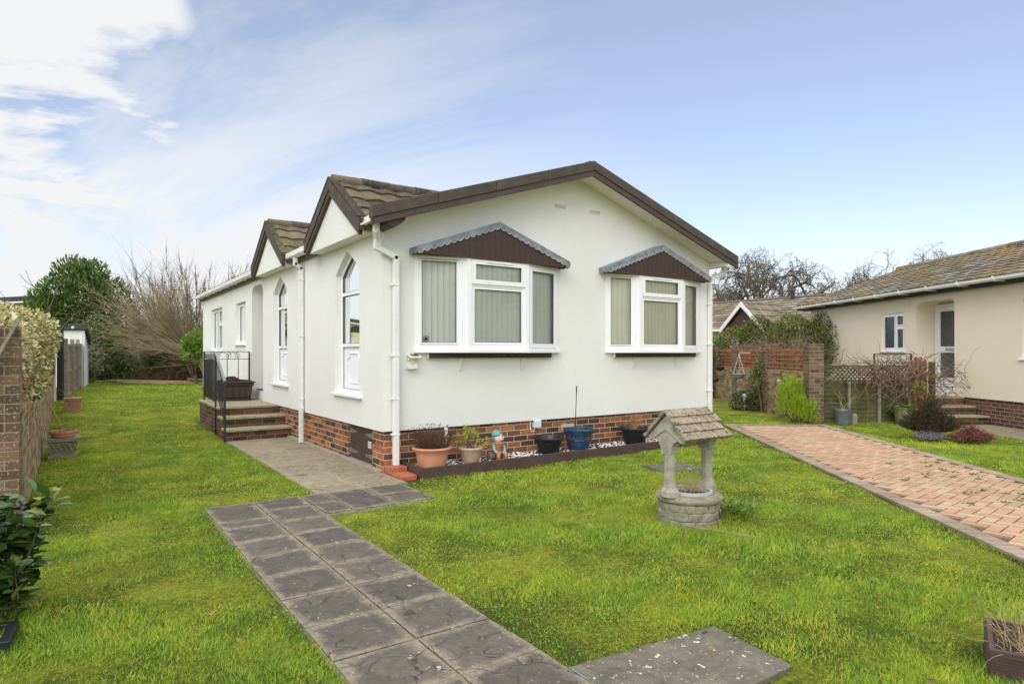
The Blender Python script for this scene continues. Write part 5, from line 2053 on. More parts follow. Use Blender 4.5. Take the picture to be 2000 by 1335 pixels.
def trellis(parent, mat, P, ex, n, L_, z0, z1, cols, rows_, w=0.032):
    """square trellis: uprights behind, rails in front, all on plane through P along ex; n points out"""
    mb = MB()
    P, ex, n = Vector(P), Vector(ex).normalized(), Vector(n).normalized()
    for k in range(cols):
        a = P + ex * (L_ * (k + 0.5) / cols)
        mb.bar(a + Vector((0, 0, z0)), a + Vector((0, 0, z1)), w, 0.016, tuple(n))
    for k in range(rows_):
        z = z0 + (z1 - z0) * (k + 0.5) / rows_
        a = P + n * 0.018 + Vector((0, 0, z))
        mb.bar(a, a + ex * L_, w, 0.018, tuple(n))
    return mb.build('trellis_panel', mat, parent, bevel=0.002)


y = 6.76
for k in range(4):
    trellis(lw, M['trellis'], (-0.46, y, 0), (0, 1, 0), (1, 0, 0), 2.5, 0.975, 1.56, 16, 5, 0.036)
    mb = MB()
    mb.box(-0.50, -0.43, y + 2.52, y + 2.59, 0.964, 1.60)
    mb.build('trellis_post', M['trellis'], lw)
    y += 2.62
# a rustic batten leaning over the pillar
mb = MB()
mb.bar((-0.60, 6.30, 1.18), (-0.36, 6.33, 1.72), 0.022, 0.045, (0, 1, 0))
mb.bar((-0.60, 6.34, 1.72), (-0.50, 6.345, 1.55), 0.02, 0.04, (0, 1, 0))
top_tag(mb.build('leaning_batten', M['wood_grey'], loc=(-0.6, 6.3, 1.2)), 'grey wooden batten leaning across the top of the near left pillar', 'batten')

# stone trough with dead twigs, and square clay pot by the black post
tr_ = thing('stone_trough', (-0.17, 10.9, 0), 'square carved stone planter with dead brown twigs on the grass by the left wall', 'planter')
mb = MB()
cxp, cyp = -0.13, 10.85
for z0_, z1_, h0, h1 in ((0.0, 0.05, 0.17, 0.17), (0.05, 0.07, 0.155, 0.155), (0.07, 0.21, 0.150, 0.168), (0.21, 0.225, 0.160, 0.165), (0.225, 0.275, 0.182, 0.186)):
    vs = [(cxp + i * h, cyp + j * h, z) for z, h in ((z0_, h0), (z1_ - 0.001, h1)) for i, j in ((-1, -1), (1, -1), (1, 1), (-1, 1))]
    mb.add(vs, [(3, 2, 1, 0), (4, 5, 6, 7), (0, 1, 5, 4), (1, 2, 6, 5), (2, 3, 7, 6), (3, 0, 4, 7)])
for k in range(5):
    x = cxp - 0.12 + k * 0.06
    mb.tube([(x - 0.035, cyp - 0.166, 0.15), (x, cyp - 0.170, 0.19), (x + 0.03, cyp - 0.164, 0.12), (x + 0.05, cyp - 0.164, 0.10)], 0.010, 5)
mb.build('trough', M['stone'], tr_, bevel=0.008, jit=0.001)
mb = MB()
mb.lathe([(0.13, 0.0), (0.155, 0.06), (0.162, 0.062), (0.162, 0.085), (0.150, 0.085), (0.14, 0.04)], (cxp, cyp, 0.28), 24)
mb.build('inner_pot', M['terracotta'], tr_, smooth=True, ang=40)
mb, tips = MB(), []
for k in range(70):
    wand(mb, (cxp + rng.normal(0, 0.05), cyp + rng.normal(0, 0.05), 0.32), (rng.normal(0.1, 0.8), rng.normal(-0.3, 0.7), 0.45), rng.uniform(0.10, 0.26), 0.003, rng, 0.35, -0.22, 5)
mb.build('dead_twigs', M['deadhead'], tr_)
mb = MB()
mb.tube([(-0.10, 10.7, 0.34), (-0.22, 10.6, 0.62), (-0.36, 10.4, 0.93)], 0.008, 5)
top_tag(mb.build('garden_cane', M['dry_stem'], loc=(-0.1, 10.7, 0.3)), 'pale cane leaning from the stone planter against the left wall', 'cane')
sq = thing('square_pot', (-0.02, 16.2, 0.1), 'square terracotta pot with a few dry stalks at the foot of the black post', 'flower pot')
mb = MB()
sx_, sy_, sz_ = -0.03, 16.0, float(gh(0, 16.0)) - 0.03
for z0_, z1_, h0, h1 in ((0, 0.24, 0.13, 0.145), (0.24, 0.30, 0.155, 0.157)):
    vs = [(sx_ + i * h, sy_ + j * h, sz_ + z) for z, h in ((z0_, h0), (z1_ - 0.001, h1)) for i, j in ((-1, -1), (1, -1), (1, 1), (-1, 1))]
    mb.add(vs, [(3, 2, 1, 0), (4, 5, 6, 7), (0, 1, 5, 4), (1, 2, 6, 5), (2, 3, 7, 6), (3, 0, 4, 7)])
mb.build('pot', basic('clay_square', (0.34, 0.19, 0.13), 0.8, 0.2, 8), sq, bevel=0.006)
mb = MB()
for k in range(12):
    wand(mb, (sx_ + rng.normal(0, 0.04), sy_ + rng.normal(0, 0.04), sz_ + 0.27), (rng.normal(0, 0.5), rng.normal(-0.2, 0.4), 0.7), rng.uniform(0.15, 0.45), 0.003, rng, 0.2, -0.03, 5)
mb.build('stalks', M['dry_stem'], sq)

# gate post, panel fence and shed at the far left
gp = thing('gate_post', (-0.22, 17.9, 0.1), 'black painted post with a white edge at the end of the left brick wall', 'post')
mb = MB()
mb.box(-0.33, -0.20, 17.70, 17.83, 0.0, 2.05)
mb.build('post', M['black_paint'], gp, bevel=0.006)
mb = MB()
mb.box(-0.46, -0.345, 17.78, 17.86, 0.0, 1.98)
mb.build('white_edge', M['white_paint'], gp)
mb = MB()
mb.prism([(-0.75, 2.051), (-0.16, 2.051), (-0.14, 2.10), (-0.30, 2.16), (-0.42, 2.22), (-0.75, 2.24)], lambda a, b, d: (a, d, b), 17.68, 17.86)
mb.build('cap', M['felt'], gp, bevel=0.01)
fl = thing('wooden_fence', (-0.1, 18.6, 0.2), 'weathered grey timber panel fence between the black post and the white shed', 'fence')
FA, FB = Vector((-0.20, 17.95, 0)), Vector((0.16, 22.6, 0))
fd = (FB - FA).normalized()
fnv = Vector((fd.y, -fd.x, 0))
mb = MB()
nb = 42
for k in range(nb):
    a = FA.lerp(FB, k / nb)
    b = FA.lerp(FB, (k + 0.96) / nb)
    z = float(gh(a.x, a.y))
    vs = []
    for p in (a, b):
        for off in (0.0, -0.02):
            q = p + fnv * off
            vs += [(q.x, q.y, z + 0.02), (q.x, q.y, 1.66 + 0.06 * k / nb)]
    mb.add(vs, [(0, 1, 5, 4), (2, 6, 7, 3), (0, 2, 3, 1), (4, 5, 7, 6), (1, 3, 7, 5), (0, 4, 6, 2)])
mb.build('panel', M['wood_grey'], fl)
for k in range(4):
    p = FA.lerp(FB, k / 3)
    z = float(gh(p.x, p.y))
    mb = MB()
    mb.box(p.x - 0.01, p.x + 0.08, p.y - 0.045, p.y + 0.045, z - 0.05, 1.78 + 0.02 * k)
    mb.build('post', M['wood_grey'], fl, bevel=0.005)
for zz in (0.42, 1.0, 1.62):
    mb = MB()
    mb.bar(FA + fnv * 0.02 + Vector((0, 0, zz)), FB + fnv * 0.02 + Vector((0, 0, zz + 0.08)), 0.035, 0.07)
    mb.build('rail', M['wood_plank'], fl)

sh = thing('garden_shed', (0.3, 23.5, 0.25), 'white panelled shed with a black felt roof beyond the grey fence at the back left', 'shed')
ang = math.atan2(0.570, 0.8215)
sc_ = Vector((0.235, 22.05, 0))                 # near right corner
ux_, uy_ = Vector((0.8215, -0.570, 0)), Vector((0.05, 1.0, 0)).normalized()


def shp(a, b, z):
    q = sc_ + ux_ * a + uy_ * b
    return (q.x, q.y, z)


mb = MB()
H0, H1 = 2.10, 1.72
D_ = 2.3
vs = [shp(-2.2, 0, 0.0), shp(0, 0, 0.0), shp(0, D_, 0.0), shp(-2.2, D_, 0.0), shp(-2.2, 0, H0), shp(0, 0, H0), shp(0, D_, H1), shp(-2.2, D_, H1)]
mb.add(vs, [(3, 2, 1, 0), (4, 5, 6, 7), (0, 1, 5, 4), (1, 2, 6, 5), (2, 3, 7, 6), (3, 0, 4, 7)])
wl = mb.build('wall', M['shed_white'], sh)
mb = MB()
for b in np.linspace(0.0, D_, 6):
    hz = H0 + (H1 - H0) * b / D_
    mb.bar(shp(0.008, b, 0.0), shp(0.008, b, hz - 0.01), 0.02, 0.03)
for a in np.linspace(-2.1, -0.05, 5):
    mb.bar(shp(a, -0.006, 0.0), shp(a, -0.006, H0 - 0.01), 0.02, 0.015)
mb.build('batten', M['shed_white'], wl)
mb = MB()
vs = [shp(-2.3, -0.12, H0 + 0.02), shp(0.10, -0.12, H0 + 0.02), shp(0.10, D_ + 0.1, H1), shp(-2.3, D_ + 0.1, H1)]
vs += [(x, y, z + 0.17) for x, y, z in vs]
mb.add(vs, [(3, 2, 1, 0), (4, 5, 6, 7), (0, 1, 5, 4), (1, 2, 6, 5), (2, 3, 7, 6), (3, 0, 4, 7)])
mb.build('roof', M['felt'], sh, bevel=0.01)
mb = MB()
mb.ball(shp(-0.32, -0.145, H0 + 0.08), 0.04, 10, 7)
mb.build('lamp', M['white_paint'], sh, smooth=True)

# yellow bungalow far left
yb = thing('yellow_bungalow', (-3.0, 31.0, 0), 'pale yellow bungalow with a dark roof edge, seen beyond the variegated hedge', 'bungalow')
mb = MB()
YA, YB = Vector((-0.95, 29.9, 0)), Vector((-8.5, 35.1, 0))
yd = (YB - YA).normalized()
yn = Vector((yd.y, -yd.x, 0))
yn = Vector((-0.15, 1, 0)).normalized()
pts = [(0.25, 0), (8.8, 0), (8.8, 3.0), (0.25, 3.43)]
fY = lambda a, b, d: tuple(YA + yd * a + yn * d + Vector((0, 0, b)))
mb.prism(pts, fY, 0.0, 6.0)
mb.build('wall', M['yellow_wall'], yb)
mb = MB()
mb.prism([(-0.2, 3.47), (9.2, 2.97), (9.2, 3.17), (-0.2, 3.64)], fY, -0.35, 6.3)
mb.build('roof', M['felt'], yb)
mb = MB()
mb.prism([(-0.2, 3.40), (9.2, 2.90), (9.2, 2.965), (-0.2, 3.465)], fY, -0.33, -0.30)
mb.build('fascia', M['white_paint'], yb)

# old planks and dark back fence
pk = thing('timber_planks', (2.0, 22.4, 0.45), 'long old planks lying on the grass before the dark hedge at the back', 'planks')
for a, b, w, z in (((0.55, 23.5), (3.55, 21.6), 0.16, 0.0), ((0.85, 23.2), (3.9, 21.55), 0.12, 0.035), ((1.1, 22.9), (2.4, 22.2), 0.13, -0.005), ((2.9, 21.95), (4.0, 21.5), 0.10, 0.07)):
    mb = MB()
    za, zb_ = float(gh(*a)), float(gh(*b))
    mb.bar((a[0], a[1], za + 0.10 + z), (b[0], b[1], zb_ + 0.03 + z), w, 0.045)
    mb.build('plank', M['wood_plank'], pk, bevel=0.004)
bf = thing('panel_fence', (2.5, 26.5, 0.4), 'dark old panel fence behind the hedge at the back of the garden', 'fence')
for k in range(5):
    a = Vector((-0.8 + k * 1.75, 26.8 - k * 0.75, 0))
    b = a + Vector((1.70, -0.73, 0))
    mb = MB()
    for j in range(12):
        p, q = a.lerp(b, j / 12), a.lerp(b, (j + 0.93) / 12)
        mb.bar(p.lerp(q, 0.5) + Vector((0, 0, 0.4)), p.lerp(q, 0.5) + Vector((0, 0, 2.0)), (q - p).length, 0.02, tuple((q - p).normalized().cross(Vector((0, 0, 1)))))
    mb.build('panel', M['wood_grey'], bf)
    mb = MB()
    mb.bar(a + Vector((0, 0.03, 0.3)), a + Vector((0, 0.03, 2.1)), 0.09, 0.09)
    mb.build('post', M['wood_grey'], bf)
mb = MB()
ring(mb, [(-0.55, 3.98), (-0.26, 3.93), (-0.24, 4.22), (-0.53, 4.27)], 0.045, lambda a, b, d: (a, b, d), 0.0, 0.045)
top_tag(mb.build('plastic_tray', M['black_plastic'], loc=(-0.4, 4.1, 0), bevel=0.004), 'black square plastic tray rim lying in the grass at the lower left', 'plastic tray')

# ribbed planter lower right with dry stalks
rp = thing('timber_planter', (3.4, 1.05, 0), 'dark brown ribbed timber planter with pale dry stalks in the lower right corner', 'planter')
C0 = Vector((3.372, 1.105, 0))
e1 = Vector((0.28, -0.96, 0)).normalized()
e1 = Vector((0.35, -0.94, 0)).normalized()
e2 = Vector((0.94, 0.35, 0)).normalized()


def rpp(a, b, z):
    q = C0 + e1 * a + e2 * b
    return (q.x, q.y, z)


mb = MB()
L1, L2, h_ = 0.55, 0.42, 0.125
for lo in ([(0, 0), (L1, 0), (L1, 0.022), (0, 0.022)], [(0, L2 - 0.022), (L1, L2 - 0.022), (L1, L2), (0, L2)], [(0, 0.0225), (0.022, 0.0225), (0.022, L2 - 0.0225), (0, L2 - 0.0225)], [(L1 - 0.022, 0.0225), (L1, 0.0225), (L1, L2 - 0.0225), (L1 - 0.022, L2 - 0.0225)]):
    mb.prism(lo, lambda a, b, d: rpp(a, b, d), -0.03, h_)
bx = mb.build('box', M['timber_dark'], rp, bevel=0.003)
mb = MB()
for k in range(7):
    z = 0.012 + k * 0.0145
    mb.prism([(-0.005, z), (-0.0004, z), (-0.0004, z + 0.007), (-0.005, z + 0.007)], lambda a, b, d: rpp(d, a, b), 0.005, L1 - 0.005)
    mb.prism([(-0.005, z), (-0.0004, z), (-0.0004, z + 0.007), (-0.005, z + 0.007)], lambda a, b, d: rpp(a, d, b), 0.005, L2 - 0.005)
mb.build('rib', M['timber_dark'], bx)
mb = MB()
mb.prism([(0.023, 0.023), (L1 - 0.023, 0.023), (L1 - 0.023, L2 - 0.023), (0.023, L2 - 0.023)], lambda a, b, d: rpp(a, b, d), -0.02, 0.085)
mb.build('soil', M['earth'], rp)
mb = MB()
for k in range(120):
    p = rpp(random.uniform(0.06, L1 - 0.1), random.uniform(0.05, L2 - 0.06), 0.085)
    wand(mb, p, (rng.normal(-0.25, 0.35), rng.normal(0.15, 0.35), 0.8), rng.uniform(0.12, 0.30), 0.0022, rng, 0.25, 0.0, 6)
mb.build('dry_stalks', M['dry_stem'], rp)

# ------------------------------------------------------------------ right boundary: pillared wall with trellis
rd = Vector((0.62, 0.785, 0)).normalized()
rn = Vector((-rd.y, rd.x, 0))
P1 = Vector((12.62, 7.20, 0))
rw = thing('pillared_brick_wall', tuple(P1), 'brick wall with tall pillars and orange red trellis panels, right of the white house', 'garden wall')
PS = [0.0, 2.65, 5.25, 7.4]
hts = [1.645, 1.66, 1.68, 1.70]
for s_, h_ in zip(PS, hts):
    a = P1 + rd * s_
    hw = 0.150
    mb = MB()
    vs = [a + rd * i * hw + rn * j * hw for i, j in ((-1, -1), (1, -1), (1, 1), (-1, 1))]
    mb.add([(p.x, p.y, -0.1) for p in vs] + [(p.x, p.y, h_) for p in vs], [(3, 2, 1, 0), (4, 5, 6, 7), (0, 1, 5, 4), (1, 2, 6, 5), (2, 3, 7, 6), (3, 0, 4, 7)])
    mb.build('pillar', M['brick_dark'], rw)
for k in range(3):
    a, b = P1 + rd * (PS[k] + 0.151), P1 + rd * (PS[k + 1] - 0.151)
    mb = MB()
    vs = [a - rn * 0.10, b - rn * 0.10, b + rn * 0.10, a + rn * 0.10]
    mb.add([(p.x, p.y, -0.1) for p in vs] + [(p.x, p.y, 1.05) for p in vs], [(3, 2, 1, 0), (4, 5, 6, 7), (0, 1, 5, 4), (1, 2, 6, 5), (2, 3, 7, 6), (3, 0, 4, 7)])
    mb.build('wall', M['brick_old'], rw)
    trellis(rw, M['trellis_old'], tuple(a + rn * 0.06), tuple(rd), tuple(rn), (b - a).length, 1.06, 1.55, 13, 5, 0.028)
a, b = P1 + rd * (PS[3] + 0.151), P1 + rd * 12
mb = MB()
vs = [a - rn * 0.10, b - rn * 0.10, b + rn * 0.10, a + rn * 0.10]
mb.add([(p.x, p.y, -0.1) for p in vs] + [(p.x, p.y, 1.05) for p in vs], [(3, 2, 1, 0), (4, 5, 6, 7), (0, 1, 5, 4), (1, 2, 6, 5), (2, 3, 7, 6), (3, 0, 4, 7)])
mb.build('wall', M['brick_old'], rw)
trellis(rw, M['trellis_old'], tuple(a + rn * 0.06), tuple(rd), tuple(rn), 4.3, 1.06, 1.55, 20, 5, 0.034)


def basket(name, c, r_, mat, label, top, wires=True):
    t_ = thing(name, c, label, 'hanging basket', 'baskets hanging on the trellis wall')
    mb = MB()
    mb.lathe([(r_ * 0.35, -r_ * 0.85), (r_ * 0.75, -r_ * 0.62), (r_ * 0.93, -r_ * 0.2), (r_ * 0.95, -0.03), (r_ * 1.07, -0.025), (r_ * 1.08, 0.0), (r_ * 0.98, 0.002), (r_ * 0.9, -0.05)], c, 24)
    mb.build('bowl', mat, t_, smooth=True, ang=40)
    mb = MB()
    for k in range(3):
        a = 2 * math.pi * k / 3 + 0.5
        mb.tube([(c[0] + r_ * math.cos(a), c[1] + r_ * math.sin(a), c[2]), (c[0], c[1], top)], 0.005, 4)
    mb.tube([(c[0], c[1], top), (c[0] + 0.01, c[1], top + 0.04), tuple(Vector((c[0], c[1], top + 0.03)) - rn * 0.30)], 0.006, 4)
    mb.build('chain', M['upvc_old'] if wires else M['iron'], t_)
    return t_


def near_wall(s_, off):
    p = P1 + rd * s_ + rn * off
    return p.x, p.y


x, y = near_wall(3.75, 0.42)
basket('hanging_basket', (x, y, 0.90), 0.165, M['grey_plastic'], 'pale grey hanging bowl on white strings in front of the middle trellis panel', 1.42)
x, y = near_wall(6.35, 0.40)
basket('hanging_basket', (x, y, 0.66), 0.13, M['green_plastic'], 'dark green hanging bowl low on the wall beyond the second pillar', 1.15, False)
x, y = near_wall(6.1, 0.30)
basket('hanging_basket', (x, y, 1.02), 0.13, M['black_plastic'], 'round black hanging basket on the trellis above the green bowl', 1.40, False)
x, y = near_wall(2.2 + 0.9, 0.14)
mb = MB()
mb.box(x - 0.10, x + 0.10, y - 0.05, y + 0.05, 0.80, 1.03)
top_tag(mb.build('wall_box', M['black_plastic'], loc=(x, y, 0.8), bevel=0.01), 'black box fixed to the brick wall behind the grey hanging bowl', 'box')
for s_, off, lab in ((6.7, 0.55, 'silver solar stake lamp in the grass at the far end of the brick wall'), (2.85, 0.55, 'silver solar stake lamp among the ivy near the second pillar')):
    x, y = near_wall(s_, off)
    sl_ = thing('stake_light', (x, y, 0), lab, 'solar lamp', 'solar stake lamps along the wall')
    mb = MB()
    mb.tube([(x, y, -0.05), (x, y, 0.24)], 0.012, 6)
    mb.build('stake', M['steel'], sl_)
    mb = MB()
    mb.lathe([(0.03, 0.20), (0.055, 0.26), (0.06, 0.36), (0.045, 0.41), (0.01, 0.425)], (x, y, 0), 14)
    mb.build('lamp_head', M['grey_plastic'], sl_, smooth=True)
x, y = near_wall(1.35, 0.22)
mb = MB()
mb.ball((x, y, 0.80), 0.06, 10, 7, (1, 1, 0.8))
mb.lathe([(0.02, 0), (0.045, 0.02), (0.055, 0.06)], (x, y, 0.70), 12)
top_tag(mb.build('wall_ornament', M['terracotta_pale'], loc=(x, y, 0.75), smooth=True), 'cream and orange ornament on the wall above the lime conifer', 'ornament')

# lattice fence and picket gate towards the beige house
fe = Vector((0.878, -0.479, 0)).normalized()
fo = Vector((-fe.y, fe.x, 0))
fo = fo if fo.dot(Vector((-0.57, -0.82, 0))) > 0 else -fo
F0 = P1 - rn * 0.155 + Vector((0.02, -0.05, 0))
F0 = Vector((12.75, 7.06, 0))
lf = thing('lattice_fence', tuple(F0), 'green stained board fence with a diamond lattice top beside the tall brick pillar', 'fence')
fF2 = lambda a, b, d: tuple(F0 + fe * a - fo * d + Vector((0, 0, b)))
mb = MB()
z = 0.02
while z < 0.82:
    mb.prism([(0.0, z), (1.86, z), (1.86, z + 0.088), (0.0, z + 0.088)], lambda a, b, d, z=z: fF2(a, b, d + (b - z) * 0.15), 0.0, 0.014)
    z += 0.09
mb.build('board_panel', M['wood_green'], lf)
mb = MB()
for k in range(-4, 24):
    for s_ in (-1, 1):
        a0 = k * 0.095
        # diagonal strip clipped to the lattice height
        h0, h1 = 0.87, 1.15
        x0_, x1_ = (a0, a0 + 0.28) if s_ > 0 else (a0 + 0.28, a0)
        pts_ = []
        t0, t1 = 0.0, 1.0
        lo_, hi_ = min(x0_, x1_), max(x0_, x1_)
        if hi_ <= 0.02 or lo_ >= 1.85:
            continue
        A0 = max(0.02, lo_)
        A1 = min(1.85, hi_)
        f0, f1 = (A0 - x0_) / (x1_ - x0_), (A1 - x0_) / (x1_ - x0_)
        mb.bar(fF2(A0, h0 + (h1 - h0) * f0, 0.004 if s_ > 0 else 0.013), fF2(A1, h0 + (h1 - h0) * f1, 0.004 if s_ > 0 else 0.013), 0.007, 0.026, (0, 0, 1))
mb.build('lattice', M['wood_green'], lf)
for a in (0.55, 1.22, 1.90):
    mb = MB()
    mb.prism(rect(a - 0.028, a + 0.028, 0.0, 0.86 if a < 1.8 else 1.22), fF2, -0.045, -0.0155)
    mb.build('post', M['wood_grey'], lf)
for z in (0.855, 1.17):
    mb = MB()
    mb.prism(rect(0.0, 1.88, z - 0.022, z + 0.022), fF2, -0.014, 0.022)
    mb.build('rail', M['wood_green'], lf)
mb = MB()
mb.prism(rect(2.38, 2.47, 0.0, 1.26), fF2, -0.06, 0.03)
mb.build('end_post', M['wood_green'], lf)
gt = thing('picket_gate', fF2(2.1, 0, 0), 'small gate of round topped red brown pickets half hidden by bare vine', 'gate')
for k in range(4):
    a = 1.98 + k * 0.10
    h_ = (1.30, 1.37, 1.37, 1.31)[k]
    lo_ = [(a - 0.04, 0.1), (a + 0.04, 0.1), (a + 0.04, h_ - 0.04)] + [(a + 0.04 * math.cos(q), h_ - 0.04 + 0.04 * math.sin(q)) for q in np.linspace(0.4, math.pi - 0.4, 5)] + [(a - 0.04, h_ - 0.04)]
    mb = MB()
    mb.prism(lo_, fF2, 0.0, 0.018)
    mb.build('picket', M['wood_red'], gt)
mb = MB()
for z in (0.35, 1.0):
    mb.prism(rect(1.93, 2.36, z - 0.035, z + 0.035), fF2, 0.0185, 0.045)
mb.build('crossbar', M['wood_red'], gt)

# bucket, stone pots by the fence
c = fF2(0.24, 0, -0.30)
bk = pot('metal_bucket', (c[0], c[1], 0), [(0.135, 0), (0.14, 0.02), (0.165, 0.26), (0.172, 0.27), (0.176, 0.30), (0.168, 0.305), (0.16, 0.25)], M['galv'], 'grey galvanised tub with a small leafy twig, right of the tall brick pillar', 'tub', None, (0.16, 0.25), 24)
mb, tips = MB(), []
for k in range(4):
    grow(mb, tips, (c[0], c[1], 0.25), (rng.normal(0.1, 0.4), rng.normal(0, 0.4), 0.9), 0.2, 0.006, 2, rng, 0.2, 0.05, 0.6, (1, 2), 0.7, 3, 4, 0.002)
mb.build('stems', M['dry_stem'], bk)
C = np.array([tuple(p) for p, d in tips for _ in range(5)]) + rng.normal(0, 0.02, (len(tips) * 5, 3))
leaves('leaves', C, rng.normal(0, 1, C.shape), rng.uniform(0.03, 0.05, len(C)), M['fern'], bk, 0.5)
c = fF2(0.50, 0, -0.25)
pot('stone_pot', (c[0], c[1], 0), [(0.07, 0), (0.075, 0.02), (0.07, 0.10), (0.08, 0.13), (0.06, 0.2), (0.03, 0.22)], M['stone'], 'small pale stone ornament between the grey tub and the fence post', 'ornament')
c = fF2(1.56, 0, -0.30)
fp = pot('stone_pot', (c[0], c[1], 0), [(0.14, 0), (0.145, 0.02), (0.185, 0.30), (0.195, 0.31), (0.20, 0.34), (0.19, 0.345), (0.18, 0.30)], basic('mossy_pot', (0.22, 0.21, 0.12), 0.9, 0.3, 8), 'tall mossy stone pot with a bright green fern in front of the lattice fence', 'flower pot', None, (0.18, 0.30), 24)
Cs, Ds, Ss = [], [], []
for k in range(34):
    a = random.uniform(0, 6.28)
    d = Vector((math.cos(a), math.sin(a), random.uniform(0.2, 1.0))).normalized()
    p = Vector((c[0], c[1], 0.31))
    for j in range(12):
        d = (d + Vector((0, 0, -0.09))).normalized()
        p = p + d * 0.025
        sd = d.cross(Vector((0, 0, 1))).normalized()
        for q in (-1, 1):
            Cs.append(tuple(p))
            Ds.append(tuple(sd * q + d * 0.5))
            Ss.append(0.07 * math.sin((j + 1.5) / 13 * math.pi) + 0.012)
leaves('fronds', np.array(Cs), np.array(Ds), np.array(Ss), M['fern'], fp, 0.3)
c = fF2(1.82, 0, -0.32)
mb = MB()
for r_ in range(6):
    for j in range(7):
        a = 2 * math.pi * (j + 0.5 * (r_ % 2)) / 7
        mb.ball((c[0] + 0.085 * math.cos(a), c[1] + 0.085 * math.sin(a), 0.03 + r_ * 0.05), 0.036, 6, 4, (1, 1, 0.6))
top_tag(mb.build('pebble_pot', M['white_stone'], loc=(c[0], c[1], 0), smooth=True), 'little round pot faced with white pebbles beside the mossy fern pot', 'flower pot')

# ------------------------------------------------------------------ beige neighbour
NA = math.atan2(0.835, 0.55)
nb_ = thing('beige_bungalow', (15.15, 4.96, 0), 'beige rendered bungalow with an orange mossy tiled roof at the right edge', 'bungalow', rz=NA)
fN = lambda a, b, d: (a, -d, b)
recN = [(0.97, 0.515), (2.24, 0.515), (2.24, 2.42)] + [(2.24 - 0.22 + 0.22 * math.cos(q), 2.42 + 0.22 * math.sin(q)) for q in np.linspace(0.3, math.pi / 2, 5)] + [(0.97 + 0.12 - 0.12 * math.sin(q), 2.52 + 0.12 * math.cos(q)) for q in np.linspace(0, 1.3, 4)] + [(0.97, 2.52)]
winN = rect(2.66, 3.56, 1.50, 2.44)
win2 = rect(-2.2, -0.80, 1.35, 2.44)
mb = MB()
wall_holes(mb, [(-9, 0.515), (7.22, 0.515), (7.22, 2.80), (-9, 2.80)], [recN, winN, win2], fN, [0.52, 0.09, 0.09])
mb.add([(7.22, 0, 0.515), (7.22, -6, 0.515), (7.22, -6, 2.8), (7.22, -3, 3.86), (7.22, 0, 2.8)], [(0, 1, 2, 3, 4)])
mb.add([(-9, -6, 0.515), (7.22, -6, 0.515), (7.22, -6, 2.8), (-9, -6, 2.8)], [(0, 1, 2, 3)])
mb.add([(-9, 0, 0.515), (-9, -6, 0.515), (-9, -6, 2.8), (-9, -3, 3.86), (-9, 0, 2.8)], [(0, 1, 2, 3, 4)])
mb.add([(0.9, -0.52, 0.5), (2.3, -0.52, 0.5), (2.3, -0.52, 2.75), (0.9, -0.52, 2.75)], [(0, 1, 2, 3)])
mb.build('wall', M['cream'], nb_)
mb = MB()
for s0, s1 in ((-9, 0.95), (2.26, 7.2)):
    mb.box(s0, s1, -0.14, -0.04, -0.1, 0.53)
mb.box(7.08, 7.18, -5.9, -0.15, -0.1, 0.53)
mb.build('brick_base', M['brick_brown'], nb_)
mb = MB()
sp = 1.07 / 3.0
B = Vector((0, -1, sp)).normalized()
tiles(mb, (-9.3, 0.30, 2.93), (1, 0, 0), B, 16.85, 3.32 / abs(B.y), 0.30, 0.30, 0.022, 0.028, 4)
B = Vector((0, 1, sp)).normalized()
mb.tone = 0.5
mb.add([(-9.3, -3.0, 4.11), (7.55, -3.0, 4.11), (7.55, -6.3, 2.93), (-9.3, -6.3, 2.93)], [(0, 1, 2, 3)])
rf = mb.build('roof', M['tile2'], nb_)
mb = MB()
for k in range(38):
    mb.tone = random.random()
    mb.tube([(-9.3 + k * 0.443, -3.0, 4.13), (-9.3 + k * 0.443 + 0.45, -3.0, 4.14)], 0.09, 8)
mb.build('ridge_tile', M['tile2'], rf, smooth=True, ang=50)
mb = MB()
mb.box(-9.3, 7.40, 0.02, 0.16, 2.78, 2.90)
mb.box(7.40, 7.52, -0.1, 0.30, 2.80, 2.93)
mb.build('fascia', M['felt'], nb_)
mb = MB()
mb.prism([(0.30, 2.90), (0.32, 2.875), (0.38, 2.875), (0.41, 2.90), (0.415, 2.945), (0.405, 2.945), (0.40, 2.905), (0.31, 2.905)], lambda a, b, d: (d, a - 0.02, b - 0.035), -9.3, 7.62)
gu = mb.build('gutter', M['upvc_old'], nb_)
s_ = -0.6
while s_ < 7.5:
    mb = MB()
    mb.prism([(0.05, 2.86), (0.26, 2.862), (0.29, 2.90), (0.293, 2.97), (0.288, 2.97), (0.28, 2.90), (0.25, 2.874), (0.05, 2.874)], lambda a, b, d: (d, a + 0.11, b - 0.035), s_, s_ + 0.05)
    s_ += 0.95
    mb.build('gutter_bracket', M['upvc_old'], gu)
mb = MB()
ring(mb, winN, 0.055, fN, 0.03, 0.09)
m = 3.02
mb.prism(rect(m - 0.028, m + 0.028, 1.555, 2.385), fN, 0.032, 0.088)
mb.prism(rect(2.715, m - 0.028, 2.06, 2.12), fN, 0.034, 0.086)
L3 = [rect(m + 0.028, 3.505, 1.555, 2.385), rect(2.715, m - 0.028, 2.12, 2.385), rect(2.715, m - 0.028, 1.555, 2.06)]
inn = [ring(mb, l, 0.028, fN, 0.022, 0.031) for l in L3]
w = mb.build('window', M['upvc'], nb_, bevel=0.004)
for l in inn:
    mb = MB()
    mb.prism(l, fN, 0.05, 0.06)
    mb.build('pane', M['obscure'], w)
mb = MB()
mb.box(2.60, 3.62, -0.09, 0.045, 1.465, 1.499)
mb.build('sill', M['upvc'], w, bevel=0.005)
mb = MB()
ring(mb, win2, 0.06, fN, 0.03, 0.09)
w = mb.build('window', M['upvc'], nb_, bevel=0.004)
mb = MB()
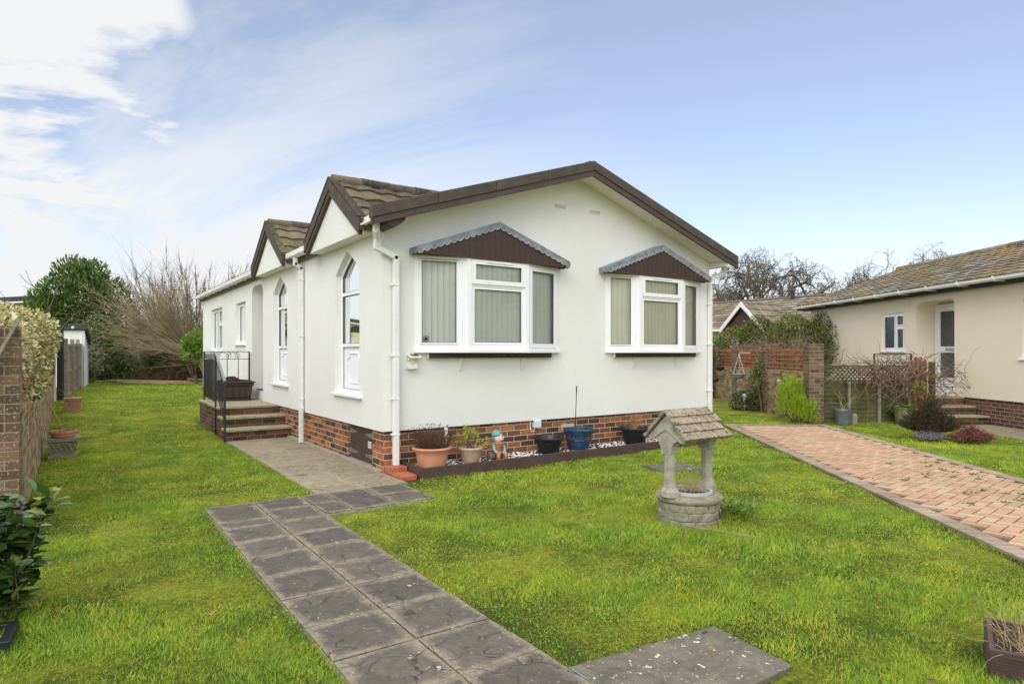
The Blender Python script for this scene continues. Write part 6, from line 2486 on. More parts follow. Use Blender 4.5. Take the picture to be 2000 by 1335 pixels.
mb.prism(inset(win2, 0.06), fN, 0.05, 0.06)
mb.build('pane', M['obscure'], w)
mb = MB()
mb.box(-2.3, -0.72, -0.09, 0.045, 1.31, 1.349)
mb.build('sill', M['upvc'], w, bevel=0.005)
# door in the recess
dN = lambda a, b, d: (a, -0.515 + d, b)
mb = MB()
ring(mb, rect(1.30, 2.225, 0.60, 2.58), 0.06, dN, 0.0, 0.06)
df = mb.build('door_frame', M['upvc'], nb_, bevel=0.004)
mb = MB()
inn = ring(mb, rect(1.362, 2.163, 0.68, 2.515), 0.10, dN, 0.01, 0.05)
mb.prism(rect(inn[0][0], inn[1][0], 1.46, 1.60), dN, 0.012, 0.048)
mb.prism(rect(inn[0][0], inn[1][0], inn[0][1], inn[0][1] + 0.10), dN, 0.012, 0.048)
dr = mb.build('door', M['upvc'], nb_, bevel=0.003)
for z0_, z1_ in ((0.885, 1.455), (1.605, 2.41)):
    mb = MB()
    mb.prism(rect(inn[0][0], inn[1][0], z0_, z1_), dN, 0.022, 0.034)
    mb.build('door_pane', M['obscure'], dr)
mb = MB()
mb.prism(rect(1.62, 1.86, 1.495, 1.56), dN, 0.0485, 0.065)
mb.build('letter_box', M['steel'], dr, bevel=0.004)
mb = MB()
mb.prism(rect(0.99, 2.22, 0.52, 0.66), fN, 0.10, 0.44)
mb.build('threshold', M['upvc'], nb_, bevel=0.004)
mb = MB()
mb.prism(rect(2.44, 2.64, 2.56, 2.74), fN, -0.014, -0.001)
for k in range(5):
    z = 2.58 + k * 0.031
    mb.prism(rect(2.455, 2.625, z, z + 0.013), fN, -0.022, -0.0145)
mb.build('wall_vent', M['cream'], nb_, bevel=0.002)
# steps and railing next to the neighbour's door
ns = thing('neighbour_steps', (15.15, 4.96, 0), 'brick steps with pale slab treads up to the recessed door of the beige house', 'steps', rz=NA)
mb = MB()
mb.box(0.02, 0.36, 0.0, 0.95, -0.1, 0.145)
mb.box(0.362, 0.70, 0.0, 0.95, -0.1, 0.315)
mb.box(0.702, 2.40, 0.0, 0.95, -0.1, 0.475)
mb.build('brickwork', M['brick_step'], ns)
mb = MB()
mb.box(-0.02, 0.385, 0.002, 0.98, 0.146, 0.185)
mb.box(0.33, 0.725, 0.002, 0.98, 0.316, 0.355)
mb.box(0.67, 2.42, 0.002, 0.98, 0.476, 0.514)
mb.build('tread', M['stone_cap'], ns, bevel=0.005)
nr = thing('iron_railing', (15.15, 4.96, 0), 'black iron railing with hoops beside the doorstep of the beige house', 'railing', rz=NA)
for y in (0.04, 0.93):
    mb = MB()
    mb.box(2.33, 2.36, y - 0.015, y + 0.015, 0.515, 1.42)
    mb.build('post', M['iron'], nr)
mb = MB()
mb.bar((2.345, 0.04, 1.425), (2.345, 0.93, 1.425), 0.035, 0.02)
mb.bar((2.345, 0.04, 1.22), (2.345, 0.93, 1.22), 0.014, 0.014)
mb.bar((2.345, 0.04, 0.62), (2.345, 0.93, 0.62), 0.014, 0.014)
mb.build('rail', M['iron'], nr)
mb = MB()
for k in range(1, 9):
    y = 0.04 + 0.89 * k / 9
    mb.box(2.339, 2.351, y - 0.006, y + 0.006, 0.62, 1.22)
for k in range(4):
    y = 0.24 + k * 0.14
    mb.tube([(2.345, y + 0.10 * math.cos(q), 1.32 + 0.085 * math.sin(q)) for q in np.linspace(0, 2 * math.pi, 15)], 0.006, 4)
mb.build('scrollwork', M['iron'], nr)
mb = MB()
c0 = Matrix.Translation((15.15, 4.96, 0)) @ Matrix.Rotation(NA, 4, 'Z')
mb.box(-9, -0.03, 0.0, 1.15, -0.08, 0.012, c0)
mb.build('neighbour_path', M['slab_buff'])['kind'] = 'structure'

# ------------------------------------------------------------------ far bungalow with a small gable
fh = thing('far_bungalow', (22, 18, 0), 'distant bungalow with a long brown tiled roof and one white edged gable', 'bungalow')
mb = MB()
mb.box(21.6, 27.6, 11.0, 30.0, 0.0, 2.35)
mb.build('wall', M['cream'], fh)
mb = MB()
sl = (3.72 - 2.40) / (24.6 - 21.2)
B = Vector((1, 0, sl)).normalized()
tiles(mb, (21.2, 10.6, 2.40), (0, 1, 0), B, 20, 3.4 / B.x, 0.33, 0.33, 0.02, 0.03, 4)
mb.add([(24.6, 10.6, 3.72), (24.6, 30.6, 3.72), (28.0, 30.6, 2.4), (28.0, 10.6, 2.4)], [(0, 1, 2, 3)])
frf = mb.build('roof', M['tile3'], fh)
mb = MB()
mb.tube([(24.6, 10.6, 3.74), (24.6, 30.6, 3.74)], 0.09, 8)
mb.build('ridge_tile', M['tile3'], frf, smooth=True)
gc = 14.78
mb = MB()
for s_ in (-1, 1):
    B = Vector((0, -s_, 1.05)).normalized()
    tiles(mb, (20.9, gc + s_ * 0.95, 3.40 - 1.05 * 0.95), (1, 0, 0), B, 3.2, 0.95 / abs(B.y), 0.33, 0.33, 0.02, 0.03, 4)
gg = mb.build('gable_roof', M['tile3'], fh)
for s_ in (-1, 1):
    mb = MB()
    mb.prism([(gc, 3.40), (gc + s_ * 0.95, 3.40 - 1.05 * 0.95), (gc + s_ * 0.95, 3.22 - 1.05 * 0.95), (gc, 3.22)], lambda a, b, d: (d, a, b), 20.84, 20.9)
    mb.build('bargeboard', M['white_paint'], gg)
mb = MB()
mb.prism([(gc - 0.8, 2.36), (gc + 0.8, 2.36), (gc, 3.2)], lambda a, b, d: (d, a, b), 21.05, 21.1)
mb.build('gable_boarding', M['brown'], gg)
mb = MB()
mb.box(21.05, 21.17, 10.6, 13.8, 2.31, 2.41)
mb.build('gutter', M['upvc_old'], fh)
mb = MB()
mb.box(21.05, 21.17, 15.8, 30.6, 2.31, 2.41)
mb.build('gutter', M['upvc_old'], fh)
mb = MB()
mb.lathe([(0.07, 3.4), (0.07, 3.98), (0.10, 4.0), (0.10, 4.05), (0.06, 4.08)], (24.4, 14.8, 0), 10)
mb.build('flue', M['iron'], fh, smooth=True, ang=40)

# ------------------------------------------------------------------ plants
def shrub(name, label, cat, c, r_, n, size, mat, wr=0.5, shell=0.5, amp=0.3, updir=0.4, stems=18, flat=None, part='foliage', bumps=9, group=None, blobs=None, fold=0.25, outw=1.0):
    base = float(gh(c[0], c[1]))
    t_ = thing(name, (c[0], c[1], base), label, cat, group)
    bl = blobs or [(c, r_)]
    vol = [b[1][0] * b[1][1] * b[1][2] for b in bl]
    Pn, Dn = [], []
    for (bc, br), vv in zip(bl, vol):
        k = int(n * vv / sum(vol))
        P, D = blob_points(k, bc, br, shell, rng, bumps, amp, flat)
        Pn.append(P)
        Dn.append(D)
    P, D = np.concatenate(Pn), np.concatenate(Dn)
    dirs = D * outw + rng.normal(0, 0.55, D.shape) + np.array([0, 0, updir])
    sz = rng.uniform(size[0], size[1], len(P))
    leaves(part, P, dirs, sz, mat, t_, wr, fold)
    if stems:
        mb = MB()
        for (bc, br) in bl:
            for k in range(max(3, stems // len(bl))):
                tgt = Vector(bc) + Vector(rng.normal(0, 0.45, 3)) * 1.0 * br[0]
                p0_ = Vector((bc[0] + rng.normal(0, 0.12) * br[0], bc[1] + rng.normal(0, 0.12) * br[1], base - 0.02))
                d = (tgt - p0_)
                wand(mb, p0_, d, d.length, 0.012 + 0.008 * br[2], rng, 0.1, 0.0, 5, 4)
        mb.build('branches', M['twig'], t_)
    return t_


# variegated hedge over the left wall
t_ = shrub('variegated_hedge', 'rounded cream and green variegated hedge spilling over the left brick wall', 'hedge', (-0.95, 9.6, 0), None, 38000, (0.035, 0.062), M['euonymus'], 0.55, 0.55, 0.22, 0.2, 0,
           blobs=[((-0.85, 8.5, 1.52), (0.62, 0.9, 0.42)), ((-0.80, 9.7, 1.60), (0.64, 1.0, 0.46)), ((-0.78, 11.0, 1.55), (0.62, 1.1, 0.44)), ((-0.42, 8.5, 1.22), (0.17, 0.75, 0.30)), ((-0.42, 9.9, 1.18), (0.17, 0.9, 0.30)), ((-1.5, 9.0, 1.5), (0.7, 1.3, 0.45)), ((-0.75, 7.6, 1.48), (0.42, 0.45, 0.38))])
mb = MB()
for (x0_, y0_, dx_, dz_, L_) in ((-0.45, 11.9, -0.5, 0.9, 1.0), (-0.5, 11.6, -0.75, 0.7, 1.1), (-0.4, 12.2, 0.0, 1.0, 1.5), (-0.35, 12.4, 0.2, 0.9, 1.3), (-0.7, 10.0, -0.7, 0.6, 0.9), (-0.8, 9.6, -0.8, 0.5, 0.8), (-0.3, 12.6, 0.45, 0.8, 0.9)):
    mb = MB()
    q = wand(mb, (x0_, y0_, 1.6), (dx_, 0.1, dz_), L_, 0.010, rng, 0.12, -0.02, 8, 5)
    for k in range(2, 8):
        wand(mb, q[k], Vector((dx_, 0.1, dz_)) + Vector(rng.normal(0, 0.9, 3)), 0.06, 0.004, rng, 0.1, 0, 2, 3)
    mb.build('long_shoot', M['twig'], t_)

# camellia at the lower left
t_ = thing('camellia_bush', (-0.36, 4.5, 0), 'glossy dark green bush with yellow edged leaves at the lower left edge', 'bush')
mb, tips = MB(), []
Cc, Dd, Ss = [], [], []
for k in range(52):
    a = Vector((rng.normal(0, 0.24), rng.normal(0, 0.28), rng.uniform(0.55, 1.1)))
    q = wand(mb, (-0.43 + rng.normal(0, 0.10), 4.5 + rng.normal(0, 0.07), 0.02), a, rng.uniform(0.28, 0.68), 0.006, rng, 0.10, 0.04, 8, 5)
    for j in range(1, 9):
        for m in range(4):
            Cc.append(tuple(q[min(j, 8)] + Vector(rng.normal(0, 0.012, 3))))
            d = Vector(rng.normal(0, 1, 3))
            d.z = abs(d.z) * 0.4 + 0.05
            Dd.append(tuple(d.normalized()))
            Ss.append(rng.uniform(0.075, 0.12))
mb.build('stems', M['twig'], t_)
leaves('foliage', np.array(Cc), np.array(Dd), np.array(Ss), M['camellia'], t_, 0.52, 0.18, up=(0, 0, 1.2))

# big laurel
t_ = shrub('laurel_tree', 'tall dark green laurel tree at the back left, behind the white shed', 'tree', (0.25, 29.0, 0), None, 15000, (0.12, 0.21), M['laurel'], 0.38, 0.62, 0.45, 1.1, 0,
           blobs=[((0.20, 29.3, 3.2), (1.25, 1.2, 1.7)), ((-0.75, 29.4, 2.6), (0.85, 0.9, 1.3)), ((1.0, 29.0, 2.7), (1.0, 1.0, 1.6)), ((0.35, 29.3, 4.3), (0.8, 0.8, 0.75)), ((0.9, 28.2, 1.6), (1.1, 0.9, 1.0)), ((-0.4, 28.6, 1.6), (1.0, 0.8, 1.1))])
mb, tips = MB(), []
for k in range(4):
    grow(mb, tips, (0.25 + rng.normal(0, 0.2), 29.3, 0.4), (rng.normal(0, 0.2), 0, 1), 1.6, 0.11, 3, rng, 0.1, 0.1, 0.4, (2, 2), 0.7)
mb.build('trunk', M['bark'], t_)

# fallen willow: a leaning trunk with a fan of whippy shoots
R2 = np.random.default_rng(21)
cxr, cyr = Vector((0.8215, -0.570, 0)), Vector((0.570, 0.8215, 0))
S0 = Vector((3.55, 22.9, 0.4))
t_ = thing('fallen_willow', tuple(S0), 'leaning willow trunk with a wide fan of golden brown bare shoots behind the lawn', 'tree')
mb = MB()
path_ = [S0 + cxr * 0.3 + Vector((0, 0, 0.1)), S0 + Vector((0, 0, 0.75)), S0 - cxr * 0.45 + Vector((0, 0, 1.15)), S0 - cxr * 1.0 + Vector((0, 0, 1.25)), S0 - cxr * 1.45 + Vector((0, 0, 1.5))]
mb.tube(path_, [0.26, 0.22, 0.19, 0.15, 0.11], 10)
mb.tube([path_[1], path_[1] + Vector((0.1, 0, 0.7)) + cxr * 0.1, path_[1] + Vector((0, 0, 1.5))], [0.15, 0.12, 0.08], 8)
mb.tube([path_[2], path_[2] + Vector((0, 0, 0.5)) - cxr * 0.2, path_[2] + Vector((0, 0, 1.0)) - cxr * 0.5], [0.14, 0.10, 0.06], 8)
mb.build('trunk', M['wood_plank'], t_)
mb = MB()
for k in range(330):
    f = R2.uniform(0.15, 1.0)
    i = min(int(f * 4), 3)
    p = path_[i].lerp(path_[i + 1], f * 4 - i) + Vector((0, 0, 0.05))
    th = math.radians(R2.uniform(18, 178) if k % 3 else R2.uniform(110, 200))
    d = cxr * math.cos(th) * -1 * -1 + Vector((0, 0, 1)) * max(math.sin(th), -0.15) + cyr * R2.normal(0, 0.35)
    L_ = R2.uniform(1.3, 3.1) * (1.0 if th > 1.2 else 0.65)
    q = wand(mb, p, d, L_, 0.013, R2, 0.09, 0.025 if th < 2.2 else 0.055, 7, 3)
    for j in range(5):
        kk = int(R2.integers(2, 7))
        wand(mb, q[kk], d.normalized() + Vector(R2.normal(0, 0.28, 3)), L_ * R2.uniform(0.2, 0.5), 0.006, R2, 0.10, 0.03, 4, 3)
mb.build('shoots', M['willow'], t_)

# bare bush standing behind it
t_ = thing('bare_shrub', (3.7, 25.3, 0.47), 'tall grey brown bare shrub with upright fanned twigs behind the fallen willow', 'shrub')
mb = MB()
for k in range(110):
    off = R2.uniform(-1.3, 1.15)
    p = Vector((3.75, 25.6, 0.8)) + cxr * off + cyr * R2.normal(0, 0.3)
    d = Vector((0, 0, 1)) + cxr * (off * 0.42 + R2.normal(0, 0.20)) + cyr * R2.normal(0, 0.15)
    L_ = R2.uniform(2.4, 4.3) * (1 - 0.12 * abs(off))
    q = wand(mb, p, d, L_, 0.032, R2, 0.05, 0.01, 9, 4)
    for j in range(9):
        kk = int(R2.integers(2, 9))
        w_ = wand(mb, q[kk], d.normalized() + Vector(R2.normal(0, 0.35, 3)), L_ * R2.uniform(0.10, 0.30), 0.012, R2, 0.1, 0.05, 4, 3)
        for m in range(2):
            wand(mb, w_[2], d.normalized() + Vector(R2.normal(0, 0.5, 3)), L_ * 0.09, 0.007, R2, 0.1, 0.02, 3, 3)
mb.build('twigs', M['willow_far'], t_)

shrub('bright_laurel', 'small bright yellow green laurel beside the far corner of the white house', 'bush', (3.35, 21.6, 0), (0.75, 0.6, 0.55), 1100, (0.13, 0.20), M['laurel_bright'], 0.36, 0.5, 0.25, 0.5, 10,
      blobs=[((3.45, 21.6, 1.75), (0.62, 0.5, 0.50)), ((3.1, 21.75, 1.55), (0.4, 0.4, 0.36))])
shrub('dark_hedge', 'dark green laurel hedge in shade at the back of the lawn behind the planks', 'hedge', (1.8, 25.4, 0), None, 13000, (0.10, 0.17), M['laurel'], 0.4, 0.5, 0.25, 0.1, 30,
      blobs=[((0.75, 26.0, 1.55), (0.8, 0.7, 1.15)), ((1.8, 25.6, 1.5), (0.9, 0.7, 1.0)), ((2.9, 25.0, 1.5), (1.0, 0.7, 1.05)), ((4.1, 24.3, 1.5), (1.1, 0.7, 1.1)), ((5.4, 23.6, 1.6), (1.0, 0.7, 1.2))])
t_ = thing('brush_pile', (3.0, 23.6, 0.45), 'heap of dead brown twigs on the ground below the fallen willow', 'brushwood')
mb = MB()
for k in range(900):
    f = R2.uniform(-1.7, 1.9)
    p = Vector((3.0, 23.6, 0.45)) + Vector((0.87, -0.5, 0)) * f + cyr * R2.normal(0, 0.3) + Vector((0, 0, R2.uniform(0, 0.55) * math.exp(-((f - 0.5) / 1.5) ** 2)))
    wand(mb, p, Vector(R2.normal(0, 1, 3)) * 0.8 + Vector((0, 0, 0.25)), R2.uniform(0.2, 0.7), 0.008, R2, 0.15, 0, 4, 3)
mb.build('twigs', M['deadhead'], t_)

# hedge and shrubs behind the right wall
shrub('garden_hedge', 'clipped olive green hedge behind the pillared brick wall', 'hedge', (17.3, 11.3, 0), None, 26000, (0.05, 0.085), M['hedge'], 0.5, 0.62, 0.25, 0.3, 20,
      blobs=[((17.9, 10.7, 1.75), (1.0, 0.9, 0.92)), ((18.1, 11.9, 1.65), (0.95, 0.9, 0.95)), ((17.5, 12.4, 1.45), (0.9, 0.8, 0.9)), ((18.7, 10.3, 1.6), (0.9, 0.8, 1.0))])
shrub('green_bush', 'fresh green bush left of the olive hedge behind the brick wall', 'bush', (17.5, 13.6, 0), (0.9, 0.8, 0.8), 5000, (0.07, 0.11), M['fern'], 0.45, 0.5, 0.3, 0.3, 14,
      blobs=[((17.55, 13.7, 1.35), (0.85, 0.8, 0.62))])
t_ = thing('dead_vine', (15.6, 10.6, 1.2), 'tangled dead brown vine lying over the top of the brick wall', 'vine')
mb = MB()
for k in range(420):
    s_ = R2.uniform(0.6, 7.2)
    p = P1 + rd * s_ - rn * R2.uniform(-0.05, 0.45) + Vector((0, 0, R2.uniform(1.3, 1.72) + 0.10 * math.sin(s_ * 2)))
    d = rd * R2.normal(0, 1) + rn * R2.normal(0, 0.5) + Vector((0, 0, R2.normal(0.1, 0.6)))
    wand(mb, p, d, R2.uniform(0.25, 0.8), 0.006, R2, 0.22, -0.04, 6, 3)
mb.build('stems', M['vine'], t_)
t_ = thing('wall_climber', (13.5, 8.2, 0), 'bare brown climber trained up the trellis panel next to the tall pillar', 'vine')
mb, tips = MB(), []
for k in range(9):
    p = P1 + rd * R2.uniform(0.5, 2.3) + rn * 0.16
    grow(mb, tips, p, rd * R2.normal(0, 0.3) + rn * 0.02 + Vector((0, 0, 1)), 0.75, 0.012, 3, R2, 0.22, 0.05, 0.5, (1, 2), 0.75, 4, 4, 0.003)
mb.build('stems', M['vine'], t_)
t_ = shrub('variegated_ivy', 'pale edged ivy shrub climbing beside the second pillar of the brick wall', 'ivy', (14.4, 9.3, 0), None, 3600, (0.035, 0.06), M['ivy'], 0.7, 0.3, 0.3, 0.0, 10,
           blobs=[((P1 + rd * 3.1 + rn * 0.38)[:2] + (0.22,), (0.50, 0.50, 0.26)), ((P1 + rd * 2.95 + rn * 0.20)[:2] + (0.72,), (0.20, 0.20, 0.45)), ((P1 + rd * 2.62 + rn * 0.22)[:2] + (1.05,), (0.12, 0.12, 0.42))])
shrub('dark_ivy', 'dark ivy at the foot of the far end of the brick wall', 'ivy', tuple((P1 + rd * 7.7 + rn * 0.3)[:2]) + (0.4,), (0.45, 0.45, 0.5), 1500, (0.05, 0.08), M['shade_leaf'], 0.6, 0.4, 0.3, 0, 6)
mb, tips = MB(), []
t_ = thing('pollarded_tree', (17.6, 14.6, 0), 'pale knobbly pollarded trunk in front of the distant tiled roof', 'tree')
grow(mb, tips, (17.7, 14.4, 0), (0, 0, 1), 2.1, 0.12, 0, R2, 0.03, 0.1, 0.3)
for k in range(6):
    q = Vector((17.7, 14.4, 2.0))
    mb.tube([q, q + Vector((R2.normal(0, 0.12), R2.normal(0, 0.12), 0.25)), q + Vector((R2.normal(0, 0.28), R2.normal(0, 0.28), 0.5))], [0.07, 0.05, 0.06], 6)
mb.build('trunk', M['dry_stem'], t_)

# lime conifer in front of the tall pillar: flame shaped sprays
t_ = thing('lime_conifer', (12.28, 7.38, 0), 'lime green feathery dwarf conifer at the foot of the tall brick pillar', 'conifer')
Cc, Dd, Ss = [], [], []
for (bx, by, bz, br, bh) in ((12.30, 7.55, 0.10, 0.27, 0.92), (12.13, 7.50, 0.15, 0.19, 0.66), (12.40, 7.42, 0.12, 0.17, 0.80), (12.36, 7.16, 0.02, 0.17, 0.42), (12.22, 7.3, 0.05, 0.2, 0.5)):
    for k in range(230):
        z = rng.random() ** 0.8
        a = rng.uniform(0, 6.28)
        rr = br * (1 - z) ** 0.55 * (0.55 + 0.5 * rng.random())
        p = Vector((bx + rr * math.cos(a), by + rr * math.sin(a), bz + bh * z * 0.88))
        d = Vector((math.cos(a) * 0.55, math.sin(a) * 0.55, 0.95)).normalized()
        side = d.cross(Vector((0, 0, 1))).normalized()
        for j in range(12):
            f = j / 11
            q = p + d * (0.17 * f) + side * (0.02 * math.sin(k))
            s2 = side * (1 if j % 2 else -1)
            Cc.append(tuple(q))
            Dd.append(tuple((d + s2 * 0.7 * (1 - f)).normalized()))
            Ss.append(0.040 * (1.1 - 0.6 * f))
leaves('foliage', np.array(Cc), np.array(Dd), np.array(Ss), M['conifer'], t_, 0.30, 0.1)
mb = MB()
for bx, by, bh in ((12.30, 7.55, 0.8), (12.10, 7.50, 0.5), (12.46, 7.42, 0.6), (12.42, 7.18, 0.3)):
    mb.tube([(12.3, 7.4, -0.02), (bx, by, 0.2), (bx, by, bh)], [0.03, 0.025, 0.008], 6)
mb.build('trunk', M['bark'], t_)

# bare vine sprawling over the lattice fence and gate
t_ = thing('fence_vine', fF2(1.6, 1.0, -0.1), 'thick tangle of bare twisting vine over the lattice fence and picket gate', 'vine')
mb = MB()
for k in range(330):
    a = R2.normal(1.75, 0.55) if k % 4 else R2.uniform(0.1, 2.4)
    z = 1.12 + R2.normal(0, 0.10) - 0.45 * R2.random() ** 2 * (1 if a > 1.1 else 0.2)
    p = Vector(fF2(a, z, -0.05 - 0.15 * R2.random()))
    d = fe * R2.normal(0, 1) + fo * R2.normal(0, 0.35) + Vector((0, 0, R2.normal(-0.1, 0.5)))
    wand(mb, p, d, R2.uniform(0.35, 1.0), R2.uniform(0.005, 0.011), R2, 0.30, -0.05, 8, 4)
for k in range(150):
    a = R2.normal(2.2, 0.35)
    p = Vector(fF2(a, R2.uniform(0.35, 1.1), -0.08 - 0.15 * R2.random()))
    d = fe * R2.normal(0.3, 0.8) + fo * R2.normal(0, 0.3) + Vector((0, 0, R2.normal(-0.3, 0.6)))
    wand(mb, p, d, R2.uniform(0.2, 0.7), 0.005, R2, 0.32, -0.06, 7, 3)
for k in range(24):
    a = R2.uniform(0.1, 2.7)
    p = Vector(fF2(a, 1.15, -0.03))
    wand(mb, p, fe * R2.normal(0, 0.7) + Vector((0, 0, 0.8)), R2.uniform(0.2, 0.5), 0.005, R2, 0.35, -0.12, 8, 3)
mb.build('stems', M['vine'], t_)
P, D = blob_points(90, fF2(1.95, 0.70, -0.2), (0.15, 0.15, 0.22), 0.2)
leaves('leaves', P, D + np.array([0, 0, 0.5]), rng.uniform(0.05, 0.09, len(P)), M['yellowgreen'], t_, 0.5)

# heathers on the neighbour's lawn
def heather(name, label, c, r_, n, mat, size, fl=None):
    t_ = thing(name, (c[0], c[1], 0), label, 'heather', 'heather clumps on the right lawn')
    mb = MB()
    Cc, Dd = [], []
    for k in range(n):
        a = rng.uniform(0, 6.28)
        e = rng.random() ** 0.6
        d = Vector((math.cos(a) * e * r_[0], math.sin(a) * e * r_[1], r_[2] * (1.05 - e * 0.75))) * rng.uniform(0.7, 1.05)
        p = Vector((c[0], c[1], c[2]))
        if k % 6 == 0:
            mb.tube([p, p + d * 0.5 + Vector((0, 0, 0.02)), p + d], [0.006, 0.004, 0.002], 3, cap=False)
        for j in range(9):
            f = 0.62 + 0.40 * j / 8
            Cc.append(tuple(p + d * f + Vector(rng.normal(0, 0.012, 3))))
            q = d.normalized() + Vector(rng.normal(0, 0.6, 3)) + Vector((0, 0, 0.3))
            Dd.append(tuple(q.normalized()))
    mb.build('stems', M['deadhead'], t_)
    leaves('foliage', np.array(Cc), np.array(Dd), rng.uniform(size[0], size[1], len(Cc)), mat, t_, 0.35)
    return t_


heather('heather_bush', 'large brown green heather bush on the lawn before the beige house', (12.05, 4.80, 0.02), (0.56, 0.50, 0.66), 1500, M['heather'], (0.022, 0.045))
heather('heather_clump', 'low clump of pale lilac heather at the foot of the large brown one', (11.78, 4.68, 0.0), (0.42, 0.25, 0.20), 420, M['heather_lilac'], (0.016, 0.03))
heather('heather_clump', 'low pink brown heather clump right of the large bush', (12.02, 4.17, 0.0), (0.38, 0.36, 0.27), 700, M['heather_pink'], (0.018, 0.032))

# bare oaks far away
R3 = np.random.default_rng(5)


def oak(x, t_d, ztop, label, spread=1.0, lean=0.0, stems=1, dep=6):
    X = (x - 1000) / 1232 * t_d
    u_ = X * 0.8215 + t_d * 0.570
    w_ = -X * 0.570 + t_d * 0.8215
    t_ = thing('oak_tree', (u_, w_, 0), label, 'tree', 'bare oaks on the skyline')
    mb, tips = MB(), []
    for k in range(stems):
        h = ztop * 0.27
        off = (k - (stems - 1) / 2) * 0.9
        p = Vector((u_, w_, 0)) + cxr * off
        d = Vector((0, 0, 1)) + cxr * (off * 0.35 + lean)
        pts = [p, p + d.normalized() * h * 0.5, p + d.normalized() * h]
        mb.tube(pts, [0.34, 0.28, 0.25], 8)
        for j in range(4):
            a = R3.uniform(0, 6.28)
            dd_ = Vector((math.cos(a) * 0.75 * spread, math.sin(a) * 0.75 * spread, 0.75)) + cxr * off * 0.3
            grow(mb, tips, pts[2], dd_, ztop * 0.27, 0.20, dep - 1, R3, 0.30, 0.03, 0.60, (2, 2), 0.78, 5, 5, 0.016)
    # keep the twigs inside a domed crown
    arr = np.array(mb.v)
    k_ = ztop / np.percentile(arr[:, 2], 99.0)
    arr = np.stack([u_ + (arr[:, 0] - u_) * k_ ** 0.7, w_ + (arr[:, 1] - w_) * k_ ** 0.7, arr[:, 2] * k_], 1)
    cc = np.array([u_, w_, ztop * 0.54])
    rad = np.array([ztop * 0.40 * spread, ztop * 0.40 * spread, ztop * 0.46])
    q = (arr - cc) / rad
    rn_ = np.linalg.norm(q, axis=1)
    over_ = (rn_ > 0.9) & (arr[:, 2] > ztop * 0.3)
    f = np.where(over_, (0.9 + 0.22 * (1 - np.exp(-(rn_ - 0.9) / 0.3))) / np.maximum(rn_, 1e-6), 1.0)
    mb.v = [tuple(p) for p in (cc + (arr - cc) * f[:, None])]
    mb.build('branches', M['bark'], t_)


oak(1418, 46, 7.6, 'bare oak just right of the white house eave', 0.8, 0.0, 1)
oak(1508, 47, 9.4, 'broad bare oak with several curving trunks above the distant gable', 1.15, 0.0, 2)
oak(1572, 49, 7.4, 'smaller bare oak beside the dark roof flue', 0.9, 0.05, 1)
oak(1640, 50, 8.0, 'bare oak left of the beige house roof slope', 0.9, 0.0, 1)
oak(1700, 52, 8.3, 'bare oak half hidden by the beige house roof edge', 0.9, 0.0, 1)
oak(1765, 52, 10.6, 'tall bare oak rising above the beige house roof', 0.95, 0.0, 1)
oak(1835, 52, 10.4, 'bare oak at the right above the beige house roof, rightmost of the oaks', 0.85, 0.0, 1)

# weeds on the drive and beside the well, dead leaves on the lawn
t_ = None
wd = [(3.9 + 0.0, 0, 0)]
Cc, Dd, Ss = [], [], []
for k in range(26):
    a, b = rng.uniform(4.2, 7.6), rng.uniform(0.6, 1.7)
    p = dpt(a, b, 0.02)
    for j in range(14):
        Cc.append((p[0] + rng.normal(0, 0.02), p[1] + rng.normal(0, 0.02), 0.022))
        Dd.append((rng.normal(), rng.normal(), 0.35))
        Ss.append(rng.uniform(0.02, 0.05))
o = leaves('drive_weeds', np.array(Cc), np.array(Dd), np.array(Ss), M['weed'], None, 0.4, 0.2, (7.5, 4.5, 0))
top_tag(o, 'small green weeds sprouting between the blocks of the drive', 'weeds', kind='stuff')
Cc, Dd, Ss = [], [], []
for k in range(420):
    a = rng.uniform(0, 6.28)
    r_ = 0.22 * math.sqrt(rng.random())
    Cc.append((wx + 0.42 + r_ * math.cos(a), wy - 0.10 + r_ * math.sin(a) * 0.9, 0.03 + rng.random() * 0.05))
    Dd.append((math.cos(a) + rng.normal(0, .5), math.sin(a) + rng.normal(0, .5), 0.5))
    Ss.append(rng.uniform(0.03, 0.06))
o = leaves('low_weeds', np.array(Cc), np.array(Dd), np.array(Ss), M['weed'], None, 0.45, 0.2, (wx + 0.42, wy - 0.1, 0))
top_tag(o, 'patch of leafy weeds in the grass at the right foot of the wishing well', 'weeds', kind='stuff')
Cc, Dd, Ss = [], [], []
for k in range(1500):
    if k % 3:
        y = rng.uniform(2.3, 6.5)
        x = 0.955 - abs(rng.normal(0, 0.05)) * (1 + 0.8 * math.sin(y * 5))
    else:
        y = rng.uniform(2.3, 5.5)
        x = 1.885 + abs(rng.normal(0, 0.045))
    if rng.random() < 0.5 + 0.5 * math.sin(y * 7 + x * 3):
        Cc.append((x, y, 0.008 + rng.random() * 0.015))
        Dd.append((rng.normal(), rng.normal(), 0.25))
        Ss.append(rng.uniform(0.012, 0.028))
o = leaves('edge_weeds', np.array(Cc), np.array(Dd), np.array(Ss), M['weed'], None, 0.6, 0.2, (1.4, 4.0, 0))
top_tag(o, 'tiny creeping weeds along both edges of the front slab path', 'weeds', kind='stuff')
Cc, Dd, Ss = [], [], []
for k in range(90):
    Cc.append((rng.uniform(0.0, 8), rng.uniform(1.0, 8), 0.045))
    Dd.append((rng.normal(), rng.normal(), 0.15))
    Ss.append(rng.uniform(0.02, 0.045))
Cc = [c for c in Cc if not (0.9 < c[0] < 1.95) and c[1] < 6.4]
o = leaves('fallen_leaves', np.array(Cc), np.array(Dd)[:len(Cc)], np.array(Ss)[:len(Cc)], M['deadleaf'], None, 0.6, 0.4, (4, 4, 0))
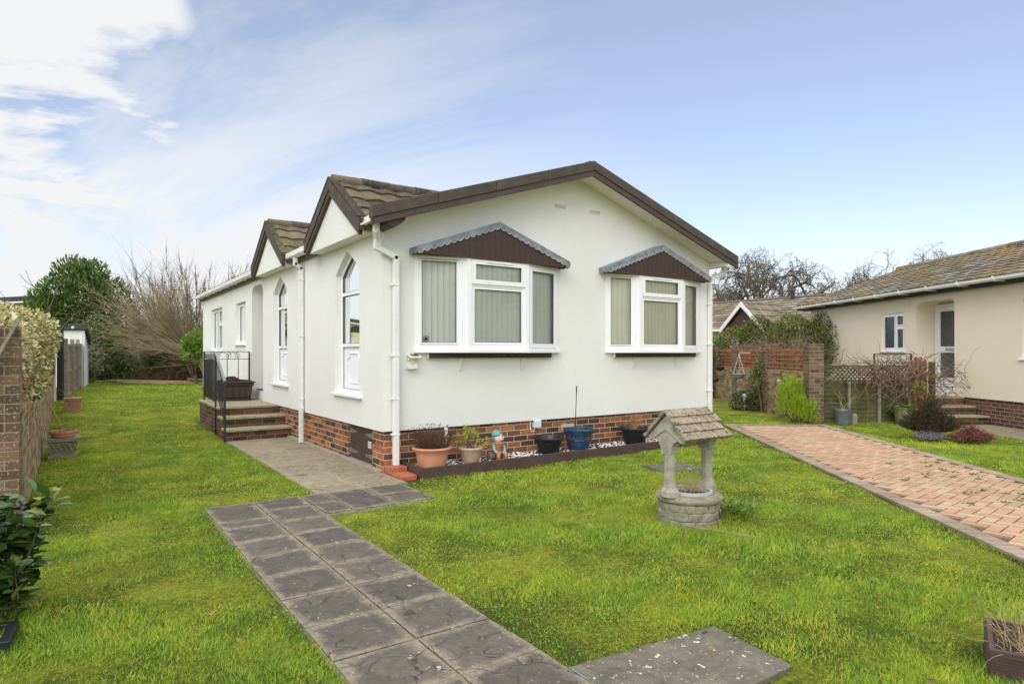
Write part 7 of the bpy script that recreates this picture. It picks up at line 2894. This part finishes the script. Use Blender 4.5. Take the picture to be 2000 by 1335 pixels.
top_tag(o, 'small brown dead leaves scattered over the front lawn', 'leaves', kind='stuff')

# ------------------------------------------------------------------ grass
GR = np.random.default_rng(99)


def fbm(x, y, s, seed, oct_=3):
    """cheap smooth noise from rotated sine sums"""
    r_ = np.random.default_rng(seed)
    out = np.zeros_like(x)
    amp = 1.0
    tot = 0
    for o_ in range(oct_):
        for k in range(5):
            a = r_.uniform(0, 6.28)
            f = s * (2 ** o_) * r_.uniform(0.7, 1.4)
            out += amp * np.sin((x * math.cos(a) + y * math.sin(a)) * f + r_.uniform(0, 6.28))
            tot += amp
        amp *= 0.6
    return out / tot * 2.2


def lawn_mask(x, y):
    m = np.ones(len(x), bool)
    e = 0.018 * fbm(x, y, 9.0, 3)

    def rect_(x0, x1, y0, y1, g=0.0):
        return (x > x0 + g) & (x < x1 - g) & (y > y0 + g) & (y < y1 - g)
    g = 0.002 + 0.7 * np.abs(e)
    m &= ~((x > 0.985 + g) & (x < 1.855 - g) & (y < 6.44 - g))
    m &= ~((x > 0.985 + g) & (x < 2.97 - g) & (y > 5.58 + g) & (y < 6.44 - g))
    m &= ~((x > 2.03 + g) & (x < 3.2) & (y > 6.40) & (y < 11.15))
    m &= ~rect_(3.03, 9.14, 7.0, 20.0)
    m &= ~rect_(1.98, 3.1, 11.05, 14.02)
    m &= ~rect_(3.0, 8.25, 6.50, 7.2)
    m &= ~rect_(3.0, 3.3, 6.55, 7.2)
    m &= ~in_drive(x, y, -0.02)
    m &= ~((x > 1.87) & (x < 2.74 + 0.1 * (y - 1.66)) & (y > 1.5) & (y < 2.235 - 0.105 * (x - 1.885)))
    m &= ~rect_(5.90, 6.50, 5.15, 5.6, 0.03)
    m &= ~((x - wx) ** 2 + (y - wy) ** 2 < 0.262 ** 2)
    m &= x > -0.36
    # right side: keep in front of the pillared wall and of the neighbour
    s_ = (x - P1.x) * rn.x + (y - P1.y) * rn.y
    m &= ~((s_ < 0.10) & (y > 7.0) & (x > 12.4))
    s2 = (x - F0.x) * fo.x + (y - F0.y) * fo.y
    m &= ~((s2 < 0.0) & (x > 12.7))
    n2 = (x - 15.15) * -0.835 + (y - 4.96) * 0.55
    al = (x - 15.15) * 0.55 + (y - 4.96) * 0.835
    m &= ~((n2 < 1.15) & (al < 0.0))
    m &= ~((n2 < 0.98) & (al >= 0.0))
    a = (x - 3.372) * e1.x + (y - 1.105) * e1.y
    b = (x - 3.372) * e2.x + (y - 1.105) * e2.y
    m &= ~((a > 0) & (a < 0.55) & (b > 0) & (b < 0.42))
    m &= ~rect_(-0.34, 0.06, 10.66, 11.04)
    m &= ~((y > 17.7) & (x < -0.05 + 0.085 * (y - 18)))
    m &= ~((x < 0.42) & (y > 21.9))
    m &= y + 0.45 * x < 25.2
    return m


def make_grass(d0, d1, dens, hgt, wid, segs):
    """blades on the ring of ground between two distances from the photographer"""
    x0_, x1_, y0_, y1_ = -0.6, 18.5, 0.5, 25.5
    x1_, y1_ = min(x1_, d1 * 1.45 + 0.6), min(y1_, d1 * 1.25 + 0.6)
    n = int((x1_ - x0_) * (y1_ - y0_) * dens)
    x = GR.uniform(x0_, x1_, n)
    y = GR.uniform(y0_, y1_, n)
    fd_ = x * 0.570 + y * 0.8215
    lat = x * 0.8215 - y * 0.570
    k = (fd_ > d0) & (fd_ <= d1) & (np.abs(lat) < fd_ * 0.95 + 0.9)
    x, y = x[k], y[k]
    k = lawn_mask(x, y)
    x, y = x[k], y[k]
    tuft = fbm(x, y, 5.5, 11, 3)
    thin_ = fbm(x, y, 2.6, 41, 3)
    k = GR.random(len(x)) < np.clip(0.80 + 0.35 * tuft - 0.45 * np.clip(thin_ - 0.35, 0, 1), 0.42, 1.0)
    x, y, tuft = x[k], y[k], tuft[k]
    n = len(x)
    lush = fbm(x, y, 1.1, 17, 2)
    h = hgt * np.clip(0.70 + 0.45 * tuft + 0.28 * lush, 0.30, 1.9) * GR.uniform(0.55, 1.3, n)
    a = GR.uniform(0, 2 * np.pi, n)
    lean = GR.uniform(0.25, 1.25, n)
    cl = fbm(x, y, 7.0, 23, 2) * 2.5
    ax = np.cos(a) + 0.6 * np.cos(cl)
    ay = np.sin(a) + 0.6 * np.sin(cl)
    nn = np.hypot(ax, ay) + 1e-6
    ax, ay = ax / nn, ay / nn
    b = GR.uniform(0, 2 * np.pi, n)
    sx_, sy_ = np.cos(b), np.sin(b)
    w = wid * GR.uniform(0.6, 1.2, n)
    z = gh(x, y) - 0.004 + np.where(d1 < 11, 0.004, 0.0)
    pts = []
    for f in ([0, 0.55, 1.0] if segs == 2 else [0, 1.0]):
        off = h * lean * f ** 1.7
        zz = z + h * f * (1 - 0.32 * f * np.minimum(lean, 1))
        ww = w * (1 - f) * 0.5 + (0.0002 if f == 1.0 else 0)
        cx0, cy0 = x + ax * off, y + ay * off
        if f == 1.0:
            pts.append(np.stack([cx0, cy0, zz], -1))
        else:
            pts.append(np.stack([cx0 - sx_ * ww, cy0 - sy_ * ww, zz], -1))
            pts.append(np.stack([cx0 + sx_ * ww, cy0 + sy_ * ww, zz], -1))
    V = np.stack(pts, 1)
    k = V.shape[1]
    o = np.arange(n)[:, None] * k
    if segs == 2:
        F = np.concatenate([o + np.array([0, 1, 3]), o + np.array([0, 3, 2]), o + np.array([2, 3, 4])], 1).reshape(-1, 3)
    else:
        F = (o + np.array([0, 1, 2])).reshape(-1, 3)
    tone = np.repeat(GR.random(n), k)
    return V.reshape(-1, 3), F, tone


GV, GF, GT = [], [], []
base_i = 0
for args in ((1.5, 3.6, 13000, 0.036, 0.0036, 2), (3.6, 6.0, 7500, 0.036, 0.0048, 2), (6.0, 10.0, 3400, 0.038, 0.0075, 1), (10.0, 16.0, 1300, 0.042, 0.013, 1), (16.0, 27.0, 650, 0.045, 0.020, 1)):
    V, F, T = make_grass(*args)
    GV.append(V)
    GF.append(F + base_i)
    GT.append(T)
    base_i += len(V)
o = raw_mesh('grass', np.concatenate(GV), np.concatenate(GF), M['grass'], None, (4, 6, 0), np.concatenate(GT))
top_tag(o, 'short green lawn grass with mossy yellow patches around the house', 'grass', kind='stuff')
print('grass blades', len(np.concatenate(GF)))
